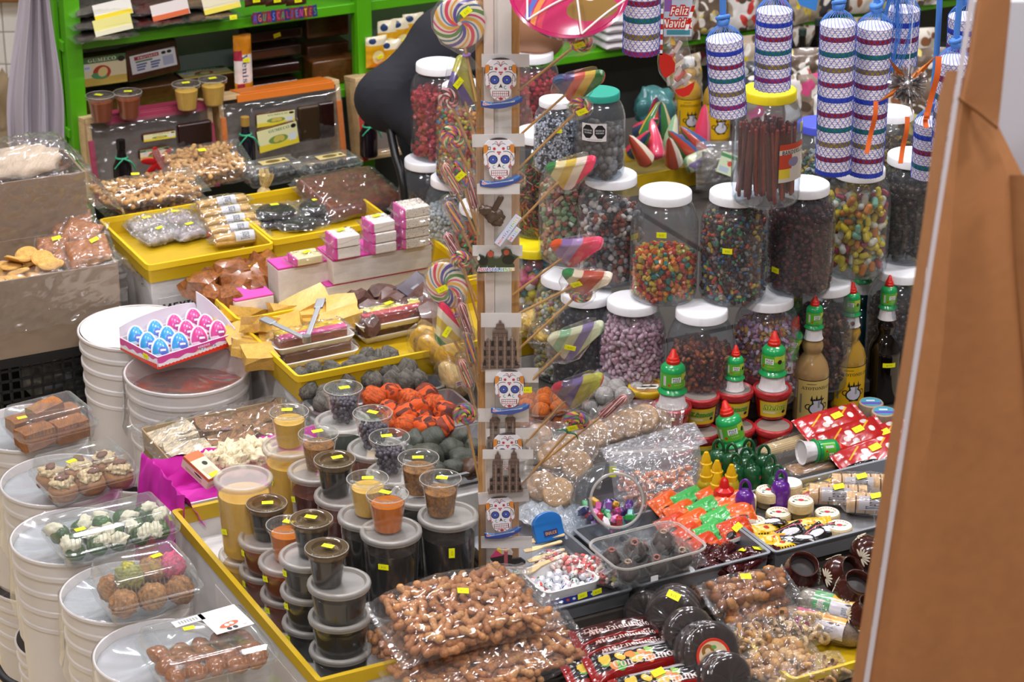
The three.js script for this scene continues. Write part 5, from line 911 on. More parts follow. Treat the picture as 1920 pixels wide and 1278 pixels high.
// ---------- lollipops ----------
const STICKW=textured(grain(0xc79a62,0.15),{roughness:0.6});
const twist=(name,cols)=>G('tw' + name,()=>textured((()=>{const t=ctex(128,64,(g,w,h)=>{const n=cols.length;for(let y=0;y<h;y++)for(let k=0;k<n;k++){g.fillStyle=cols[k];g.fillRect(((k+y/h*n)% n)*w/n,y,w/n+1,1);}});t.wrapS=t.wrapT=THREE.RepeatWrapping;t.repeat.set(5,1);return t;})(),{roughness:0.25,clearcoat:0.5}));
const TWISTS=[twist('pink',['#e8408e','#f0c83a','#8a46b4','#e86a2a','#f0e8c0','#3f9a5a']),twist('lime',['#d8d03a','#e0448a','#3fa060','#7a44b0','#e87830']),twist('red',['#c83a44','#ece0d6','#8a3a54','#e89a9a','#4a4452'])];
const SWIRL=G('swirl',()=>textured(ctex(256,256,(g,w,h)=>{g.fillStyle='#ece2cf';g.fillRect(0,0,w,h);const cols=['#e0405e','#e8a030','#5a4a9a','#3f6a8a','#5a8a4a','#d84a7a','#e8b040','#6a8ab8'];for(let k=0;k<16;k++){g.strokeStyle=cols[k % 8];g.beginPath();for(let i=0;i<=20;i++){const r=10+i*6,a=k*PI/8+i*0.075;g.lineTo(128+r*Math.cos(a),128+r*Math.sin(a));}g.lineWidth=k % 2?9:16;g.stroke();}}),{roughness:0.22,clearcoat:0.6}));
const BANDS=[['#3f8a50','#e8d8a0','#d8b83a','#ece0cc','#e0405e','#3a4a6a'],['#3f5a8a','#5a4a84','#e0584a','#e8c040','#3f7a44','#b0402e'],['#d8562a','#8a6aa8','#a88ac0','#e0405a','#d84a6a','#e88a94'],['#3f8a50','#e8dcc0','#b8442e','#c0523a','#ece0cc','#3a3a54'],['#d8d8b8','#8ab890','#d0d4b4','#8a7aa8','#c8d0b0','#6aa080'],['#b83a4a','#5a4a6a','#6a5a94','#b8b04a','#a8a84a','#c04a54']];
const bandM=(i)=>G('band' + i,()=>textured(ctex(128,32,(g,w,h)=>{BANDS[i].forEach((c,k)=>{g.fillStyle=c;g.beginPath();g.moveTo(k*w/6,0);g.lineTo((k+1)*w/6+1,0);g.lineTo((k+1.4)*w/6,h);g.lineTo((k-0.2)*w/6,h);g.fill();});}),{roughness:0.2,clearcoat:0.6}));
// head and stick end in photograph pixels; both lie near the plane z of the post
function lolly(kind,label,head,end,zz,{r=0.021,flat=1,twi=0,turn=0,band=0,stick,tilt=0,tie}={}){
const A=atZ(head[0],head[1],zz),B=atZ(end[0],end[1],ZP-0.005),d=B.clone().sub(A),L=d.length(),o=T('lollipop',label,'lollipop',A);
o.quaternion.setFromUnitVectors(V3(0,-1,0),d.clone().normalize());
part('stick',new THREE.CylinderGeometry(0.0024,0.0024,L,8).translate(0,-L/2,0),STICKW,o);
const h=new THREE.Group();// orientation of the candy about its stick
const add=(n,g,m,s)=>{const q=part(n,g,m,o,null,[tilt,turn,0],s);return q;};
if(kind==='spiral'){
add('candy',G('spiral',()=>{const pts=[];for(let i=0;i<=70;i++){const t=i/70,a=t*2.6*2*PI,q=0.0015+0.0172*t;pts.push(V3(q*Math.cos(a),q*Math.sin(a),0.002*(1-t)));}return new THREE.TubeGeometry(new THREE.CatmullRomCurve3(pts),110,0.0039,8).translate(0,0.004,0);}),TWISTS[twi],[r/0.021*flat,r/0.021,1.1]);
part('wrapper',G('spwrap',()=>lathe([[0,0.027],[0.012,0.026],[0.022,0.014],[0.0245,0.002],[0.019,-0.014],[0.008,-0.026],[0.004,-0.034],[0.005,-0.06]],16).scale(1,1,0.35)),FILM,o,null,[tilt,turn,0],[r/0.021*flat,r/0.021,1]);
}else if(kind==='swirl'){
add('candy',G('swirlG',()=>{const g=new THREE.SphereGeometry(1,28,20),p=g.attributes.position,u=g.attributes.uv;for(let i=0;i<p.count;i++){const a=Math.atan2(p.getY(i),p.getX(i)),q=Math.hypot(p.getX(i),p.getY(i));u.setXY(i,p.getX(i)*0.49+0.5,p.getY(i)*0.49+0.5);p.setZ(i,p.getZ(i)*(0.2+0.03*Math.sin(a*16+q*5)));}g.computeVertexNormals();return g;}),SWIRL,[r*flat,r,r]);
part('wrapper',G('swwrap',()=>lathe([[0,1.1],[0.5,1.06],[1.0,0.6],[1.08,0],[0.85,-0.7],[0.3,-1.18],[0.12,-1.3],[0.3,-1.6],[0.4,-1.9]],20).scale(1,1,0.3)),FILM,o,null,[tilt,turn,0],[r*flat,r,r]);
part('tie',G('swtie',()=>new THREE.TorusGeometry(0.13,0.05,6,16).rotateX(PI/2).translate(0,-1.28,0)),mat(0x9a74b4),o,null,null,r);
}else if(kind==='flag'){
const g=G('flagG',()=>{const s=new THREE.Shape();s.moveTo(-0.03,-0.012);s.quadraticCurveTo(-0.034,0.004,-0.02,0.014);s.lineTo(0.016,0.056);s.quadraticCurveTo(0.024,0.06,0.025,0.05);s.lineTo(0.024,-0.02);s.quadraticCurveTo(0.02,-0.03,0.008,-0.024);s.closePath();const e=new THREE.ExtrudeGeometry(s,{depth:0.006,bevelEnabled:true,bevelSize:0.005,bevelThickness:0.006,bevelSegments:3,curveSegments:6}),p=e.attributes.position,u=e.attributes.uv;for(let i=0;i<p.count;i++){u.setXY(i,(p.getX(i)*0.75+p.getY(i)*0.25+0.03)/0.075,(p.getY(i)+ 0.03)/0.09);p.setZ(i,p.getZ(i)- 0.006+0.005*Math.sin(p.getY(i)*60));}e.computeVertexNormals();return toCreasedNormals(e,0.8);});
add('candy',g,bandM(band),[flat,r/0.021,1]);
part('wrapper',G('flagW',()=>lathe([[0,0.068],[0.008,0.062],[0.031,0.02],[0.036,-0.012],[0.026,-0.032],[0.009,-0.042],[0.005,-0.05],[0.006,-0.085]],14).scale(1,1,0.42)),FILM,o,null,[tilt,turn,0],[flat,r/0.021,1]);
}else if(kind==='roll'){
add('candy',G('rollG',()=>new THREE.CapsuleGeometry(0.0085,0.05,6,14)),TWISTS[twi],[1,r/0.021,1]);
part('wrapper',G('rollW',()=>lathe([[0,0.046],[0.009,0.044],[0.0115,0.03],[0.0115,-0.03],[0.005,-0.044],[0.004,-0.07]],14)),FILM,o,null,[0,0,0],[1.1,r/0.021,1.1]);
}
if(tie)part('ribbon_tie',G('greentie',()=>merged([new THREE.TorusGeometry(0.005,0.0015,6,14).rotateX(PI/2).translate(0,-0.028,0),tube([[0,-0.028,0.004],[0.012,-0.022,0.006],[0.022,-0.03,0.006]],0.0014,10,5),tube([[0,-0.028,0.004],[-0.012,-0.024,0.006],[-0.022,-0.034,0.006]],0.0014,10,5)])),mat(0x1f7a54),o);
if(stick)sticker(o,[stick[0],stick[1],stick[2]||0.012],[tilt,turn,stick[3]||0.5],1.1);
}
lolly('swirl','large white swirl lollipop with a purple tie, top of the post',[862,42],[893,190],ZP-0.01,{r:0.047,flat:1,stick:[0.016,0.02,0.016,0]});
lolly('flag','red and grey striped lollipop in a folded wrapper below the top swirl',[866,172],[893,262],ZP-0.01,{band:5,turn:0.5,stick:[0,0.02,0.014]});
lolly('spiral','striped spiral lollipop turned sideways beside the first skull magnet',[844,190],[892,300],ZP+0.01,{twi:2,flat:0.75,r:0.024});
lolly('spiral','pink and yellow spiral lollipop beside the second skull magnet',[852,262],[893,345],ZP+0.02,{twi:0,flat:0.75,r:0.028});
lolly('roll','thin pink and yellow lollipop leaning outwards, beside the bronze magnet',[846,335],[893,440],ZP+0.02,{twi:0});
lolly('spiral','red rainbow lollipop seen nearly edge on, beside the bronze magnet',[866,335],[895,430],ZP+0.01,{twi:1,flat:0.42,r:0.032,stick:[0,0.012,0.012]});
lolly('roll','red and grey lollipop close against the post, half hidden',[884,360],[898,440],ZP,{twi:2});
lolly('roll','pink and lime lollipop leaning above the large lower swirl',[852,405],[895,490],ZP+0.02,{twi:1});
lolly('spiral','small pink purple spiral lollipop in front of the large lower swirl',[866,490],[897,600],ZP+0.04,{twi:0,flat:0.8,r:0.022});
lolly('roll','white and orange banded lollipop behind the large lower swirl',[848,462],[893,560],ZP,{twi:2,r:0.018});
lolly('swirl','large white swirl lollipop with a warning label, halfway down the post',[838,535],[896,700],ZP+0.02,{r:0.05,flat:0.74,stick:[-0.008,0.005,0.018,0.2]});
lolly('flag','yellow wrapped lollipop with a sticker below the large lower swirl',[842,622],[897,720],ZP+0.02,{band:0,flat:0.8,turn:0.4,stick:[0,0.01,0.014]});
lolly('roll','pale pink lollipop close to the post beside the spire magnet',[872,600],[897,700],ZP+0.03,{twi:2,r:0.026});
lolly('roll','blue and red lollipop hanging beside the candied fruit',[880,650],[899,740],ZP+0.02,{twi:1,r:0.024});
lolly('roll','thin rainbow lollipop above the lowest spiral',[872,700],[898,790],ZP+0.03,{twi:0,r:0.022});
lolly('spiral','round rainbow spiral lollipop low beside the chilli fruit',[874,782],[898,900],ZP+0.03,{twi:1,flat:0.8,r:0.027});
lolly('spiral','rainbow spiral lollipop with a sticker under the pink basket',[1084,82],[972,170],ZP+0.06,{twi:0,r:0.025,flat:1,stick:[-0.002,0.008,0.012,1.2]});
lolly('flag','dark rainbow pennant lollipop, highest on the post',[1074,165],[965,262],ZP+0.05,{band:1,r:0.02,turn:0.1});
lolly('spiral','rainbow spiral lollipop with a sticker in front of the green lidded jar',[1086,204],[963,325],ZP+0.06,{twi:0,r:0.021,flat:0.95,stick:[0.003,0.006,0.012,1.2]});
lolly('flag','green yellow and pink pennant lollipop beside the bronze magnet',[1060,328],[965,425],ZP+0.05,{band:0,r:0.021});
lolly('flag','lilac and pink pennant lollipop beside the cock magnet',[1068,474],[962,552],ZP+0.06,{band:2,r:0.022});
lolly('spiral','orange and purple spiral lollipop half behind a pennant',[1084,552],[966,660],ZP+0.05,{twi:0,r:0.026});
lolly('flag','red and green pennant lollipop with a sticker beside the spire magnet',[1088,530],[972,588],ZP+0.07,{band:3,r:0.02,stick:[-0.012,0.006,0.016,1.4]});
lolly('flag','large pale green pennant lollipop with a sticker',[1066,645],[965,745],ZP+0.06,{band:4,r:0.027,stick:[-0.0,0.008,0.016,0.4]});
lolly('flag','purple and olive pennant lollipop above the green tied spiral',[1072,738],[966,850],ZP+0.07,{band:5,r:0.024});
lolly('spiral','rainbow spiral lollipop with a green ribbon tie and sticker',[1080,792],[968,920],ZP+0.08,{twi:1,r:0.025,tie:true,stick:[-0.004,-0.004,0.013,0.9]});
lolly('roll','white red and yellow twisted candy stick beside the grey sugar balls',[1150,762],[1000,880],ZP+0.08,{twi:2,r:0.024});
// ---------- pink basket ----------
{
const o=T('hanging_basket','shiny pink plastic basket tied with white string, hanging at the top','basket',atZ(1066,-12,-4.05));o.rotation.x=0.62;
part('bowl',latheSharp([[0,-0.05],[0.05,-0.05],[0.078,-0.03],[0.094,0.0],[0.1,0.004],[0.102,0.008],[0.098,0.01],[0.09,0.004],[0.075,-0.024],[0.05,-0.044],[0,-0.044]],48),mat(0xb8205e,{roughness:0.18,clearcoat:0.6}),o);
part('printed_film',G('bkp',()=>{const g=lathe([[0,0.03],[0.05,0.026],[0.085,0.012],[0.095,0.008]],40),p=g.attributes.position,u=g.attributes.uv;for(let i=0;i<p.count;i++)u.setXY(i,0.5+p.getX(i)*5.2,0.5-p.getZ(i)*5.2);return g;}),textured(ctex(256,256,(g,w,h)=>{g.fillStyle='#b8325e';g.fillRect(0,0,w,h);['#c84a5a','#d8884a','#5a6ab4','#c83a6a'].forEach((c,i)=>{g.strokeStyle=c;g.lineWidth=12;g.beginPath();g.arc(180,250,120+i*16,3.1,4.9);g.stroke();});g.fillStyle='#8a6a3a';g.beginPath();g.ellipse(180,190,60,30,-0.3,0,7);g.fill();g.strokeStyle='#f2e6ec';g.lineWidth=4;g.font='italic bold 52px serif';g.textAlign='center';g.save();g.translate(110,120);g.rotate(0.35);g.strokeText('versos',0,30);g.restore();g.fillStyle='#d8307f';g.beginPath();g.ellipse(190,60,74,26,-0.2,0,7);g.fill();}),{roughness:0.15,clearcoat:0.8}),o);
const S=mat(0xe8e0d8,{roughness:0.5}),s=(a,b)=>tube([a,[(a[0]+ b[0])/2,(a[1]+ b[1])/2+0.004,(a[2]+ b[2])/2],b],0.0018,14,6);
part('string',merged([s([-0.07,0.014,0.068],[0.012,0.038,0.03]),s([0.012,0.038,0.03],[0.02,0.014,0.098]),s([0.02,0.014,0.098],[0.1,0.014,0.02]),s([-0.07,0.014,0.068],[-0.07,0.02,-0.06]),s([0.012,0.038,0.03],[0.02,0.1,-0.06])]),S,o);
part('hanging_cord',tube([[0.02,0.1,-0.06],[0.01,0.3,-0.25],[0,0.55,-0.42]],0.0018,12,6),S,o);
}
// ---------- large candy jars ----------
const CANDY={
ball:G('cball',()=>new THREE.SphereGeometry(1,10,7)),pebble:G('cpeb',()=>lump(1,3,0.25,1.5,0.7,1)),gummy:G('cgum',()=>new RoundedBoxGeometry(1.7,1.2,1.3,1,0.35)),ring:G('cring',()=>new THREE.TorusGeometry(0.7,0.38,6,10)),bean:G('cbean',()=>new THREE.CapsuleGeometry(0.62,0.9,3,8)),worm:G('cworm',()=>new THREE.CapsuleGeometry(0.35,2.4,3,6)),wrap:G('cwrap',()=>merged([new RoundedBoxGeometry(1.5,1,1,1,0.2),new THREE.ConeGeometry(0.55,0.7,6).rotateZ(PI/2).translate(-1.0,0,0),new THREE.ConeGeometry(0.55,0.7,6).rotateZ(-PI/2).translate(1.0,0,0)])),cube:G('ccube',()=>new RoundedBoxGeometry(1.5,1.5,1.5,1,0.2)),
};
const LIDM={white:mat(0xf2f3f6,{roughness:0.4}),yellow:mat(0xe6d21a,{roughness:0.4}),green:mat(0x2a9a86,{roughness:0.4}),blue:mat(0x4a55c8,{roughness:0.4})};
const JARP=[[0,0.0],[0.064,0.0],[0.071,0.004],[0.075,0.016],[0.0755,0.05],[0.0745,0.054],[0.0755,0.058],[0.0755,0.165],[0.074,0.183],[0.069,0.202],[0.061,0.218],[0.054,0.225],[0.0535,0.236]];
const jarR=(y)=>{for(let i=1;i<JARP.length;i++)if(y<=JARP[i][1]){const[r0,y0]=JARP[i-1],[r1,y1]=JARP[i];return r0 +(r1-r0)*((y-y0)/Math.max(1e-6,y1-y0));}return 0.05;};
function jar(label,px,py,top,lid,kind,size,cols,level,{k=1,gap=1.55,gloss=true,sticks=[],mound=0.02,tint}={}){
const p=at(px,py,top),H=0.25*k,o=T('candy_jar',label,'candy jar',V3(p.x,top-H,p.z));
o.scale.setScalar(k);o.userData.group=undefined;delete o.userData.group;
const lv=0.006+level*0.205;
const pts=packed([-0.075,0.008,-0.075],[0.075,lv+mound,0.075],size*gap,(q)=>{const r=Math.hypot(q.x,q.z);return r<jarR(q.y)- size*0.95&&q.y>0.004+size*0.6&&q.y<lv+mound*(1 -(r/0.07)**2);});
scatter('candy_filling',CANDY[kind],gloss?GLOSSY:PURE,o,pts.map((q)=>[q,spin(),size*rr(0.85,1.12),lin(pick(cols))]));
part('jar_body',G('jarG',()=>lathe(JARP,56)),JARWALL,o);
part('base_ring',G('jarB',()=>new THREE.TorusGeometry(0.066,0.0025,6,48).rotateX(PI/2).translate(0,0.003,0)),CLEAR,o);
part('lid',G('jarL',()=>latheSharp([[0,0.25],[0.0555,0.25],[0.0575,0.2485],[0.0582,0.2465],[0.0585,0.23],[0.0575,0.229],[0.055,0.2295]],56)),LIDM[lid],o);
for(const s of sticks)sticker(o,[Math.sin(s[0])*0.0765,s[1],Math.cos(s[0])*0.0765],[0,s[0],s[2]||0],1.2);
return o;
}
const MIX=['#c8442a','#d8902a','#c8b83a','#3f8a4a','#3f7aa8','#b8402e'];
const GUM=['#d8541a','#e08a1a','#c83a24','#d8b02a','#b8a83a','#c8442a','#2f7a6a','#e0741a'];
jar('white lidded jar a third full of orange and red gummies, front of the stacked row',1248,356,1.2,'white','gummy',0.0078,GUM,0.46,{sticks:[[-0.15,0.172]]});
jar('white lidded jar of chocolate and rainbow candies, right of the gummy jar',1380,357,1.2,'white','bean',0.0068,['#3a2420','#4a302a','#8a4a34','#c84a2a','#d8b03a','#3f6a8a','#8a8a84','#3f8a5a','#5a3a34','#a8907c','#4a2f2a'],0.9,{sticks:[[-0.28,0.135]]});
jar('white lidded jar of mottled candy pebbles behind the gummy jar',1146,325,1.2,'white','pebble',0.008,['#e0d4c8','#8a8a88','#8a4430','#3a302c','#d8c8b8','#a09a94','#6a6a6c','#9a4a34','#2a2422'],0.78,{sticks:[[0.75,0.12]]});
jar('white lidded jar of dark red coated candies under the blue netted rolls',1507,342,1.2,'white','pebble',0.0075,['#4a1a1c','#3a1214','#5c2224','#2f1012','#6a2a2a'],0.9,{sticks:[[-0.9,0.06]]});
jar('white lidded jar of large yellow white and red gumdrops',1612,312,1.2,'white','bean',0.0125,['#e0c01c','#e8d03a','#e8e0c8','#a8384a','#8ac0a0','#e8e4d4','#d8802a','#e6c826'],0.85,{gap:1.5});
jar('jar of brown chocolate balls beside the cardboard panel',1712,288,1.2,'white','ball',0.0095,['#33241c','#2a1c16','#402e24'],0.85,{gap:1.75});
{
const o=jar('yellow lidded jar of red chilli candy sticks on top of the jars',1443,166,1.452,'yellow','worm',0.001,['#6a1a10'],0.0);
o.children.filter((c)=>c.isInstancedMesh).forEach((c)=>o.remove(c));
const st=G('chst',()=>new THREE.CapsuleGeometry(0.0042,0.15,3,7)),cm=[0x8a2410,0x7a1e0e,0x9c3414,0x5e150b].map((c)=>textured(grain(c,0.4),{roughness:0.45}));
for(let i=0;i<70;i++){const a=i*2.4,r=0.062*Math.sqrt(rnd());part('chilli_stick',st,cm[i % 4],o,[r*Math.cos(a),0.088+rr(0,0.012),r*Math.sin(a)],[rr(-0.14,0.14),rr(0,3),rr(-0.14,0.14)]);}
part('printed_label',G('chl',()=>new THREE.CylinderGeometry(0.0765,0.0765,0.085,20,1,true,0.25,0.95)),textured(ctex(160,160,(g,w,h)=>{g.fillStyle='#d8d0c4';g.fillRect(0,0,w,h);g.fillStyle='#c8442a';g.fillRect(0,0,w,24);g.fillRect(0,44,70,60);g.fillStyle='#e8d03a';g.fillRect(0,104,60,40);txt(g,'BANDERILLA',86,36,24,'#2a2626');g.fillStyle='#8a84a8';g.beginPath();g.ellipse(84,78,34,20,0,0,7);g.fill();})),o,[0,0.105,0]);
sticker(o,[0.068,0.175,0.028],[0,1.1,PI/2],1.1);
}
{
const o=jar('green lidded jar of dull grey sweets with two black warning octagons',1124,170,1.396,'green','ball',0.0125,['#5c5450','#665e58','#504844','#6e645c'],0.62,{gap:1.7,gloss:false,k:0.78});
part('warning_label',G('wl',()=>new THREE.CylinderGeometry(0.0765,0.0765,0.052,20,1,true,-0.7,0.95)),textured(ctex(256,144,(g,w,h)=>{g.fillStyle='#dedad8';g.fillRect(0,0,w,h);octagon(g,66,66,58);octagon(g,190,66,58);for(const[x,b]of[[66,'CALORIAS'],[190,'AZUCARES']]){txt(g,'EXCESO DE',x,56,17,'#dadada');txt(g,b,x,76,17,'#dadada');}g.fillStyle='#8a8a8e';g.fillRect(60,130,150,4);})),o,[0,0.15,0]);
}
jar('white lidded jar of red gummies beside the dark sleeve',822,117,1.2,'white','gummy',0.0095,['#c4303a','#b8242e','#d04a4a','#a81e28'],0.8);
jar('white lidded jar of red gummies behind the wooden post',996,96,1.2,'white','gummy',0.009,['#b81e28','#a81820','#c42c34'],0.84);
jar('jar of rainbow pellets partly hidden by the striped lollipops',872,158,1.2,'white','ball',0.0062,MIX,0.9);
jar('jar of dark sweets under the red gummy jar by the sleeve',800,296,0.95,'white','ball',0.009,['#3a2e2c','#2c2422','#4a3a36'],0.6);
jar('jar of tiny white beads behind the speckled coconut bars',850,330,0.95,'white','ball',0.0058,['#c8ccc8','#b8bcb8','#d4d6d0','#a8aeac'],0.75);
jar('jar of green and orange wrapped sweets behind the bronze magnet',905,380,0.95,'white','wrap',0.008,['#2f8a4a','#c84a1c','#2a7a44','#d8641c','#c83a2a'],0.85);
jar('small jar of white and black wrapped sweets beside the green lidded jar',1043,185,1.37,'white','wrap',0.0068,['#c8ccd2','#e0e0e6','#2a2c34','#a8acb4','#d4d4dc'],0.85,{k:0.66,sticks:[[0.1,0.16]]});
jar('jar of green and red mixed gummies behind the second skull magnet',1012,244,1.2,'white','worm',0.0075,['#b8442a','#c8a82a','#4a7a3a','#8a3a24','#3a5a34','#d8702a','#5a3a24'],0.66);
jar('jar of pale green and pink gummies beside the mottled pebble jar',1072,290,1.2,'white','gummy',0.009,['#8aa878','#c88a7a','#d8a878','#a8b88a','#b86a5a'],0.85);
jar('yellow lidded jar of pastel coloured candy balls',1000,455,0.95,'yellow','ball',0.0125,['#d8c82a','#d85a7a','#4aa0b8','#e0dcd0','#d8607a','#c8b82a'],0.84,{gap:1.75});
jar('jar of small yellow and white mixed sweets beside the pastel balls',1062,512,0.95,'white','pebble',0.0068,['#c8b86a','#d8d4c0','#c8a83a','#d89a9a','#a8b8a0','#b8b0a0'],0.85);
jar('jar of very dark sweets left of the pink candy jar',1100,545,0.94,'white','ball',0.0095,['#2a2024','#221a1e','#342a2e'],0.9);
jar('lower white lidded jar of pale pink candies, under the gummy jar',1187,560,0.95,'white','bean',0.0078,['#d8a8b4','#e0b8c0','#cc98a8','#e4c4c8'],0.9);
jar('lower white lidded jar of dark red and orange sweets, under two jars',1316,577,0.95,'white','bean',0.008,['#5a1e1e','#7a2a24','#8a4a24','#4a1a1e','#a8542a','#6a2422'],0.72);
jar('lower jar of lilac and orange wrapped sweets behind the green bottle',1440,553,0.95,'white','wrap',0.0075,['#b888a8','#c8943a','#d8c0cc','#a8543a','#8a5a7a'],0.85);
jar('lower white lidded jar behind the cream liqueur bottles',1548,526,0.95,'white','bean',0.008,['#5a3a2a','#7a4a34','#3a2a24'],0.8);
jar('lower white lidded jar beside the yellow capped bottle',1692,502,0.95,'white','ball',0.009,['#33241c','#402e24'],0.8);
jar('blue lidded jar of small wrapped sweets behind the netted rolls',1538,228,1.28,'blue','wrap',0.0072,['#c8a83a','#c8cccc','#8a6a5a','#3f6a5a'],0.7,{k:0.9});
jar('jar of yellow and brown toffees behind the tinsel star',1672,206,1.26,'white','wrap',0.0085,['#b8943a','#5a3a24','#c8a84a','#4a2f20'],0.72,{k:0.9,sticks:[[0.0,0.155]]});
// ---------- bottles ----------
const potMap=(bg)=>ctex(192,256,(g,w,h)=>{
g.fillStyle=bg;g.fillRect(0,0,w,h);g.fillStyle='#1c1a18';g.fillRect(0,0,w,5);g.fillStyle='#8a8468';g.fillRect(14,90,12,120);
txt(g,'ATOTONILCO',w*0.56,50,25,'#241f18','serif');g.fillStyle='#4a4434';g.fillRect(50,22,50,4);
g.fillStyle='#1f1c1a';g.beginPath();g.moveTo(76,130);for(let i=0;i<=6;i++){g.lineTo(66+i*13,92 +(i % 2?0:22));g.lineTo(72+i*13,122);}g.lineTo(140,130);g.fill();g.beginPath();g.ellipse(108,178,46,40,0,0,7);g.fill();g.fillRect(80,120,56,34);
g.fillStyle='#d6d4dc';g.beginPath();g.ellipse(108,178,38,33,0,0,7);g.fill();g.beginPath();g.moveTo(86,128);g.lineTo(130,128);g.lineTo(124,156);g.lineTo(92,156);g.fill();g.fillStyle='#9a98a4';g.fillRect(112,130,12,44);g.lineWidth=6;g.strokeStyle='#1f1c1a';g.beginPath();g.arc(62,166,15,1.2,5.2);g.stroke();g.beginPath();g.arc(154,166,15,-2,2);g.stroke();g.fillStyle='#1f1c1a';g.fillRect(82,208,18,12);g.fillRect(118,208,18,12);
});
const BOTP=[[0,0],[0.036,0],[0.0395,0.004],[0.04,0.012],[0.04,0.118],[0.0392,0.128],[0.034,0.146],[0.026,0.158],[0.021,0.166],[0.0205,0.17],[0.0235,0.178],[0.0245,0.186],[0.022,0.194],[0.0165,0.2],[0.015,0.206],[0.015,0.214]];
function bottle(label,p,drink,{lab,cap,k=1,sticky}={}){
const o=T('drink_bottle',label,'bottle',p,0.1);o.scale.setScalar(k);
part('glass_body',G('botG',()=>lathe(BOTP,48)),drink,o);
part('neck_ring',G('botN',()=>latheSharp([[0.0155,0.205],[0.0175,0.206],[0.0178,0.213],[0.0155,0.214]],32)),mat(0xd8cfb8,{roughness:0.4}),o);
if(cap)part('cap',G('botC',()=>latheSharp([[0,0.232],[0.0155,0.232],[0.0165,0.23],[0.0168,0.214],[0.015,0.212]],32)),cap,o);
if(lab){part('printed_label',G('botL',()=>new THREE.CylinderGeometry(0.0403,0.0403,0.1,30,1,true,-1.0,2.1)),lab,o,[0,0.064,0]);part('barcode_patch',G('botB',()=>new THREE.CylinderGeometry(0.0405,0.0405,0.04,8,1,true,-1.5,0.42)),mat(0xb8b4b0),o,[0,0.085,0]);}
if(sticky){const s=part('price_strip',G('botS',()=>new THREE.CylinderGeometry(0.0406,0.0406,0.011,10,1,true,-0.35,0.75)),PRICES[2],o,[0,0.1,0]);s.rotation.z=0;}
return V3(p.x,p.y+0.214*k,p.z);
}
const CREAM=mat(0xa88656,{roughness:0.12,clearcoat:0.8,clearcoatRoughness:0.04}),CREAM2=mat(0xb48c34,{roughness:0.12,clearcoat:0.8,clearcoatRoughness:0.04}),COLA=mat(0x0c0706,{roughness:0.08,clearcoat:0.8}),TEAL=mat(0x0d3f48,{roughness:0.08,clearcoat:0.8});
const PALEL=textured(potMap('#d8bd6e'),{roughness:0.4}),YELL=textured(potMap('#e0ae10'),{roughness:0.4});
const BB=0.645;
const bottles=[
bottle('cream liqueur bottle with a pale yellow jug label, foremost',at(1517,786,BB),CREAM,{lab:PALEL}),
bottle('cream liqueur bottle with a deep yellow jug label',at(1586,760,BB),CREAM2,{lab:YELL}),
bottle('black liqueur bottle with a yellow price strip, beside the cardboard',at(1654,746,BB),COLA,{sticky:true}),
bottle('cream liqueur bottle behind the pale yellow labelled one',at(1480,752,BB),CREAM2,{}),
bottle('cream liqueur bottle in the rear row between two red capped ones',at(1540,716,BB),CREAM,{}),
bottle('teal liqueur bottle in the rear row',at(1608,694,BB),TEAL,{}),
bottle('dark liqueur bottle carrying the yellow green capped toy, at the cardboard edge',at(1694,700,BB),COLA,{}),
];
bottle('yellow labelled cream liqueur bottle behind the rainbow cones, nearer the post',at(1288,248,0.7),CREAM2,{lab:YELL,cap:WHITE});
bottle('yellow labelled cream liqueur bottle behind the rainbow cones, under the stocking',at(1342,262,0.7),CREAM2,{lab:YELL,cap:WHITE,k:1.05});
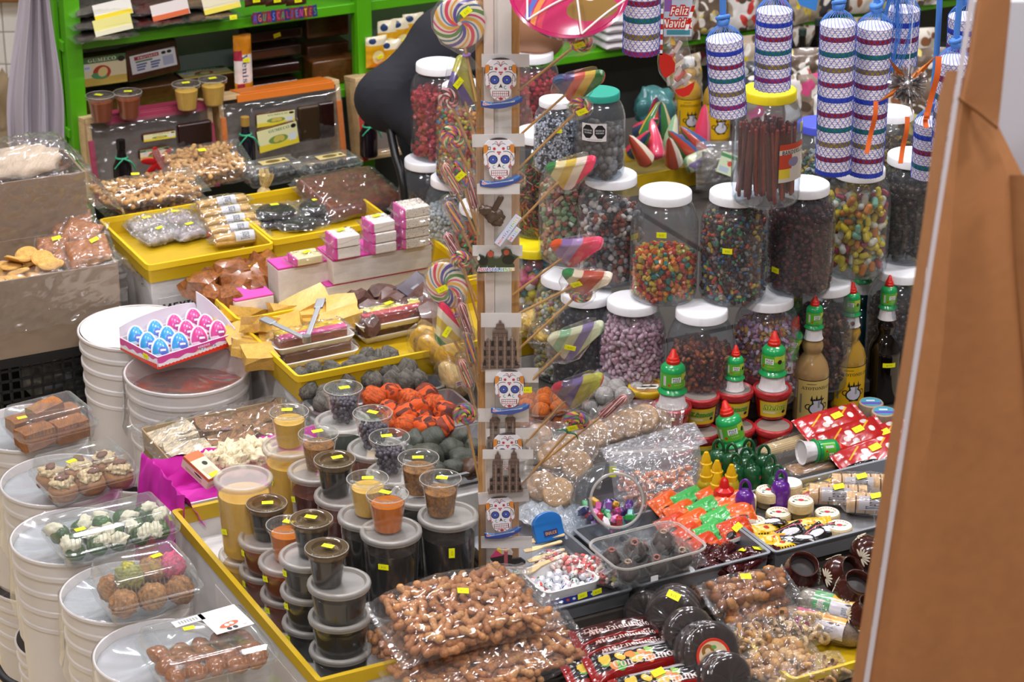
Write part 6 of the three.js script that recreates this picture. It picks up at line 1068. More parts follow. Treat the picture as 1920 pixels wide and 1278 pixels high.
// squeeze bottles of chilli sauce standing upside down in white cups
const sqMap=G('sqmap',()=>textured(ctex(256,96,(g,w,h)=>{g.fillStyle='#5cb030';g.fillRect(0,0,w,h);g.fillStyle='#b8c83a';g.fillRect(150,0,80,40);g.fillStyle='#e8eae4';g.fillRect(84,20,62,36);txt(g,'PULP',115,31,20,'#22402a');txt(g,'SHOT',115,48,18,'#22402a');g.fillStyle='#c9ccc8';g.fillRect(28,14,20,66);g.fillStyle='#c8442a';g.beginPath();g.arc(70,74,9,0,7);g.fill();octagon(g,188,40,16);g.fillStyle='#8ab84a';g.fillRect(100,66,50,10);}),{roughness:0.25,clearcoat:0.4}));
const SQG=mat(0x1d9a52,{roughness:0.25,clearcoat:0.4}),SQR=mat(0xd42414,{roughness:0.35});
function squeeze(label,p,k,{slim=1,yaw=0,body=SQG,cap=SQR,rot,lab=sqMap}={}){
const o=T('squeeze_bottle',label,'candy bottle',p,yaw);o.scale.set(k*slim,k,k*slim);if(rot){o.rotation.order='YXZ';o.rotation.set(...rot);}
part('white_cup',G('sqC',()=>latheSharp([[0,0.004],[0.028,0.004],[0.0325,0],[0.0335,0.001],[0.03,0.008],[0.0262,0.034],[0.0262,0.04]],36)),mat(0xe6e2e2,{roughness:0.45}),o);
part('flange',G('sqF',()=>lathe([[0.026,0.034],[0.0325,0.0345],[0.034,0.037],[0.029,0.041],[0.0275,0.045]],36)),body,o);
part('bottle_body',G('sqB',()=>lathe([[0.0275,0.044],[0.0285,0.05],[0.0285,0.086],[0.0268,0.095],[0.02,0.101],[0.0125,0.103]],36)),body,o);
part('printed_sleeve',G('sqS',()=>new THREE.CylinderGeometry(0.0288,0.0288,0.034,30,1,true,-1.5,3.2)),lab,o,[0,0.068,0]);
part('cone_cap',G('sqN',()=>latheSharp([[0.0145,0.101],[0.0155,0.103],[0.0152,0.109],[0.0135,0.111],[0.0128,0.116],[0.0105,0.118],[0.0045,0.1335],[0.003,0.135],[0,0.135]],28)),cap,o);
}
['on the pale yellow labelled bottle','on the deep yellow labelled bottle','on the price strip bottle','on the rear left cream bottle','on the rear middle cream bottle','on the teal bottle'].forEach((l,i)=>squeeze('small green chilli candy bottle with a red cone cap ' + l,V3(bottles[i].x,bottles[i].y-0.012,bottles[i].z),0.78,{slim:0.86,yaw:[0.3,-0.2,0.4,-0.5,0.2,0.6][i]}));
squeeze('yellow green chilli candy bottle with a yellow cone cap on the dark bottle',V3(bottles[6].x,bottles[6].y-0.012,bottles[6].z),0.84,{slim:0.9,body:mat(0xb8d020,{roughness:0.3}),cap:mat(0xd0dc1c,{roughness:0.3}),lab:textured(ctex(128,48,(g,w,h)=>{g.fillStyle='#a8b83a';g.fillRect(0,0,w,h);g.fillStyle='#d8dcc8';g.fillRect(16,8,20,32);g.fillStyle='#3a3a2a';g.fillRect(72,12,34,24);}))});
// ---------- red chilli tubs ----------
const tubMap=(w1,c)=>textured(ctex(192,128,(g,w,h)=>{g.fillStyle='#d8b21c';g.fillRect(0,0,w,h);g.fillStyle='#b8b04a';g.fillRect(12,18,w-24,84);g.lineWidth=6;g.strokeStyle='#3a5a1c';g.font='italic bold 46px serif';g.textAlign='center';g.strokeText(w1,w/2,66);g.fillStyle=c;g.fillText(w1,w/2,66);octagon(g,w-34,88,14);g.fillStyle='#c8c4a0';g.fillRect(20,82,80,14);}),{roughness:0.35});
const MELON=tubMap('Melon','#c8d03a'),LIMON=tubMap('Limon','#5aa02a');
function chilliTub(label,px,py,top,lab,{spoon,yellow}={}){
const p=at(px,py,top),h=0.068,o=T('chilli_tub',label,'candy tub',V3(p.x,top-h,p.z),0.05);
const red=mat(0xa81a12,{roughness:0.25,clearcoat:0.4}),rim=yellow?mat(0xd0a81c,{roughness:0.3}):textured(grain(0xa8262a,0.4),{roughness:0.35});
part('tub',G('ctb',()=>latheSharp([[0,0],[0.031,0],[0.033,0.003],[0.0385,0.056],[0.0385,0.06],[0,0.06]],40)),red,o);
part('rim',G('ctr',()=>lathe([[0.0385,0.05],[0.0425,0.052],[0.044,0.058],[0.044,0.064],[0.042,0.068],[0.038,0.068],[0.036,0.065]],40)),rim,o);
part('clear_lid',G('ctl',()=>lathe([[0,0.0655],[0.0365,0.0655]],36)),yellow?mat(0xa87a3a,{roughness:0.4}):mat(0x8c827a,{roughness:0.3,clearcoat:0.5}),o);
if(lab)part('printed_label',G('ctlab',()=>new THREE.CylinderGeometry(0.0385,0.0348,0.038,26,1,true,-0.9,1.9)),lab,o,[0,0.027,0]);
if(yellow)part('lid_print',G('ylp',()=>new THREE.BoxGeometry(0.05,0.0006,0.024)),textured(ctex(96,48,(g,w,h)=>{g.fillStyle='#d8d4c8';g.fillRect(0,0,w,h);g.fillStyle='#2a2a2e';g.beginPath();g.ellipse(30,24,22,9,0,0,7);g.ellipse(68,22,20,9,0,0,7);g.fill();})),o,[0,0.0665,0.004]);
if(spoon){const y=mat(0xd8b81c,{roughness:0.4});part('yellow_spoon',merged([rbox(0.008,0.04,0.002,0.001).translate(0,0.0,0),rbox(0.02,0.007,0.002,0.001).translate(0,0.02,0)]),y,o,[-0.008,0.03,0.0395],[0.09,-0.2,0]);}
return V3(p.x,top,p.z);
}
const tA=chilliTub('front red chilli tub with a yellow spoon, carrying the big green bottle',1260,757,0.775,null,{spoon:true});
chilliTub('red chilli tub half hidden below the yellow spoon tub',1263,835,0.705,null);
chilliTub('red lime chilli tub beside the yellow spoon tub, its name half hidden',1313,737,0.775,LIMON);
chilliTub('lower lime chilli tub under the half hidden name tub',1315,806,0.705,LIMON);
chilliTub('red chilli tub with a grey lid behind the lime tub',1306,706,0.775,null);
const tB=chilliTub('red lime chilli tub carrying the small green bottle',1377,727,0.775,LIMON);
chilliTub('lower red chilli tub under the small green bottle tub',1380,796,0.705,LIMON);
const tC=chilliTub('red melon chilli tub carrying the tall green bottle',1448,724,0.775,MELON);
chilliTub('lower red chilli tub beneath the melon tub',1450,795,0.705,null);
chilliTub('red chilli tub hidden behind the melon tub',1425,695,0.775,null);
chilliTub('yellow rimmed candy tub with a printed silver lid',1214,722,0.775,null,{yellow:true});
chilliTub('red chilli tub under the yellow rimmed one',1216,790,0.705,null);
squeeze('large green chilli candy bottle with a red cone cap on the spoon tub',V3(tA.x,tA.y-0.002,tA.z),0.98,{yaw:0.3});
squeeze('small green chilli candy bottle alone on the lime tub',V3(tB.x,tB.y-0.002,tB.z),0.78,{slim:0.86,yaw:0.1});
squeeze('tall green chilli candy bottle on the melon tub',V3(tC.x,tC.y-0.002,tC.z),1.0,{slim:0.94,yaw:-0.4});
squeeze('green chilli candy bottle leaning back, partly behind the tall one',at(1462,690,0.78),0.95,{rot:[0,0.3,-0.3]});
squeeze('green chilli candy bottle leaning in front of the lime tubs',at(1380,858,0.66),1.02,{rot:[-0.1,0.2,0.2]});
squeeze('small green chilli candy bottle lying on its side among the straw rolls',at(1502,848,0.725),0.86,{slim:0.95,rot:[0.3,0.35,-PI/2-0.08]});
// ---------- little bottles ----------
function miniLoop(label,px,py,c,dark){
const o=T('mini_bottle',label,'candy bottle',at(px,py,0.7035),rr(-0.5,0.5)),m=mat(c,{roughness:0.3,clearcoat:0.4});
part('body',G('mnB',()=>lathe([[0,0],[0.0185,0],[0.0205,0.004],[0.0205,0.05],[0.0175,0.062],[0.011,0.07],[0,0.071]],24)),m,o);
part('loop',G('mnL',()=>tube([[-0.011,0.068,0],[-0.009,0.084,0],[0,0.093,0],[0.009,0.084,0],[0.011,0.068,0]],0.0034,16,8)),m,o);
if(dark)part('printed_mark',G('mnP',()=>new THREE.CylinderGeometry(0.0208,0.0208,0.02,8,1,true,0.2,0.7)),textured(G('mnt',()=>ctex(64,48,(g,w,h)=>{g.fillStyle='#1c5a34';g.fillRect(0,0,w,h);g.fillStyle='#d0402a';g.beginPath();g.ellipse(30,20,16,9,0,0,7);g.fill();}))),o,[0,0.045,0]);
}
[[1345,893],[1370,900],[1402,892],[1430,903],[1396,908],[1442,922],[1408,922],[1378,920],[1455,942]].forEach(([x,y],i)=>miniLoop('dark green mini bottle with a loop cap in the green cluster, ' + NTH[i]+ ' from its rear corner',x,y+6,0x14502c,i % 2===0));
miniLoop('purple mini bottle with an open loop beside the red nozzle bottle',1395,976,0x5c1a86);miniLoop('purple mini bottle with a closed cap beside the straw rolls',1462,958,0x5a1a84);
[[1322,908],[1342,924],[1369,932],[1322,932],[1342,948]].forEach(([x,y],i)=>{
const o=T('nozzle_bottle','yellow mini bottle with a nozzle cap beside the orange gummy bag, ' + NTH[i]+ ' of five','candy bottle',at(x,y+12,0.7035));const m=mat(0xdcae10,{roughness:0.3});
part('body',G('nzB',()=>lathe([[0,0],[0.017,0],[0.0185,0.004],[0.0185,0.045],[0.015,0.054],[0.011,0.056]],24)),mat(0xb8a01c,{roughness:0.3}),o);part('cap',G('nzC',()=>latheSharp([[0.013,0.054],[0.0135,0.066],[0.011,0.068],[0.009,0.078],[0.0045,0.09],[0,0.0905]],22)),m,o);
});
{const o=T('nozzle_bottle','red mini bottle with a flared nozzle cap in front of the yellow ones','candy bottle',at(1356,966,0.7035)),m=mat(0xc81814,{roughness:0.3});part('body',G('rdB',()=>lathe([[0,0],[0.018,0],[0.02,0.004],[0.02,0.04],[0.017,0.046]],24)),m,o);part('cap',G('rdC',()=>latheSharp([[0.022,0.044],[0.0235,0.05],[0.02,0.06],[0.011,0.066],[0.0075,0.082],[0.004,0.086],[0,0.086]],24)),m,o);}
// ---------- rainbow cones in the rear yellow tray ----------
{
const f=at(1258,322,0.76),p=f.clone().add(uv(0.0,-0.12,0));p.y=0.702;
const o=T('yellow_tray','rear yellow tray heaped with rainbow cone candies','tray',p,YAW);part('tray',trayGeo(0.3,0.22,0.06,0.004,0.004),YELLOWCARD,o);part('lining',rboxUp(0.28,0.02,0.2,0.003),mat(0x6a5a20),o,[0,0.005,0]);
const cone=G('conecandy',()=>{const g=lathe([[0,0],[0.016,0.002],[0.021,0.012],[0.017,0.045],[0.007,0.085],[0,0.095]],18);return g;});
[[1185,290,0.6,-0.4],[1210,262,0.4,-0.7],[1232,300,-0.2,-0.3],[1215,305,0.5,-0.5],[1255,290,0.1,0.2],[1275,268,-0.6,1.2],[1245,255,0.3,0.1],[1300,295,-0.5,1.0],[1315,270,-0.4,0.4],[1265,310,0.6,-0.2],[1290,312,-0.7,0.9],[1228,235,0.2,-0.3],[1195,250,0.5,-0.6],[1330,290,-0.5,0.9]].forEach(([x,y,a,b],i)=>{const c=part('cone_candy',cone,bandM(i % 6),scene,at(x,y,0.79),[a,i,b],1.25);c.userData={label:'rainbow banded cone candy heaped in the rear yellow tray, ' + NTH[i]+ ' counting from the green lidded jar',category:'lollipop'};});
const b=T('teal_bag','teal tinted plastic bag behind the rainbow cones','bag',at(1228,205,0.82),0);part('bag',G('tealb',()=>lump(0.06,8,0.4,2,1.15,4)),new THREE.MeshPhysicalMaterial({color:0x5a9a9c,transmission:0.5,roughness:0.25}),b);
const c=T('label_bag','clear bag with a green printed card beside the chilli stick jar','candy bag',at(1345,312,0.78),0.2);c.rotation.x=-0.3;
part('contents',bagGeo(0.1,0.08,0.06,5,{nx:12,nzz:10}).rotateX(PI/2),textured(grain(0x6a6458,0.5)),c);part('film',bagGeo(0.13,0.13,0.075,6,{wrinkle:0.008}).rotateX(PI/2).translate(0,0,-0.005),HAZYFILM,c);part('printed_card',new THREE.BoxGeometry(0.045,0.06,0.001),textured(ctex(96,128,(g,w,h)=>{g.fillStyle='#c8d4b0';g.fillRect(0,0,w,h);g.fillStyle='#4a8a5a';g.fillRect(0,10,w,20);g.fillStyle='#c84a3a';g.beginPath();g.arc(66,60,16,0,7);g.fill();g.fillStyle='#aab8c8';g.fillRect(10,86,60,30);})),c,[0.005,0.01,0.076],[0,0,-0.35]);
}
// goods on the long shelf behind the jars
{
const cols=[['#e8e4de','#c8403a'],['#6a5848','#d8c86a'],['#d8d0c4','#8a5a3a'],['#3a3a3c','#c8c8cc'],['#b8a890','#e0c83a'],['#8a7a68','#c84a7a']];
const bm=cols.map(([a,b],i)=>textured(ctex(96,96,(g,w,h)=>{g.fillStyle=a;g.fillRect(0,0,w,h);for(let k=0;k<26;k++){g.fillStyle=pick([b,'#5a4a3c','#e6e0d6','#a89880',b]);g.beginPath();g.ellipse(rr(0,w),rr(0,h),rr(3,14),rr(3,10),rr(0,3),0,7);g.fill();}}),{roughness:0.35,clearcoat:0.3}));
let n=0;
for(let r=0;r<2;r++)for(let c=0;c<14;c++){
const u=3.72+c*0.115+r*0.05,o=T('shelf_packet',`mottled packet standing on the long green shelf, ${r ? 'front' : 'back'} row, ${NTH[c]} from the white stack`,'candy bag',uv(u,-6.5+r*0.09,0.862),YAW+rr(-0.15,0.15));n++;
part('wrapper',G('shpk' + n % 4,()=>bagGeo(0.12,0.17,0.05,n,{wrinkle:0.006,nx:14,nzz:14}).rotateX(PI/2-0.15).translate(0,0.085,0)),bm[(n*5)% 6],o);if(n % 4===0)sticker(o,[0.02,0.06,0.045],[-0.1,0,0.2],1.4);
}
for(let i=0;i<4;i++){const b=onV(1128,90-i*15,1164,78-i*15,-6.42),o=T('white_packet',['lowest','second lowest','third','topmost'][i]+ ' white cushioned packet stacked on the green shelf under the basket','packet',uv(b.u,-6.42,0.862+i*0.027),YAW);part('wrapper',G('whp',()=>bagGeo(0.1,0.12,0.026,3,{flapX:0.03,wrinkle:0.001,pw:6})),i % 2?mat(0xe2dfe2,{roughness:0.3}):mat(0xd8d0d2,{roughness:0.3}),o);}
// sweet bags standing on the rear table, seen between the hanging rolls
[[1262,92],[1310,60],[1400,95],[1425,140],[1490,70],[1500,120],[1480,165],[1525,165],[1600,60],[1660,110],[1700,80],[1735,120],[1550,200],[1420,215],[1270,140],[1390,170],[1650,190],[1720,190]].forEach(([x,y],c)=>{const o=T('table_packet',['mottled','pale','dark','striped'][c % 4]+ ' sweet bag standing on the rear table among the hanging rolls, ' + NTH[c]+ ' from the stocking','candy bag',at(x,y+55,0.702),YAW+rr(-0.5,0.5));part('wrapper',G('tbpk' + c % 3,()=>bagGeo(0.14,0.15,0.06,c+40,{wrinkle:0.007,nx:14,nzz:12}).rotateX(PI/2-0.1).translate(0,0.075,0)),bm[(c*5)% 6],o);if(c % 5===1)sticker(o,[0.02,0.06,0.06],[0,0,0.2],1.5);});
[[1475,130],[1500,140],[1530,120]].forEach(([x,y],i)=>{const o=T('dark_bottle',NTH[i]+ ' small dark bottle standing in the gap between the hanging wafer rolls','bottle',at(x,y+20,0.702));part('glass_body',G('dkb',()=>lathe([[0,0],[0.028,0],[0.03,0.004],[0.03,0.1],[0.012,0.14],[0.011,0.17]],24)),COLA,o);part('cap',G('dkc',()=>latheSharp([[0,0.185],[0.013,0.185],[0.013,0.165],[0.011,0.164]],20)),mat(0x2a3a34),o);});
[[1000,625,0.86],[1030,650,0.84],[1060,620,0.86]].forEach(([x,y,h],i)=>{const o=T('yellow_sweet_bag',NTH[i]+ ' small film bag of yellow sweets beside the spire magnet','candy bag',at(x,y,0.78),YAW+i);part('contents',G('ysb',()=>lump(0.034,6,0.3,2.4,0.8,3)),textured(grain(0xc8a43a,0.45)),o,[0,0.03,0]);part('film',G('ysf',()=>bagGeo(0.11,0.1,0.07,3,{wrinkle:0.007})),FILM,o);});
{const p=at(1030,640,0.7),st=T('card_stand','plain card stand under the yellow sweet bags','stand',V3(p.x+0.0,0.702,p.z-0.06),YAW);part('block',rboxUp(0.13,0.076,0.12,0.004),CARTON,st);}
}
// ---------- metal trays ----------
function metalTray(label,u0,u1,v0,v1,h0,rim){
const[p,w,h,d]=uvBox(u0,u1,v0,v1,h0,rim),o=T('metal_tray',label,'tray',p,YAW);
part('tray',loft(w,d,0.006,[[-0.003,0],[0,h-0.003],[0.005,h-0.001],[0.005,h+0.002],[-0.002,h+0.002],[-0.005,0.003]],{top:true,n:4,crease:0.4}),mat(0x9c9fa4,{metalness:0.75,roughness:0.42}),o);return o;
}
metalTray('grey metal tray with the foam tray of foil balls',1.915,2.1,-3.96,-3.572,0.695,0.728);
metalTray('grey metal tray with the candy bowl, packets and clear boxes',2.112,2.405,-3.82,-3.56,0.7,0.738);
metalTray('grey metal tray of round wafers and yellow black toffees',2.417,2.95,-3.8,-3.556,0.7,0.738);
// foam tray of foil balls
{
const c=at(1050,1108,0.7),o=T('foam_tray','white dimpled foam tray of foil wrapped chocolate balls','food tray',c,YAW),w=0.125,d=0.11;
part('tray',loft(w,d,0.02,[[-0.008,0],[0,0.034],[0.001,0.036],[-0.004,0.036],[-0.013,0.003]],{top:true,n:6}),mat(0xe8e6e4,{roughness:0.6}),o);
part('printed_band',new THREE.BoxGeometry(w*0.98,0.013,0.001),textured(ctex(256,28,(g,W,h)=>{g.fillStyle='#22307a';g.fillRect(0,0,W,h);for(let i=0;i<9;i++){g.fillStyle=i % 3?'#d8dcec':'#c8442a';g.beginPath();g.ellipse(16+i*28,14,8,6,0.4,0,7);g.fill();}})),o,[0,0.012,d/2+0.001]);
sticker(o,[0.018,0.014,d/2+0.0022],[0,0,0.1],1.1);sticker(o,[0.05,0.014,d/2+0.0022],[0,0,0.1],1.1);o.updateMatrixWorld(true);
const fm=['#c8402a','#2f7a4a','#2a3f9a'].map((col,i)=>textured(ctex(64,64,(g,W,h)=>{g.fillStyle='#dcdde2';g.fillRect(0,0,W,h);for(let k=0;k<5;k++){g.fillStyle=col;g.beginPath();g.ellipse(rr(0,W),rr(0,h),rr(4,10),rr(3,7),rr(0,3),0,7);g.fill();}g.fillStyle='#9a9ca2';for(let k=0;k<6;k++)g.fillRect(rr(0,W),rr(0,h),8,3);}),{roughness:0.25,metalness:0.25}));
let n=0;for(let r=0;r<5;r++)for(let q=0;q<6;q++){const x=-0.045+q*0.0185 +(r % 2)*0.006,z=-0.028+r*0.0175;if(n>=26)continue;const b=part('foil_ball',G('foilball' + n % 3,()=>lump(0.0098,n*3,0.12,3,1,2)),fm[(n*7)% 3],scene,o.localToWorld(V3(x,0.014+rr(0,0.01),z)),spin());b.userData={label:'foil wrapped chocolate ball in the foam tray, ' +['rearmost','second','third','fourth','front'][r]+ ' row, ' + NTH[q]+ ' along',category:'chocolate'};n++;}
}
{// pink and white sweets bag
const o=T('candy_bag','long clear bag of pink and white sweets beside the foil balls','candy bag',at(1100,1082,0.708),YAW-0.95);
const L=0.2,W=0.062,th=0.038,inP=(q)=>{const a=1-Math.abs(q.x/(L/2))**3,b=1-Math.abs(q.z/(W/2))**3,y=(q.y-th/2)/(th/2);return a>0&&b>0&&Math.abs(y)<Math.sqrt(a*b)*0.92;};
scatter('sweet_filling',CANDY.bean,GLOSSY,o,packed([-L/2,0,-W/2],[L/2,th,W/2],0.0125,inP).map((q)=>[q,spin(),0.0068,lin(pick(['#d8605a','#e8dcd0','#e07a74','#e6d0c8','#c84a4a']))]));
part('film',bagGeo(L,W*1.1,th,17,{wrinkle:0.004,flapX:0.12}),FILM,o);sticker(o,[0.045,th,0.005],[-PI/2,0,0.7],1.15);
}
{// spoons and blue packet
const b=T('blue_packet','blue printed packet standing behind the wooden spoons','packet',at(1030,1012,0.73),YAW);b.rotation.order='YXZ';b.rotation.x=-0.5;
part('wrapper',G('blpk',()=>{const s=new THREE.Shape();s.moveTo(-0.03,0);s.lineTo(-0.03,0.035);s.bezierCurveTo(-0.02,0.06,0.02,0.06,0.03,0.04);s.lineTo(0.03,0);return new THREE.ExtrudeGeometry(s,{depth:0.008,bevelEnabled:true,bevelSize:0.002,bevelThickness:0.002});}),mat(0x1f6ab4,{roughness:0.3}),b);
part('print',new THREE.BoxGeometry(0.03,0.012,0.001),textured(ctex(96,40,(g,w,h)=>{g.fillStyle='#2a2a6a';g.fillRect(0,0,w,h);txt(g,'DULCE',w/2,22,26,'#d8a02a');})),b,[0.002,0.014,0.0108]);
const sp=G('spoon',()=>{const s=new THREE.Shape();s.moveTo(-0.04,-0.0045);s.bezierCurveTo(-0.02,-0.009,-0.01,-0.006,0,-0.003);s.lineTo(0.03,-0.004);s.bezierCurveTo(0.045,-0.008,0.045,0.008,0.03,0.004);s.lineTo(0,0.003);s.bezierCurveTo(-0.01,0.006,-0.02,0.009,-0.04,0.0045);s.closePath();return new THREE.ExtrudeGeometry(s,{depth:0.0025,bevelEnabled:false}).rotateX(-PI/2);});
[[1022,1010],[1018,1025],[1024,1042],[1030,1052],[1012,1062]].forEach(([x,y],i)=>{const q=part('wooden_spoon',sp,textured(grain(0xd8bd8a,0.15),{roughness:0.6}),scene,at(x,y,0.735),[0.1,YAW+0.1*(i-2),0.05]);q.userData={label:'flat wooden candy spoon between the post and the pink sweets bag, ' + NTH[i]+ ' from the blue packet',category:'spoon'};});
const tp=T('tamarind_pot','small dark glossy candy pot under the wooden spoons','candy tub',at(1040,1058,0.7),YAW);part('pot',G('tpot',()=>rboxUp(0.06,0.026,0.03,0.008)),mat(0x140c0c,{roughness:0.15}),tp);part('lid',G('tpotl',()=>rboxUp(0.062,0.003,0.032,0.001)),CLEAR,tp,[0,0.026,0]);
}
// ---------- candy bowl ----------
{
const c=at(1141,938,0.776),o=T('candy_bowl','tilted clear round candy bowl of wrapped cubes with its mouth facing out','bowl',c),R=0.078;
const dir=V3(0.14,0.30,0.6).normalize(),q=new THREE.Quaternion().setFromUnitVectors(V3(0,1,0),dir);
const b=part('bowl',G('bowlG',()=>{const pts=[];for(let i=0;i<=26;i++){const a=-PI/2+i/26*(PI/2+0.78);pts.push([R*Math.cos(a),R*Math.sin(a)*0.95]);}pts.push([0.052,0.06],[0.0545,0.064],[0.0555,0.068],[0.053,0.0695]);return lathe(pts,56);}),JARWALL,o);b.quaternion.copy(q);
const r=part('mouth_ring',G('bowlR',()=>new THREE.TorusGeometry(0.0535,0.003,8,56).rotateX(PI/2)),FROST,o,dir.clone().multiplyScalar(0.068));r.quaternion.copy(q);
sticker(o,[0.01,0.035,-0.06],[0,0,PI/2],1.3);
const cols=['#c84a8a','#5a3a84','#2f9a4a','#d8a02a','#c8323a','#5aa8a0','#2a2a5a','#d87ab0','#8a5aa8','#e8e0e0'];
const cm=cols.map((k)=>mat(k,{roughness:0.25,clearcoat:0.5})),pts=packed([-R,-R,-R],[R,R,R],0.0215,(p)=>p.length()<R-0.017&&p.y<-0.012+p.z*0.12,0.3);
pts.slice(0,90).forEach((p,i)=>{const w=part('wrapped_cube',G('wcube',()=>merged([rbox(0.019,0.013,0.013,0.003,1),new THREE.ConeGeometry(0.006,0.007,6).rotateZ(PI/2).translate(-0.012,0,0),new THREE.ConeGeometry(0.006,0.007,6).rotateZ(-PI/2).translate(0.012,0,0)])),cm[(i*7)% 10],o,p,spin());});
o.children.filter((k)=>k.name.startsWith('wrapped_cube')).forEach((k)=>{scene.attach(k);const ci=cm.indexOf(k.material),p=k.position.clone().sub(c);k.userData={label:['pink','purple','green','amber','red','teal','navy','rose','lilac','white'][ci]+ ' wrapped candy cube in the round bowl, ' +(p.z>0.02?'near the mouth':p.z<-0.02?'at the back':'in the middle')+(p.y<-0.04?', at the bottom':', upper layer')+(p.x>0?', right half':', left half'),category:'candy',group:'wrapped cubes in the candy bowl'};});
}
// ---------- packets of round sweets in film ----------
{
const dm=[0x8a6c48,0x9a7a52,0x7d5f3e].map((c)=>textured(grain(c,0.35),{roughness:0.6})),disc=G('wdisc',()=>lathe([[0,0],[0.029,0],[0.033,0.004],[0.033,0.012],[0.028,0.016],[0,0.017]],28));
[[1120,822,0.75],[1152,812,0.76],[1182,802,0.77],[1210,793,0.775],[1232,800,0.76],[1040,862,0.745],[1068,850,0.745],[1095,842,0.745],[1020,920,0.735],[1050,932,0.735],[1012,830,0.75],[1085,880,0.735]].forEach(([x,y,h],i)=>{
const o=T('wafer_disc',(i===8?'orange tinted':'tan')+ ' round sweet standing in a film packet, ' +(i<5?'upper row toward the red tubs, ':'lower row beside the post, ')+ NTH[i % 7],'sweet',at(x,y,h),YAW-0.3);o.rotation.order='YXZ';o.rotation.set(0.75,YAW-0.75,0);
part('disc',disc,i===8?textured(grain(0xb4743c,0.3)):dm[i % 3],o,[0,0,0],[0,0,0]);
part('disc',disc,dm[(i+1)% 3],o,[0,0.018,0]);
part('film',G('wdf' + i % 3,()=>bagGeo(0.1,0.085,0.042,i*3+1,{wrinkle:0.006,flapX:0.15,flapZ:0.1,nx:26,nzz:20}).translate(0,-0.003,0)),FILM,o);
});
const z=T('zip_bag','clear zip bag of orange gummies behind the candy bowl','candy bag',at(1232,905,0.735),YAW-0.35);z.rotation.order='YXZ';z.rotation.x=0.62;
scatter('gummy_filling',CANDY.gummy,GLOSSY,z,packed([-0.075,0.004,-0.02],[0.075,0.03,0.055],0.017,()=>rnd()<0.75).map((p)=>[p,spin(),0.0085,lin(pick(['#d8804a','#e09058','#d87844','#e0a074']))]));
part('film',G('zipf',()=>bagGeo(0.19,0.15,0.036,12,{wrinkle:0.007,flapX:0.02,flapZ:0.02,pw:4})),HAZYFILM,z);part('zip_strip',new THREE.BoxGeometry(0.185,0.003,0.006),FROST,z,[0,0.02,-0.066]);
const s2=T('clear_sheet_bag','empty clear bag lying behind the orange gummy bag','bag',at(1225,838,0.76),YAW-0.1);s2.rotation.x=0.35;part('film',bagGeo(0.2,0.07,0.012,41,{wrinkle:0.007}),HAZYFILM,s2);
const b2=T('grey_bag','folded clear grey bag between the post and the candy bowl','bag',at(1045,975,0.715),YAW+0.4);part('film',bagGeo(0.12,0.16,0.02,44,{wrinkle:0.009}),new THREE.MeshPhysicalMaterial({color:0xb8c0c8,transmission:0.5,roughness:0.2}),b2);
}
// tubs of sugar balls and chilli balls
{
const rt=(label,px,py,h,r,hh)=>{const p=at(px,py,h),o=T('round_tub',label,'plastic tub',p);part('tub',lathe([[0,0],[r*0.86,0],[r*0.92,0.005],[r,hh],[r+0.003,hh+0.001]],44),CLEAR,o);part('rim',new THREE.TorusGeometry(r+0.002,0.0014,6,48).rotateX(PI/2),CLEAR,o,[0,hh,0]);return o;};
const a=rt('clear round tub of dusty grey sugar balls below the pink candy jar',1148,768,0.702,0.088,0.075);
const sm=textured(grain(0x9c9894,0.3),{roughness:0.85});let n=0;
for(const[ring,k,y]of[[0.06,9,0.022],[0.026,4,0.024],[0.056,8,0.058],[0.024,4,0.064]])for(let i=0;i<k;i++){const an=i/k*2*PI+y*20,b=part('sugar_ball',G('sugb' + n % 3,()=>lump(0.0215,n,0.08,2,0.95,3)),sm,scene,a.position.clone().add(V3(ring*Math.cos(an),y,ring*Math.sin(an))),spin());b.userData={label:'dusty grey sugar ball in the round tub, ' +(y<0.04?'lower':'upper')+ ' layer, ' +(ring>0.04?'outer ring ':'centre ')+ NTH[i],category:'sweet'};n++;}
const b=rt('clear round tub of orange chilli balls beside the post',1018,800,0.702,0.072,0.06),om=textured(grain(0xa4500e,0.5),{roughness:0.85});n=0;
for(const[ring,k,y]of[[0.046,7,0.022],[0.0,1,0.024],[0.042,6,0.056],[0.0,1,0.06]])for(let i=0;i<k;i++){const an=i/k*2*PI+y*30,q=part('chilli_ball',G('chb' + n % 3,()=>lump(0.021,n+20,0.1,2,0.95,3)),om,scene,b.position.clone().add(V3(ring*Math.cos(an),y,ring*Math.sin(an))),spin());q.userData={label:'orange chilli ball in the tub beside the post, ' +(y<0.04?'lower':'upper')+ ' layer, ' +(ring>0.02?'ring ':'centre ')+ NTH[i],category:'sweet'};n++;}
}
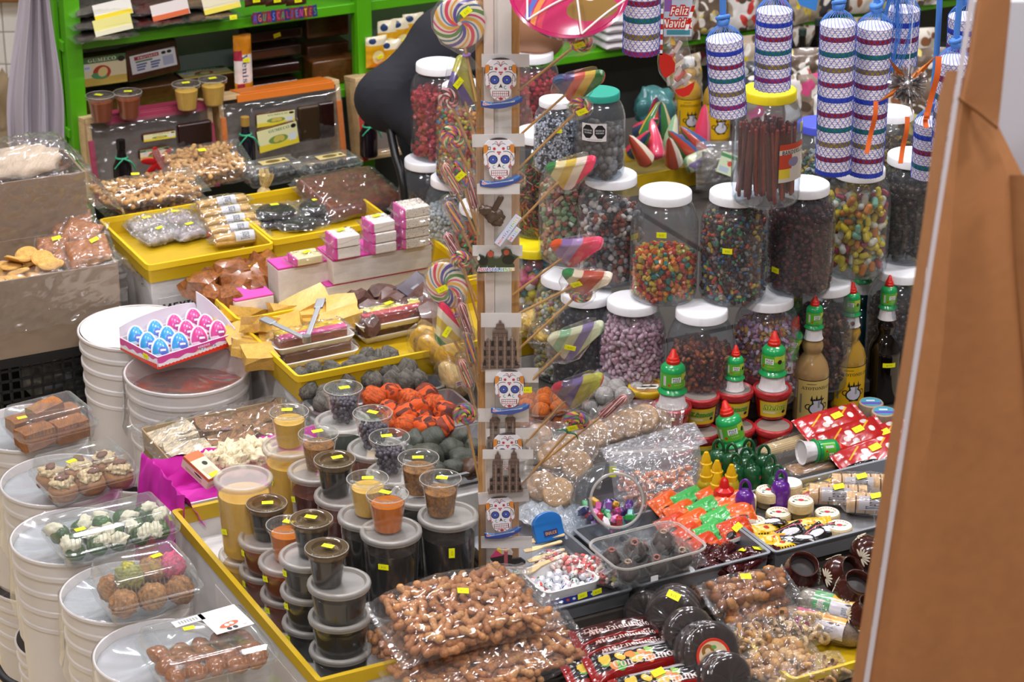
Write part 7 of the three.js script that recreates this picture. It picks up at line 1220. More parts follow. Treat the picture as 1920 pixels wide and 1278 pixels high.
// ---------- clear boxes of gathered chocolate balls ----------
{
const o=T('clear_box','lower closed clear box of dark sweets under the open one','plastic box',at(1215,1080,0.703),YAW+0.02);
part('base',loft(0.19,0.125,0.02,[[-0.01,0],[0,0.035],[0.008,0.036],[0.008,0.039],[0,0.04],[-0.006,0.05]],{top:true,n:6,crease:0.6}),CLEAR,o);part('contents',loft(0.17,0.105,0.018,[[0,0.004],[0,0.034]],{top:true}),textured(grain(0x3a2824,0.6),{roughness:0.5}),o);
const p=T('clear_box','open clear box of film gathered chocolate balls on top of another box','plastic box',at(1213,1068,0.757),YAW+0.02);
part('base',loft(0.185,0.12,0.022,[[-0.01,0],[-0.006,0.005],[0,0.05],[0.008,0.051],[0.009,0.054]],{n:7,crease:0.6}),CLEAR,p);part('rim',loft(0.185,0.12,0.022,[[0.006,0.051],[0.01,0.052],[0.01,0.055],[0.006,0.055]],{bottom:false,n:7}),FROST,p);part('white_tag',new THREE.BoxGeometry(0.016,0.011,0.0008),mat(0xe8e8e8),p,[-0.02,0.015,0.0595]);p.updateMatrixWorld(true);
let n=0;for(const[x,z,y]of[[-0.062,-0.03,0.024],[0.0,-0.03,0.024],[0.06,-0.03,0.024],[-0.06,0.028,0.024],[0.002,0.03,0.024],[0.06,0.028,0.024],[-0.03,0.0,0.052],[0.035,0.0,0.052]]){
const b=T('gathered_ball','dark chocolate ball gathered in clear film in the open box, ' +(n<3?'back row ':n<6?'front row ':'top ')+ NTH[n % 3],'chocolate',p.localToWorld(V3(x,y,z)),rr(0,6));b.rotation.x=rr(0.1,0.5);
part('ball',G('gball',()=>lump(0.02,3,0.1,2,1,3)),textured(grain(0x3a2018,0.4),{roughness:0.5}),b);
part('film',G('gfilm' + n % 3,()=>{const g=lathe([[0,-0.023],[0.016,-0.019],[0.024,-0.004],[0.021,0.01],[0.008,0.022],[0.005,0.026],[0.011,0.034],[0.02,0.042]],40),a=g.attributes.position;for(let i=0;i<a.count;i++){const an=Math.atan2(a.getZ(i),a.getX(i)),y=a.getY(i),k=1 +(y>0?0.16:0.05)*Math.sin(an*11+n*2)*Math.min(1,Math.abs(y)*60)+ 0.1*nz(an*3,y*80,n);a.setX(i,a.getX(i)*k);a.setZ(i,a.getZ(i)*k);a.setY(i,y +(y>0.03?0.006*Math.sin(an*5+n):0));}g.computeVertexNormals();return g;}),BOXCLEAR,b);
part('tie',G('gtie',()=>new THREE.TorusGeometry(0.006,0.0016,6,14).rotateX(PI/2)),mat(n % 2?0xd8b8a0:0xc87a6a),b,[0,0.0245,0]);n++;
}
}
// ---------- packets, tamarind, wafers, toffees ----------
function wrapperPack(name,label,p,w,d,th,m,rot,{crimp=0.12,cat='candy'}={}){
const o=T(name,label,cat,p);o.rotation.order='YXZ';o.rotation.set(...rot);
part('wrapper',G('wp' +[w,d,th,crimp].join(),()=>bagGeo(w,d,th,w*90,{flapX:crimp,flapZ:0,wrinkle:th*0.08,nx:22,nzz:14,pw:3})),m,o);return o;
}
{
const pk=(bg,fg)=>textured(ctex(96,96,(g,w,h)=>{g.fillStyle=bg;g.fillRect(0,0,w,h);g.fillStyle='#2a2626';g.beginPath();g.arc(26,70,13,0,7);g.arc(60,72,13,0,7);g.fill();g.fillStyle=fg;g.fillRect(0,48,w,8);g.fillStyle='#e6e0da';g.fillRect(0,84,w,12);}),{roughness:0.28,clearcoat:0.4});
const or=pk('#d85a1c','#e07a3a'),gr=pk('#3fa850','#6ac07a'),rd=pk('#c8401c','#d86a3a');
[[1248,952,or,0.2],[1290,945,gr,0.1],[1335,938,or,0.0],[1278,968,or,0.1],[1322,962,gr,0.1],[1368,950,or,-0.2],[1262,992,rd,0.1],[1302,985,or,0.1],[1345,982,gr,0],[1290,1012,rd,0.15],[1335,1005,gr,0.1],[1378,972,or,-0.3],[1375,1000,rd,-0.1],[1318,1030,rd,0.1]].forEach(([x,y,m,t],i)=>wrapperPack('candy_packet',(m===gr?'green':m===or?'orange':'red orange')+ ' candy packet with a pinched end behind the clear boxes, ' + NTH[i]+ ' counted from the bowl',at(x,y,0.735 -(y-935)*0.0002),0.075,0.052,0.022,m,[0.55,YAW+0.15+t,0.05*(i % 3)]));
sticker(scene.getObjectByName('candy_packet_012'),[0,0.024,0],[-PI/2,0,0.4],1.3);
const dr=mat(0x3c0c10,{roughness:0.18,clearcoat:0.6});
[[1325,1062],[1345,1050],[1368,1062],[1392,1052],[1415,1048],[1342,1075],[1380,1075],[1405,1066],[1430,1042],[1360,1038],[1318,1045]].forEach(([x,y],i)=>{const o=wrapperPack('tamarind_candy','dark red glossy tamarind candy in film near the tray edge, ' + NTH[i]+ ' from the clear boxes',at(x,y,0.712),0.055,0.03,0.022,dr,[rr(-0.2,0.3),YAW+rr(-0.8,0.8),rr(-0.3,0.3)],{crimp:0.3});if(i===3||i===4)sticker(o,[0,0.024,0],[-PI/2,0,0.2],1.2);});
// round wafer cakes with a cherry print
const top=textured(ctex(128,128,(g,w,h)=>{g.fillStyle='#e0d8c4';g.fillRect(0,0,w,h);g.strokeStyle='#b8564a';g.lineWidth=7;g.setLineDash([9,6]);g.beginPath();g.arc(64,64,46,3.5,6.1);g.stroke();g.setLineDash([]);g.fillStyle='#b82430';g.beginPath();g.ellipse(64,62,16,14,0,0,7);g.fill();g.fillStyle='#3f7a44';g.beginPath();g.ellipse(38,66,12,6,0.3,0,7);g.ellipse(90,66,12,6,-0.3,0,7);g.fill();g.fillStyle='#2a2a44';g.beginPath();g.arc(26,86,7,0,7);g.fill();}),{roughness:0.55});
const side=textured(grain(0xcdb98c,0.12),{roughness:0.6});
[[1394,958,0],[1394,948,1],[1440,946,0],[1440,936,1],[1478,934,0],[1480,922,2],[1500,966,0],[1501,956,1],[1459,978,1],[1550,978,1],[1573,1003,1],[1412,994,1],[1488,945,0]].forEach(([x,y,k],i)=>{
const up=k&&[1,3,5,7].includes(i),o=T('wafer_cake',['lower','upper'][up?1:0]+ ' cream round wafer cake with a red fruit print, ' + NTH[i]+ ' of the cluster by the toffees','sweet',at(x,y,up?0.7275:0.703),rr(-0.3,0.3));
part('cake',G('wcake',()=>lathe([[0,0],[0.024,0],[0.0265,0.003],[0.0265,0.019],[0.024,0.0225],[0,0.0225]],36)),side,o);if(k)part(k===2?'paper_wrap':'printed_top',G('wtop',()=>new THREE.CircleGeometry(0.0245,32).rotateX(-PI/2)),k===2?mat(0xe8e8ea,{roughness:0.4}):top,o,[0,0.0229,0]);
});
// yellow and black toffees
const yt=textured(ctex(96,64,(g,w,h)=>{g.fillStyle='#e0b010';g.fillRect(0,0,w,h);g.fillStyle='#e8d880';g.beginPath();g.ellipse(48,32,26,18,0,0,7);g.fill();g.fillStyle='#c8402a';g.beginPath();g.arc(48,28,9,0,7);g.fill();g.fillStyle='#2a2418';for(let i=0;i<10;i++)g.fillRect(4+i*9,54,5,6);}),{roughness:0.25,clearcoat:0.4});
const bt=textured(ctex(96,64,(g,w,h)=>{g.fillStyle='#221e1e';g.fillRect(0,0,w,h);g.fillStyle='#c85a6a';g.fillRect(0,12,w,5);g.fillStyle='#d8d8dc';g.beginPath();g.ellipse(56,38,24,14,0.3,0,7);g.fill();g.fillStyle='#d8a81c';g.fillRect(0,0,20,h);}),{roughness:0.2,clearcoat:0.5});
[[1432,1000,yt,'yellow'],[1440,988,bt,'black'],[1500,990,yt,'yellow'],[1475,1004,bt,'black'],[1450,1018,yt,'yellow'],[1480,1020,bt,'black'],[1522,1008,bt,'black'],[1545,1000,bt,'black'],[1525,990,yt,'yellow'],[1500,1018,bt,'black'],[1465,1030,yt,'yellow']].forEach(([x,y,m,l],i)=>wrapperPack('wrapped_toffee',l + ' wrapped toffee in front of the wafer cakes, ' + NTH[i]+ ' from the tamarind tray',at(x,y,0.71),0.062,0.034,0.016,m,[rr(-0.1,0.4),YAW+rr(-0.5,0.5),rr(-0.25,0.25)],{crimp:0.25}));
// long film rolls of biscuits
const disc=textured(grain(0xcfa878,0.2),{roughness:0.6}),ylab=textured(ctex(128,48,(g,w,h)=>{g.fillStyle='#b8b4b8';g.fillRect(0,0,w,h);txt(g,'Yenis',w/2,26,36,'#2a2a34','serif');}),{roughness:0.35});
[[1570,945,-0.55,'front'],[1612,925,-0.5,'rear'],[1640,962,-0.6,'rightmost, beside the cardboard']].forEach(([x,y,a,l],i)=>{const o=T('biscuit_roll',l + ' film roll of pale biscuits with a grey printed strip','biscuits',at(x,y,0.708),YAW+a);for(let k=0;k<6;k++)part('biscuit',G('rbis',()=>new THREE.CylinderGeometry(0.0215,0.0215,0.017,20).rotateZ(PI/2)),disc,o,[-0.05+k*0.02,0.0225,0]);part('red_print',G('rbr',()=>new THREE.CylinderGeometry(0.0225,0.0225,0.016,16,1,true,-0.9,1.4).rotateZ(PI/2)),mat(0xb8382e),o,[0.058,0.0225,0],[0,0,0]);part('film',G('rbf',()=>bagGeo(0.145,0.054,0.049,5,{flapX:0.2,wrinkle:0.003,nx:30,nzz:14}).translate(0,-0.002,0)),FILM,o);part('printed_strip',G('rbp',()=>new THREE.CylinderGeometry(0.0242,0.0242,0.06,16,1,true,-0.7,1.3).rotateZ(PI/2).rotateX(-0.5)),ylab,o,[-0.005,0.0225,0]);sticker(o,[0.0,0.047,0.012],[-PI/2+0.5,0,0.3],1.2);});
// straw rolls, bars, red christmas packs
const straw=textured((()=>{const t=ctex(64,64,(g,w,h)=>{g.fillStyle='#b8a074';g.fillRect(0,0,w,h);for(let i=0;i<16;i++){g.fillStyle=i % 2?'#a48c60':'#c8b288';g.fillRect(0,i*4,w,2);}});t.wrapS=t.wrapT=THREE.RepeatWrapping;t.rotation=PI/2;t.repeat.set(1,3);return t;})(),{roughness:0.75});
[[1470,838,0.685,0.1,'upper'],[1480,862,0.672,0.2,'middle'],[1478,888,0.67,0.4,'lower']].forEach(([x,y,h,a,l],i)=>{const o=T('straw_roll',l + ' film wrapped roll of thin straw coloured sticks','candy sticks',at(x,y,h),YAW+a);part('sticks',G('strw',()=>new THREE.CapsuleGeometry(0.0175,0.1,6,20).rotateZ(PI/2)),straw,o);part('film',G('strf',()=>bagGeo(0.16,0.045,0.043,7,{flapX:0.15,wrinkle:0.004,nx:26,nzz:12}).translate(0,-0.021,0)),FILM,o);});
const bp=T('bar_pack','film pack of a long brown bar in front of the straw rolls','sweet bar',at(1528,902,0.655),YAW-0.05);part('bar',rboxUp(0.13,0.03,0.045,0.006),textured(grain(0x9c744a,0.3),{roughness:0.6}),bp,[0,0.012,0]);part('film',bagGeo(0.165,0.065,0.05,9,{flapX:0.15,wrinkle:0.005}),FILM,bp);
const yr=textured(ctex(160,64,(g,w,h)=>{g.fillStyle='#d8b414';g.fillRect(0,0,w,22);g.fillStyle='#2a2410';for(let i=0;i<9;i++)g.fillRect(8+i*17,8,9,7);g.fillStyle='#b8202a';g.fillRect(0,22,w,42);txt(g,'NUCITA',w/2,44,30,'#e8c8c8');}),{roughness:0.3});
wrapperPack('bar_wrapper','long yellow and red bar wrapper lying beside the wafer cakes',at(1535,928,0.715),0.13,0.05,0.014,yr,[0.3,YAW+0.12,0.0]);
const rm=textured(ctex(192,128,(g,w,h)=>{g.fillStyle='#b01c1e';g.fillRect(0,0,w,h);for(let i=0;i<9;i++){g.fillStyle=pick(['#e6e2dc','#3a3434','#c8c4be']);g.beginPath();g.ellipse(rr(10,w),rr(20,h),rr(8,18),rr(6,12),0,0,7);g.fill();}g.fillStyle='#3f8a44';g.fillRect(0,h-22,w,10);g.fillStyle='#c8cdc8';g.fillRect(0,h-12,w,12);g.strokeStyle='#e0a81c';g.lineWidth=5;for(let i=0;i<2;i++){g.beginPath();g.moveTo(30+i*80,60);g.lineTo(74+i*80,22);g.stroke();}}),{roughness:0.25,clearcoat:0.4});
[[1560,800,0.71,'rear'],[1600,826,0.705,'middle'],[1632,860,0.7,'front'],[1650,832,0.69,'rightmost']].forEach(([x,y,h,l],i)=>{const o=wrapperPack('red_gift_pack',l + ' red printed holiday sweet pack with a yellow sticker',at(x,y,h),0.16,0.085,0.022,rm,[0.42,YAW+0.1,0.03*i],{cat:'candy bag'});sticker(o,[0.012,0.0235,-0.01],[-PI/2,0,0.1],1.5);});
[[1622,885,'upper'],[1632,905,'lower']].forEach(([x,y,l])=>wrapperPack('black_pack',l + ' black and silver wrapped bar beside the cardboard panel',at(x,y,0.69),0.09,0.035,0.024,mat(0x1e1c20,{roughness:0.12,metalness:0.3,clearcoat:0.6}),[0.2,YAW,0]));
[[1632,775,'rear'],[1656,792,'front']].forEach(([x,y,l])=>{const o=T('caramel_tub',l + ' small round caramel box with a blue and violet lid print','candy box',at(x,y,0.7));part('box',G('crmb',()=>lathe([[0,0],[0.026,0],[0.028,0.003],[0.028,0.026],[0.026,0.029],[0,0.029]],32)),textured(grain(0xa8937a,0.2)),o);part('printed_top',G('crmt',()=>new THREE.CircleGeometry(0.0235,28).rotateX(-PI/2)),textured(G('crmtex',()=>ctex(64,64,(g,w,h)=>{g.fillStyle='#4a9ab0';g.fillRect(0,0,w,h);g.fillStyle='#6a4ab0';g.fillRect(0,36,w,14);g.fillStyle='#d8e0e4';g.fillRect(18,18,26,10);}))),o,[0,0.0294,0]);});
}
// ---------- nut and snack bags in front ----------
const PN=[0xb07444,0xbc824e,0xa2683a,0xc69058,0xb27a48];
nutBag('upper large bag of peanuts in front of the post, sticker on its face',at(868,1172,0.742),YAW-0.02,0.285,0.185,0.075,PEANUT,{tone:PN,size:0.0178,seed:21,stick:[0,-0.01,0.077],tilt:[0.22,0.03],wr:0.005});
nutBag('lower bag of peanuts toward the foil balls, sticker at its end',at(940,1238,0.672),YAW-0.04,0.27,0.17,0.075,PEANUT,{tone:PN,size:0.0178,seed:25,stick:[0.02,-0.04,0.074],tilt:[0.25,0.02],wr:0.006});
nutBag('lower bag of peanuts against the yellow rimmed carton',at(800,1238,0.665),YAW+0.03,0.2,0.18,0.075,PEANUT,{tone:PN,size:0.0178,seed:28,tilt:[0.12,0.05],wr:0.006});
nutBag('frontmost bag of peanuts at the bottom edge',at(905,1292,0.66),YAW,0.3,0.12,0.06,PEANUT,{tone:PN,size:0.0178,seed:31,wr:0.006});
const CHUNKN=G('snackn',()=>lump(1,5,0.3,2,0.85,1));
const SN=[0x8c5424,0x9c642e,0x7a451c,0xa8743c];
nutBag('upper glossy bag of caramel coated nuts with a sticker below the metal tray',at(1398,1122,0.718),YAW-0.05,0.165,0.075,0.05,CHUNKN,{tone:SN,size:0.0112,gap:0.0172,seed:41,stick:[-0.005,-0.01,0.052],tilt:[0.3,0],name:'snack_bag',cat:'snack bag'});
nutBag('lower glossy bag of caramel coated nuts with a sticker',at(1412,1160,0.685),YAW-0.03,0.15,0.085,0.045,CHUNKN,{tone:SN,size:0.0112,gap:0.0172,seed:44,stick:[0.015,-0.03,0.044],tilt:[0.3,0],name:'snack_bag',cat:'snack bag'});
const CASHEW=G('cashew',()=>new THREE.TorusGeometry(0.75,0.36,7,9,3.6));
const CN=[0xb88a4e,0xc2985c,0xa87840,0xcaa468];
nutBag('bag of curled cashew nuts beside the tamarind wheel',at(1405,1208,0.672),YAW+0.3,0.12,0.09,0.045,CASHEW,{tone:CN,size:0.0135,gap:0.021,seed:47,tilt:[0.25,0],name:'snack_bag',cat:'snack bag'});
nutBag('clear bag of pale nuts beside the labelled rolls',at(1502,1192,0.685),YAW-0.1,0.12,0.08,0.042,CASHEW,{tone:[0xc4a678,0xd0b488,0xb89a68],size:0.013,gap:0.02,seed:50,tilt:[0.35,0],name:'snack_bag',cat:'snack bag'});
nutBag('clear bag of fried nuts at the bottom near the yellow tray corner',at(1455,1255,0.67),YAW+0.1,0.16,0.085,0.042,CHUNKN,{tone:[0xa67a44,0xb48a54,0xc09c6a],size:0.012,gap:0.0185,seed:53,tilt:[0.3,0],name:'snack_bag',cat:'snack bag'});
nutBag('lowest clear bag of golden nuts inside the yellow tray',at(1510,1278,0.662),YAW-0.1,0.15,0.07,0.04,CASHEW,{tone:CN,size:0.0125,gap:0.0195,seed:56,tilt:[0.2,0],name:'snack_bag',cat:'snack bag'});
nutBag('small dark bag of coated nuts behind the upper caramel nut bag',at(1335,1128,0.675),YAW,0.08,0.07,0.04,CHUNKN,{tone:[0x5a3414,0x6a401a],size:0.0095,gap:0.0155,seed:59,name:'snack_bag',cat:'snack bag'});
yellowTray('low yellow tray of nut bags at the bottom edge',2.225,2.46,-3.4,-3.2,0.657,0.69);
// dark tamarind wheels
{
const dm=textured(grain(0x24120f,0.5),{roughness:0.2,clearcoat:0.6});
const wheel=(label,x,y,h,r,n,yaw,tilt,lab)=>{
const o=T('tamarind_cake',label,'tamarind candy',at(x,y,h),yaw);o.rotation.order='YXZ';o.rotation.x=tilt;
for(let k=0;k<n;k++)part('tamarind_disc',G('twh' + r,()=>{const g=lathe([[0,-r*0.2],[r*0.85,-r*0.2],[r,-r*0.1],[r,r*0.1],[r*0.88,r*0.2],[r*0.4,r*0.16],[0,r*0.15]],36),a=g.attributes.position;for(let i=0;i<a.count;i++){const an=Math.atan2(a.getZ(i),a.getX(i)),q=Math.hypot(a.getX(i),a.getZ(i)),k2=1+0.05*nz(an*2.2,a.getY(i)*40,2);a.setXYZ(i,a.getX(i)*k2,a.getY(i)+ 0.003*nz(a.getX(i)*60,a.getZ(i)*60,4),a.getZ(i)*k2);}g.computeVertexNormals();return g.rotateX(PI/2);}),dm,o,[0,0,-k*r*0.5],null,[1,1,1]);
for(let k=0;k<n;k++)part('film',G('twf' + r,()=>{const g=lathe([[0,-0.012],[r*0.7,-0.014],[r*1.02,-0.008],[r*1.05,0.006],[r*0.8,0.017],[0,0.016]],60),a=g.attributes.position;for(let i=0;i<a.count;i++){const an=Math.atan2(a.getZ(i),a.getX(i)),q=Math.hypot(a.getX(i),a.getZ(i)),d=0.0035*(q/r)*nz(an*7,q*60,3)+ 0.003*nz(an*15,q*120,8);a.setY(i,a.getY(i)+ d);}g.computeVertexNormals();return g.rotateX(PI/2);}),FILM,o,[0,0,-k*r*0.5]);
if(lab)part('round_label',G('twl',()=>latheSharp([[0,0.0015],[0.033,0.0015],[0.0335,0.0008],[0.033,0]],40).rotateX(PI/2)),textured(ctex(256,256,(g,w,h)=>{g.fillStyle='#c83018';g.fillRect(0,0,w,h);g.fillStyle='#cdb894';g.beginPath();g.arc(128,128,108,0,7);g.fill();g.strokeStyle='#8a5a24';g.lineWidth=26;g.beginPath();g.arc(92,84,34,2.6,6.4);g.stroke();g.fillStyle='#5a9a4a';g.beginPath();g.ellipse(140,64,20,14,0.3,0,7);g.fill();g.save();txt(g,'Tamarindo',128,158,40,'#a84a14','serif');g.restore();g.fillStyle='#8a7a9a';g.fillRect(160,96,50,30);octagon(g,176,206,14);}),{roughness:0.4}),o,[0,-0.004,r*0.32]);
if(lab){const l=o.children[o.children.length-1];const u=l.geometry.attributes.uv,q=l.geometry.attributes.position;for(let i=0;i<q.count;i++)u.setXY(i,q.getX(i)/0.067+0.5,q.getY(i)/0.067+0.5);}
};
wheel('labelled dark tamarind wheel with a round red edged sticker',1330,1225,0.715,0.058,2,YAW-0.15,-0.45,true);
wheel('dark tamarind wheel just behind the labelled one',1290,1188,0.72,0.05,1,YAW-0.1,-0.35);
wheel('rear roll of dark tamarind wheels with a sticker, below the metal tray',1262,1160,0.715,0.052,3,YAW-0.6,-0.2);
sticker(scene.getObjectByName('tamarind_cake_002'),[0.0,0.05,0.012],[-0.6,0,-0.4],1.4);
wheel('low dark tamarind wheel hidden under the tray edge',1215,1150,0.69,0.045,2,YAW-0.7,-0.2);
wheel('lowest dark tamarind wheel under the labelled one',1362,1275,0.69,0.05,2,YAW,-0.3);
// printed long packs
const pack=(w2,pic)=>textured(ctex(320,96,(g,w,h)=>{g.fillStyle=pic?'#1c1718':'#3a1614';g.fillRect(0,0,w,h);g.fillStyle='#8c1613';g.fillRect(0,h-20,w,20);g.fillRect(0,0,24,h);if(pic){for(let i=0;i<16;i++){g.fillStyle=pick(['#5aa048','#d8b84a','#c8402a','#d88a4a','#8ab85a']);g.beginPath();g.ellipse(rr(50,200),rr(34,74),17,12,rr(0,3),0,7);g.fill();}g.fillStyle='#a8a4a4';g.fillRect(60,2,w-70,20);}octagon(g,w-40,pic?20:50,17);txt(g,w2,w*0.56,pic?62:46,34,'#d8c0b8','serif');if(!pic){g.strokeStyle='#c8a8a0';g.lineWidth=3;for(let i=0;i<4;i++)g.strokeRect(50+i*14,24 +(i % 2)*14,18,14);}}),{roughness:0.22,clearcoat:0.5});
const A=pack('Ate-Enchilado',false),B=pack('Con Chamoy',true);
[[1148,1192,0.7,A,'rear'],[1160,1208,0.69,A,'middle'],[1172,1224,0.68,A,'front']].forEach(([x,y,h,m,l])=>wrapperPack('spicy_bar_pack',l + ' dark red long pack with pale script lettering',at(x,y,h),0.15,0.045,0.026,m,[0.4,YAW-0.08,0]));
[[1190,1248,0.682,'rear'],[1240,1288,0.675,'front'],[1150,1262,0.668,'lower']].forEach(([x,y,h,l])=>{const o=wrapperPack('gummy_pack',l + ' long pack printed with coloured gummies on black and red',at(x,y,h),0.18,0.06,0.034,B,[0.4,YAW-0.06,0]);if(l==='front')sticker(o,[-0.01,0.036,-0.01],[-PI/2,0,0.2],1.4);});
// labelled rolls
const rl=(c1,c2,t)=>textured(ctex(256,96,(g,w,h)=>{g.fillStyle='#dcd8de';g.fillRect(0,0,w,h);g.fillStyle=c1;g.fillRect(0,h-34,w,34);g.fillStyle=c2;g.fillRect(0,0,90,h-34);txt(g,t,170,30,26,'#7a8090');txt(g,'Mazapan',150,h-16,22,'#e8c8d4');octagon(g,104,22,13);}),{roughness:0.3,clearcoat:0.4});
[[1538,1172,0.69,'front clear roll of brown sweets with a pink and white label',rl('#c84a7a','#d89a2a','Rollo')],[1572,1140,0.7,'rear clear roll of sweets with a yellow and green label',rl('#4a9a5a','#d8a82a','Dulce')]].forEach(([x,y,h,l,m],i)=>{const o=T('sweet_roll',l,'candy roll',at(x,y,h),YAW-0.98);part('filling',G('srf',()=>new THREE.CapsuleGeometry(0.024,0.12,8,22).rotateZ(PI/2)),textured(grain(i?0x8a8478:0x77604c,0.4),{roughness:0.5}),o);part('film',G('srfilm',()=>bagGeo(0.2,0.056,0.054,5,{flapX:0.12,wrinkle:0.003}).translate(0,-0.027,0)),FILM,o);part('printed_label',G('srl',()=>new THREE.CylinderGeometry(0.0272,0.0272,0.1,20,1,true,-0.9,1.9).rotateZ(-PI/2).rotateX(-0.75)),m,o,[0.005,0,0]);});
// clay pots with painted petals
const clay=mat(0x3c150e,{roughness:0.2,clearcoat:0.6}),petal=G('potpetal',()=>{const s=new THREE.SphereGeometry(1,8,6);s.scale(0.0022,0.0085,0.0012);return s;});
[[1495,1090,0.7,0.5,-0.3],[1556,1085,0.715,0.9,-0.9],[1602,1046,0.72,1.0,-1.2],[1590,1128,0.7,0.4,0.6],[1615,1180,0.69,0.3,0.4]].forEach(([x,y,h,tx,tz],i)=>{
const o=T('clay_pot',NTH[i]+ ' brown glazed clay pot with white painted petals, counted from the metal tray','clay pot',at(x,y,h),0.4);o.rotation.order='YXZ';o.rotation.set(tx,i*0.4,tz*0.4);
part('pot',G('potG',()=>lathe([[0,0],[0.022,0],[0.034,0.012],[0.038,0.028],[0.034,0.044],[0.027,0.052],[0.0275,0.06],[0.03,0.064],[0.027,0.064],[0.0245,0.056],[0.024,0.05],[0.03,0.03],[0.02,0.006],[0,0.005]],36)),clay,o);
part('candy_fill',G('potF',()=>lathe([[0,0.05],[0.024,0.048]],24)),mat(0x1a0c08,{roughness:0.5}),o);
for(const a of[0,1.6,3.2,4.7])for(let k=0;k<9;k++){const an=k*PI/8-PI/2;if(Math.abs(an)>1.6)continue;const pt=part('painted_petal',petal,mat(0xcfc4ae,{roughness:0.35}),o,[Math.sin(a+0.28*Math.sin(an))*0.0378,0.022+0.012*Math.cos(an),Math.cos(a+0.28*Math.sin(an))*0.0378],[0,a,-an]);}
if(i===2)part('yellow_spoon',G('ysp',()=>rbox(0.006,0.075,0.003,0.001)),mat(0xd8b41c),o,[0.005,0.07,0.03],[0.3,0,0.2]);
});
}
// ---------- wafer rolls in blue nets ----------
const NETB=mat(0x2a55c0,{roughness:0.5}),NETL=mat(0x4a86d8,{roughness:0.5}),WAFER=textured(grain(0xe9e2ea,0.06),{roughness:0.7});
const BANDC={b:mat(0x2038b0,{roughness:0.4}),r:mat(0x8a1024,{roughness:0.4}),g:mat(0x0c6a58,{roughness:0.4}),y:mat(0x9a8438,{roughness:0.25,metalness:0.4}),p:mat(0x941c5c,{roughness:0.4})};
const NETCELL=(R,y0,y1)=>{// crossed helical threads
const list=[],n=20,turns=(y1-y0)/0.22;
for(let i=0;i<n;i++)for(const s of[1,-1]){const pts=[];for(let k=0;k<=20;k++){const t=k/20,a=i/n*2*PI+s*t*turns*2*PI*0.8;pts.push(V3(R*Math.cos(a),y0 +(y1-y0)*t,R*Math.sin(a)));}list.push(new THREE.TubeGeometry(new THREE.CatmullRomCurve3(pts),26,0.00042,4));}
return merged(list);
};
// bottom centre pixel, top centre pixel, plane z; pattern from the top down: letters are coloured bands between white wafer stacks
function netRoll(label,top,bot,zz,pattern,{tuft=0.3,R=0.034,lying,cord=true}={}){
const A=atZ(top[0],top[1],zz),B=atZ(bot[0],bot[1],zz),L=A.distanceTo(B),o=T('netted_wafer_roll',label,'wafer roll',B);
if(lying)o.quaternion.setFromUnitVectors(V3(0,1,0),A.clone().sub(B).normalize());else{o.rotation.y=rr(0,3);o.rotation.z=Math.asin((B.x-A.x)/L);}
const n=pattern.length,seg=L/(n +(pattern[n-1]==='w'?0:0));let y=L;
const hs=[...pattern].map((c)=>c==='w'?1:0.42),tot=hs.reduce((a,b)=>a+b);
const ring=(h)=>G('waf' + h.toFixed(4),()=>{const p=[[0,0]],k=Math.max(3,Math.round(h/0.0045));for(let i=0;i<k;i++){const a=i*h/k;p.push([R-0.0012,a+0.0002],[R-0.0002,a+h/k*0.3],[R-0.0002,a+h/k*0.75],[R-0.0012,a+h/k-0.0002]);}p.push([0,h]);return lathe(p,36);});
[...pattern].forEach((c,i)=>{const h=L*hs[i]/tot;y -=h;if(c==='w')part('wafer_stack',ring(h),WAFER,o,[0,y,0]);else part('foil_band',G('bnd' + h.toFixed(4),()=>lathe([[0,0],[R-0.0012,0],[R,0.0006],[R,h-0.0006],[R-0.0012,h],[0,h]],36)),BANDC[c],o,[0,y,0]);});
part('net',G('net' + L.toFixed(3),()=>NETCELL(R+0.0007,0,L)),NETB,o);
const nk=0.028;// gathered neck, knot and cord
part('net_neck',G('neck',()=>{const l=[];for(let i=0;i<26;i++){const a=i/26*2*PI;l.push(tube([[R*Math.cos(a),0,R*Math.sin(a)],[R*0.72*Math.cos(a+0.15),nk*0.5,R*0.72*Math.sin(a+0.15)],[0.005*Math.cos(a),nk,0.005*Math.sin(a)]],0.0006,8,4));}return merged(l);}),NETL,o,[0,L,0]);
if(cord){part('knot',G('knot',()=>merged([lump(0.0085,4,0.3,2,0.9,2),new THREE.TorusGeometry(0.007,0.003,6,14).rotateX(1.2).translate(0,0.004,0)].map((g)=>{const h=g.index?g.toNonIndexed():g;return h;}))),NETL,o,[0,L+nk+0.006,0],null,1.5);
part('net_cord',G('ncord' + tuft,()=>tube([[0,0,0],[0.004,tuft*0.3,0.002],[-0.002,tuft*0.7,0],[0,tuft,0]],0.0062,16,10)),NETL,o,[0,L+nk+0.008,0]);}
}
netRoll('short netted wafer roll beside the stocking, lowest band magenta',[1202,-60],[1202,98],-4.42,'wbwrwgwywp',{tuft:0.5});
netRoll('netted wafer roll hanging just right of the stocking, on a blue knot',[1357,70],[1366,214],-4.45,'wbwrwgwywpw',{tuft:0.5});
netRoll('netted wafer roll in front of the yellow lidded jar',[1452,18],[1448,165],-4.5,'wbwrwgwywpw',{tuft:0.45});
netRoll('long netted wafer roll, left one of the touching pair',[1571,42],[1562,322],-4.5,'wrwgwywrwbwrwgwywrwb',{tuft:0.45});
netRoll('long netted wafer roll, right one of the touching pair',[1631,45],[1622,324],-4.54,'wrwgwywrwbwrwgwywrwb',{tuft:0.45});
netRoll('netted wafer roll behind the blue net tail, above the tinsel star',[1690,15],[1684,150],-4.8,'wbwrwgwyw',{tuft:0.4});
netRoll('netted wafer roll partly hidden by the cardboard panel',[1780,108],[1778,280],-4.7,'wrwgwywbw',{tuft:0.5});
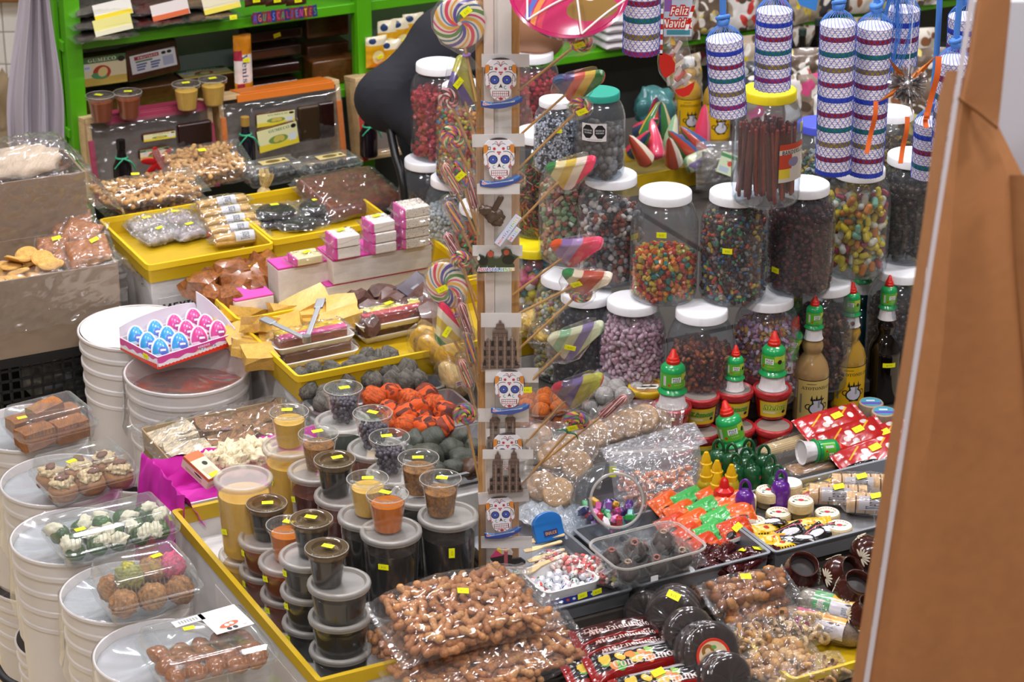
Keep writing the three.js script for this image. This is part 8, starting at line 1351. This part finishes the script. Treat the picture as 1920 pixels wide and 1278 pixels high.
netRoll('far netted wafer roll at the top edge beside the cardboard',[1806,28],[1802,170],-4.9,'wbwrwgwyw',{tuft:0.4});
netRoll('narrow netted wafer roll hanging behind the cardboard edge',[1740,225],[1738,330],-4.95,'wbwrwgw',{tuft:0.4});
netRoll('netted wafer roll lying in front of the spicy bar packs',[1040,1205],[1120,1300],atZ(1075,1245,-4.02).z,'wrwgwywrwbwr',{lying:true,cord:false});
sticker(scene.getObjectByName('netted_wafer_roll_009'),[0.01,0.06,0.0365],[0,0.2,0.4],1.4);
{// loose net tail and blue pennant
const a=atZ(1672,60,-4.74),o=T('net_tail','loose tuft of pale blue netting hanging beside the long wafer pair','net',a);const l=[];
for(let i=0;i<44;i++){const x=(i/43-0.5)*0.085,s=rr(-0.02,0.02);l.push(tube([[x*0.25,0.09,0],[x*0.8+s,0.03,rr(-0.01,0.01)],[x+s*0.5-0.012,-0.03,rr(-0.01,0.01)],[x*0.8-0.02,-0.09+rr(-0.02,0.02),0]],0.0007,12,4));}part('threads',merged(l),NETL,o);part('knot',lump(0.012,2,0.3,2,1,2),NETL,o,[0,0.095,0]);
const p=atZ(1510,-8,-4.6);solo('blue_pennant','bright blue plastic scrap hanging at the top edge','pennant',(()=>{const s=new THREE.Shape();s.moveTo(-0.035,0.03);s.lineTo(0.03,0.03);s.lineTo(0.022,-0.03);s.lineTo(-0.01,-0.018);s.closePath();return new THREE.ExtrudeGeometry(s,{depth:0.001,bevelEnabled:false});})(),mat(0x3f8ad0,{roughness:0.35}),p);
}
// ---------- christmas stocking ----------
{
const o=T('stocking','clear plastic holiday stocking with red heel and toe, filled with sweets','stocking',atZ(1268,90,-4.45)),k=0.00099;// metres per pixel there
const P=(x,y)=>[(x-1268)*k,(90-y)*k],s=new THREE.Shape();s.moveTo(...P(1234,-30));s.lineTo(...P(1236,110));s.bezierCurveTo(...P(1230,140),...P(1252,150),...P(1268,174));s.bezierCurveTo(...P(1282,186),...P(1298,182),...P(1304,152));s.bezierCurveTo(...P(1304,120),...P(1290,100),...P(1286,70));s.lineTo(...P(1304,-30));s.closePath();
part('film',new THREE.ExtrudeGeometry(s,{depth:0.02,bevelEnabled:true,bevelSize:0.002,bevelThickness:0.004,bevelSegments:2}).translate(0,0,-0.01),FILM,o);
const piece=(n,pts,m,z=0.0135)=>{const q=new THREE.Shape();pts.forEach((p,i)=>i?q.lineTo(...P(...p)):q.moveTo(...P(...p)));q.closePath();part(n,new THREE.ExtrudeGeometry(q,{depth:0.0015,bevelEnabled:false}).translate(0,0,z),m,o);};
const RED=mat(0xc81410,{roughness:0.15,clearcoat:0.5});
piece('heel_patch',[[1235,96],[1246,96],[1258,102],[1266,116],[1265,132],[1250,144],[1244,142],[1236,124]],RED);piece('toe_patch',[[1266,168],[1284,164],[1303,152],[1302,164],[1294,178],[1282,182],[1272,178]],RED);
for(let i=0;i<9;i++)piece('edge_stripe',[[1234,10+i*10],[1241,10+i*10],[1241,19+i*10],[1234,19+i*10]],i % 2?RED:WHITE);for(let i=0;i<4;i++)piece('edge_stripe',[[1300-i*3,4+i*12],[1294-i*3,4+i*12],[1291-i*3,15+i*12],[1297-i*3,15+i*12]],i % 2?WHITE:RED);
const t=textured(ctex(192,192,(g,w,h)=>{g.fillStyle='#b8c4d4';g.fillRect(0,0,w,h);g.fillStyle='#8a5aa8';g.fillRect(0,0,50,70);g.fillStyle='#3a8a9a';g.fillRect(20,160,160,24);for(const[s2,y]of[['Feliz',66],['Navidad',128]]){g.font='italic bold 56px sans-serif';g.textAlign='center';g.textBaseline='middle';g.lineWidth=14;g.strokeStyle='#c01c18';g.strokeText(s2,98,y);g.fillStyle='#f4f0ea';g.fillText(s2,98,y);}}),{roughness:0.2,clearcoat:0.5});
part('printed_top',new THREE.BoxGeometry(0.052,0.075,0.0015),t,o,[0.001,0.064,0.0135]);
const cols=[0xd8c8c0,0xc85a5a,0xe0d8d4,0xb8b0b0,0xd8b03a,0x9aa0a0];for(let i=0;i<16;i++){const y=40+i*8;part('sweet',G('stsw',()=>rbox(0.026,0.01,0.009,0.003,1)),mat(cols[i % 6],{roughness:0.3}),o,[P(1264 +(y>120?16:0)+ rr(-8,10),y)[0],P(0,y)[1],0.001],[rr(-0.3,0.3),rr(-0.4,0.4),rr(0.6,1.6)]);}
part('hanging_cord',tube([[0,0.12,0],[0,0.3,-0.01],[0.004,0.5,0]],0.0012,10,5),WHITE,o);
}
// ---------- tinsel star ----------
{
const o=T('tinsel_star','small silver tinsel star pinata with copper cones and orange paper streamers','pinata',atZ(1702,158,-4.35)),cop=mat(0xc06a2c,{metalness:0.8,roughness:0.25}),sil=mat(0xc8c4c4,{metalness:0.9,roughness:0.22});
const l=[];for(let i=0;i<260;i++){const d=V3(rr(-1,1),rr(-1,1),rr(-0.6,1)).normalize(),q=new THREE.PlaneGeometry(0.0045,0.032).translate(0,0.02,0),M=new THREE.Matrix4().makeRotationFromQuaternion(new THREE.Quaternion().setFromUnitVectors(V3(0,1,0),d));q.rotateY(rr(0,3)).applyMatrix4(M);l.push(q);}part('tinsel',merged(l),sil,o);part('core',lump(0.019,3,0.1,2,1,2),sil,o);
[[-0.035,0.045,0],[0.045,0.05,0],[-0.05,-0.028,0.01],[0.01,-0.05,0.01],[0.042,-0.04,0]].forEach((d,i)=>{const v=V3(...d),q=new THREE.Quaternion().setFromUnitVectors(V3(0,1,0),v.clone().normalize()),L=v.length();const c=part('cone',G('tcone' + i,()=>new THREE.ConeGeometry(0.009,L,12,1,true).translate(0,L*0.62,0)),i===3||i===4?sil:cop,o);c.quaternion.copy(q);});
const or=new THREE.MeshPhysicalMaterial({color:0xe0641c,roughness:0.7,side:THREE.DoubleSide}),st=(x,y,len,lean,w=0.009)=>{const g=new THREE.PlaneGeometry(w,len,3,14).translate(0,-len/2,0),p=g.attributes.position;for(let i=0;i<p.count;i++){const t=-p.getY(i)/len;p.setXYZ(i,p.getX(i)+ x+lean*t*t,p.getY(i)+ y,0.008+0.006*Math.sin(t*7));}g.computeVertexNormals();part('streamer',g,or,o);};
st(-0.058,-0.03,0.1,-0.012);st(0.002,-0.06,0.09,-0.008);st(0.052,0.056,0.12,-0.016,0.011);st(0.036,-0.05,0.03,0.002);
part('hanging_thread',tube([[0,0.02,0],[0.002,0.2,0],[0,0.45,0]],0.0006,8,4),WHITE,o);
}
// ---------- cardboard panel at the right ----------
{
const z0=-2.75,card=textured(grain(0xa66f42,0.06),{roughness:0.85}),card2=textured(grain(0x9c6a40,0.06),{roughness:0.85}),o=T('cardboard_panel','tall folded brown cardboard sheet standing in the foreground, bent along its edge','cardboard',V3(0,0,0));
// outline of the face: left edge leans; bent narrow flap along it
const L=(px,py,dz)=>atZ(px,py,z0+dz);
const strip=(cols,m,name,th)=>{// cols: polylines from top to bottom, all of one length
const pos=[],idx=[],n=cols[0].length;cols.forEach((c)=>c.forEach((p)=>pos.push(...p.toArray())));const N=pos.length/3;cols.forEach((c)=>c.forEach((p)=>pos.push(p.x,p.y,p.z-th)));
const q=(a,b,c,d)=>idx.push(a,b,c,b,d,c);
for(let i=0;i+1<cols.length;i++)for(let k=0;k+1<n;k++){const a=i*n+k;q(a,a+1,a+n,a+n+1);q(a+N,a+n+N,a+1+N,a+n+1+N);}
for(let k=0;k+1<n;k++){q(k,k+N,k+1,k+1+N);const a=(cols.length-1)*n+k;q(a,a+1,a+N,a+1+N);}
const g=new THREE.BufferGeometry();g.setAttribute('position',new THREE.Float32BufferAttribute(pos,3));g.setIndex(idx);planarUV(g,2.5);g.computeVertexNormals();return part(name,toCreasedNormals(g,0.5),m,o);
};
const ys=[-120,60,180,300,460,640,820,1000,1150,1300,1480],line=(f,dz)=>ys.map((y)=>L(f(y),y,dz));
const edge=(y)=>1797 -(y-160)*0.1545,left=(y)=>1768 -(y-130)*0.128 +(y<150?60:0);
const R=(y)=>y<236?1896-0.1*y:Math.min(2080,1872 +(y-236)*0.5),ys2=[-120,40,130,190,236,280,330,420,520,640,820,1000,1150,1300,1480];
const frac=(f,dz)=>ys2.map((y)=>{const e=edge(y)+ 4 +(y<160?6:0);return L(e +(R(y)- e)*f,y,dz+0.004*Math.sin(y/300+f*4));});
strip([frac(0,0),frac(0.12,0.012),frac(0.3,0.006),frac(0.55,-0.006),frac(0.8,-0.012),frac(1,-0.03)],card,'front_face',0.004);
strip([[1890,340],[1900,480],[1915,640],[1935,900]].map(([x,y])=>L(x,y,0.006)).length?[[[1893,330],[1903,480],[1917,640],[1940,900]].map(([x,y])=>L(x,y,0.004)),[[1925,330],[1960,480],[1990,640],[2040,900]].map(([x,y])=>L(x,y,0.03))]:[],card2,'side_flap',0.003);
strip([ys.map((y)=>L(Math.min(y<130?1806:1e9,left(Math.max(y,131))),Math.max(y,134),-0.06)),ys.map((y)=>L(edge(Math.max(y,134))- 26,Math.max(y,134),-0.035)),ys.map((y)=>L(edge(Math.max(y,134))- 6,Math.max(y,134),-0.012))],card2,'bent_flap',0.004);
strip([line((y)=>edge(y)- 4,0.0),line((y)=>edge(y)+ 5,0.004)],mat(0xc4bcc0,{roughness:0.7}),'pale_cut_edge',0.004);
strip([[[1798,182],[1830,204],[1872,238]].map(([x,y])=>L(x,y,0.02)),[[1796,188],[1828,210],[1870,244]].map(([x,y])=>L(x,y,0.012))],card2,'crease',0.004);
const b=T('striped_cloth','beige cloth with dark red stripes hanging behind the cardboard panel','cloth',L(1905,40,-0.25));const sm=[mat(0xb39a68,{roughness:0.9}),mat(0x4a1620,{roughness:0.9})];for(let i=0;i<11;i++)part('stripe',G('clst',()=>rbox(0.075,0.0105,0.006,0.002,1)),sm[i % 2],b,[0.006*Math.sin(i),0.055-i*0.0108,0.003*Math.cos(i)],[0,0,0.06+0.02*Math.sin(i*2)]);part('hem',rbox(0.02,0.09,0.008,0.003),sm[0],b,[-0.034,-0.02,0.006],[0,0,-0.1]);
const w=T('white_board','pale grey board standing behind the cardboard panel','board',L(1925,260,-0.2));part('board',rbox(0.16,0.36,0.01,0.003),mat(0xc4c4cc,{roughness:0.6}),w);part('post',rboxUp(0.03,w.position.y-0.1,0.02,0.002),WOOD,w,[0.1,-w.position.y,-0.02]);
}
// ---------- seller bending behind the jars ----------
{
const j={sL:atZ(838,82,-6.25),el:atZ(722,186,-6.16),wr:atZ(812,252,-6.08),hd:atZ(865,290,-6.06),sR:atZ(985,60,-6.35),neck:atZ(950,30,-6.3),head:atZ(1002,52,-6.22),chest:atZ(880,95,-6.3),hip:atZ(830,60,-6.55),mid:atZ(850,110,-6.45)};
j.hip.y=0.86;j.hip.z=-6.62;const kn=j.hip.clone().add(V3(-0.05,-0.42,0.06)),an=j.hip.clone().add(V3(-0.05,-0.82,0)),kn2=j.hip.clone().add(V3(0.14,-0.42,0.05)),an2=j.hip.clone().add(V3(0.14,-0.82,-0.02));
const bones=[[j.sL,j.el,0.086,0.07],[j.el,j.wr,0.068,0.052],[j.wr,j.hd,0.04,0.03],[j.chest,j.sL,0.1,0.088],[j.chest,j.sR,0.105,0.075],[j.chest,j.hip,0.13,0.14],[j.chest,j.neck,0.1,0.055],[j.hip,kn,0.1,0.065],[kn,an,0.06,0.045],[j.hip,kn2,0.1,0.065],[kn2,an2,0.06,0.045]];
const lo=V3(1e9,1e9,1e9),hi=V3(-1e9,-1e9,-1e9);for(const[a,b,r,s]of bones)for(const[p,q]of[[a,r],[b,s]]){lo.min(p.clone().subScalar(q+0.04));hi.max(p.clone().addScalar(q+0.04));}
const size=Math.max(hi.x-lo.x,hi.y-lo.y,hi.z-lo.z),c=lo.clone().add(hi).multiplyScalar(0.5),res=84,mc=new MarchingCubes(res,new THREE.MeshBasicMaterial(),false,false,200000),q=V3(0,0,0),ab=V3(0,0,0),pa=V3(0,0,0);
const field=(p)=>{let d=1e3;for(const[a,b,r,s]of bones){ab.subVectors(b,a);pa.subVectors(p,a);const t=Math.min(1,Math.max(0,pa.dot(ab)/ab.lengthSq()));const e=pa.addScaledVector(ab,-t).length()-(r +(s-r)*t),h=Math.max(0,0.05-Math.abs(d-e))/0.05;d=Math.min(d,e)- h*h*0.0125;}return d+0.004*nz(p.x*16,p.y*14,p.z*16);};
for(let z=0;z<res;z++)for(let y=0;y<res;y++)for(let x=0;x<res;x++)mc.field[x+y*res+z*res*res]=-field(q.set(c.x +(x/res*2-1)*size/2,c.y +(y/res*2-1)*size/2,c.z +(z/res*2-1)*size/2));
mc.isolation=0;mc.update();
const g=new THREE.BufferGeometry(),n=mc.count;g.setAttribute('position',new THREE.BufferAttribute(mc.positionArray.slice(0,n*3),3));g.setAttribute('normal',new THREE.BufferAttribute(mc.normalArray.slice(0,n*3),3));g.scale(size/2,size/2,size/2);
const body=mergeVertices(g.deleteAttribute('normal'),1e-5);body.computeVertexNormals();
const o=T('person','person in a dark navy jacket bending over behind the candy jars','person',c);part('jacket_body',body,new THREE.MeshPhysicalMaterial({color:0x14161f,roughness:0.85,sheen:0.3}),o);
const skin=mat(0xa87858,{roughness:0.5}),rel=(p)=>p.clone().sub(c);
part('head',(()=>{const h=lump(0.088,2,0.03,1,1.22,4),p=h.attributes.position;for(let i=0;i<p.count;i++){const y=p.getY(i),z=p.getZ(i),x=p.getX(i);if(z>0){const nose=Math.exp(-((x/0.014)**2)-(((y+0.008)/0.024)**2))*0.018,eye=(Math.exp(-(((x-0.03)/0.014)**2)-(((y-0.014)/0.01)**2))+ Math.exp(-(((x+0.03)/0.014)**2)-(((y-0.014)/0.01)**2)))*0.008;p.setZ(i,z+nose-eye);}if(y<-0.03)p.setX(i,x*(1 +(y+0.03)*3));}h.computeVertexNormals();return h;})(),skin,o,rel(j.head),[0.9,0.2,0]);
part('hair',(()=>{const h=lump(0.1,7,0.12,5,1.1,4),p=h.attributes.position;for(let i=0;i<p.count;i++)if(p.getZ(i)>0.045&&p.getY(i)<0.05)p.setZ(i,0.02);h.computeVertexNormals();return h;})(),mat(0x17120f,{roughness:0.7}),o,rel(j.head).add(V3(0,0.02,-0.012)),[0.9,0.2,0]);
const hand=rel(j.hd);part('hand',(()=>{const l=[moved(lump(0.03,3,0.05,2,0.5,3),0,0,0)];for(let f=0;f<4;f++)l.push(tube([[-0.018+f*0.012,0,0.018],[-0.02+f*0.0135,-0.006,0.045],[-0.021+f*0.014,-0.022,0.062-Math.abs(f-1.5)*0.005]],0.0076,10,8));l.push(tube([[-0.022,0,0],[-0.042,-0.006,0.02],[-0.044,-0.014,0.036]],0.0085,8,8));return merged(l.map((q2)=>{const h=q2.index?q2.toNonIndexed():q2;return h;}));})(),skin,o,hand,[0.4,0.6,0]);
const t1=atZ(730,235,-6.1),t2=atZ(756,345,-6.0),st=T('black_pole','slim black pole leaning under the dark elbow','pole',t2.clone().setY(0)),bl=mat(0x101012,{roughness:0.4}),w=(p)=>p.clone().sub(st.position);part('pole',tube([w(t1),w(t1.clone().add(t2).multiplyScalar(0.5)).add(V3(-0.003,0,0)),w(t2),V3(0.02,0.004,0)],0.011,24,8),bl,st);part('grip',lump(0.015,2,0.1,2,1.2,2),bl,st,w(t1));
}
// ---------- which one of a heap: rows from back to front and order across, as the camera sees them ----------
camera.updateMatrixWorld();scene.updateMatrixWorld(true);
function relabel(stem,base){
const list=scene.children.filter((o)=>o.userData.label&&o.name.replace(/_\d{3}$/,'')===stem&&(typeof base !=='function'||base(o))).map((o)=>{const p=o.getWorldPosition(V3(0,0,0)).project(camera);return{o,x:p.x,y:-p.y};});
const n=list.length,R=n>20?4:n>10?3:n>5?2:1,W=R===4?['back row','second row','third row','front row']:R===3?['back row','middle row','front row']:R===2?['back row','front row']:[''];
list.sort((a,b)=>a.y-b.y);const per=Math.ceil(n/R);
for(let r=0;r<R;r++)list.slice(r*per,(r+1)*per).sort((a,b)=>a.x-b.x).forEach((e,i)=>{e.o.userData.label=(typeof base==='string'?base:e.o.userData.label.split(', ')[0])+ ', ' +(W[r]?W[r]+ ', ':'')+(NTH[i]||'last')+ ' from the left';});
}
for(const s of['tamarind_lump','fruit_slab','dried_fig','chilli_fruit','cone_candy','wrapped_toffee','wrapped_cube','foil_ball'])relabel(s);
relabel('candied_fruit','purple brown crystallised fruit piece behind the foam trays');
relabel('green_fruit','dark grey green candied fruit in the foil tray');
relabel('tamarind_candy','dark red glossy tamarind candy in film');
relabel('candy_packet',(o)=>o.userData.label=o.userData.label.split(' behind')[0]);
relabel('nougat','shaggy cream nougat lump in the magenta paper');
relabel('round_biscuit','round golden biscuit in the brown carton');
relabel('mini_bottle',(o)=>o.userData.label.startsWith('dark green')&&(o.userData.label='dark green mini bottle with a loop cap'));
relabel('nozzle_bottle',(o)=>o.userData.label.startsWith('yellow')&&(o.userData.label='yellow mini bottle with a nozzle cap'));
relabel('sugar_ball','dusty grey sugar ball in the round tub');
relabel('chilli_ball','orange chilli ball in the tub beside the post');
relabel('wafer_cake','cream round wafer cake with red print');
relabel('wafer_disc','tan round sweet standing in a film packet');
relabel('wooden_spoon','flat wooden candy spoon below the blue packet');
relabel('table_packet','sweet bag among the hanging wafer rolls');
relabel('clay_pot','brown glazed clay pot with painted petals');
relabel('dark_bottle','small dark bottle between the hanging wafer rolls');
relabel('yellow_sweet_bag','small film bag of yellow sweets beside the spire magnet');
scene.traverse((o)=>{if(o.isMesh){o.castShadow=true;o.receiveShadow=true;}});
renderer.render(scene,camera);
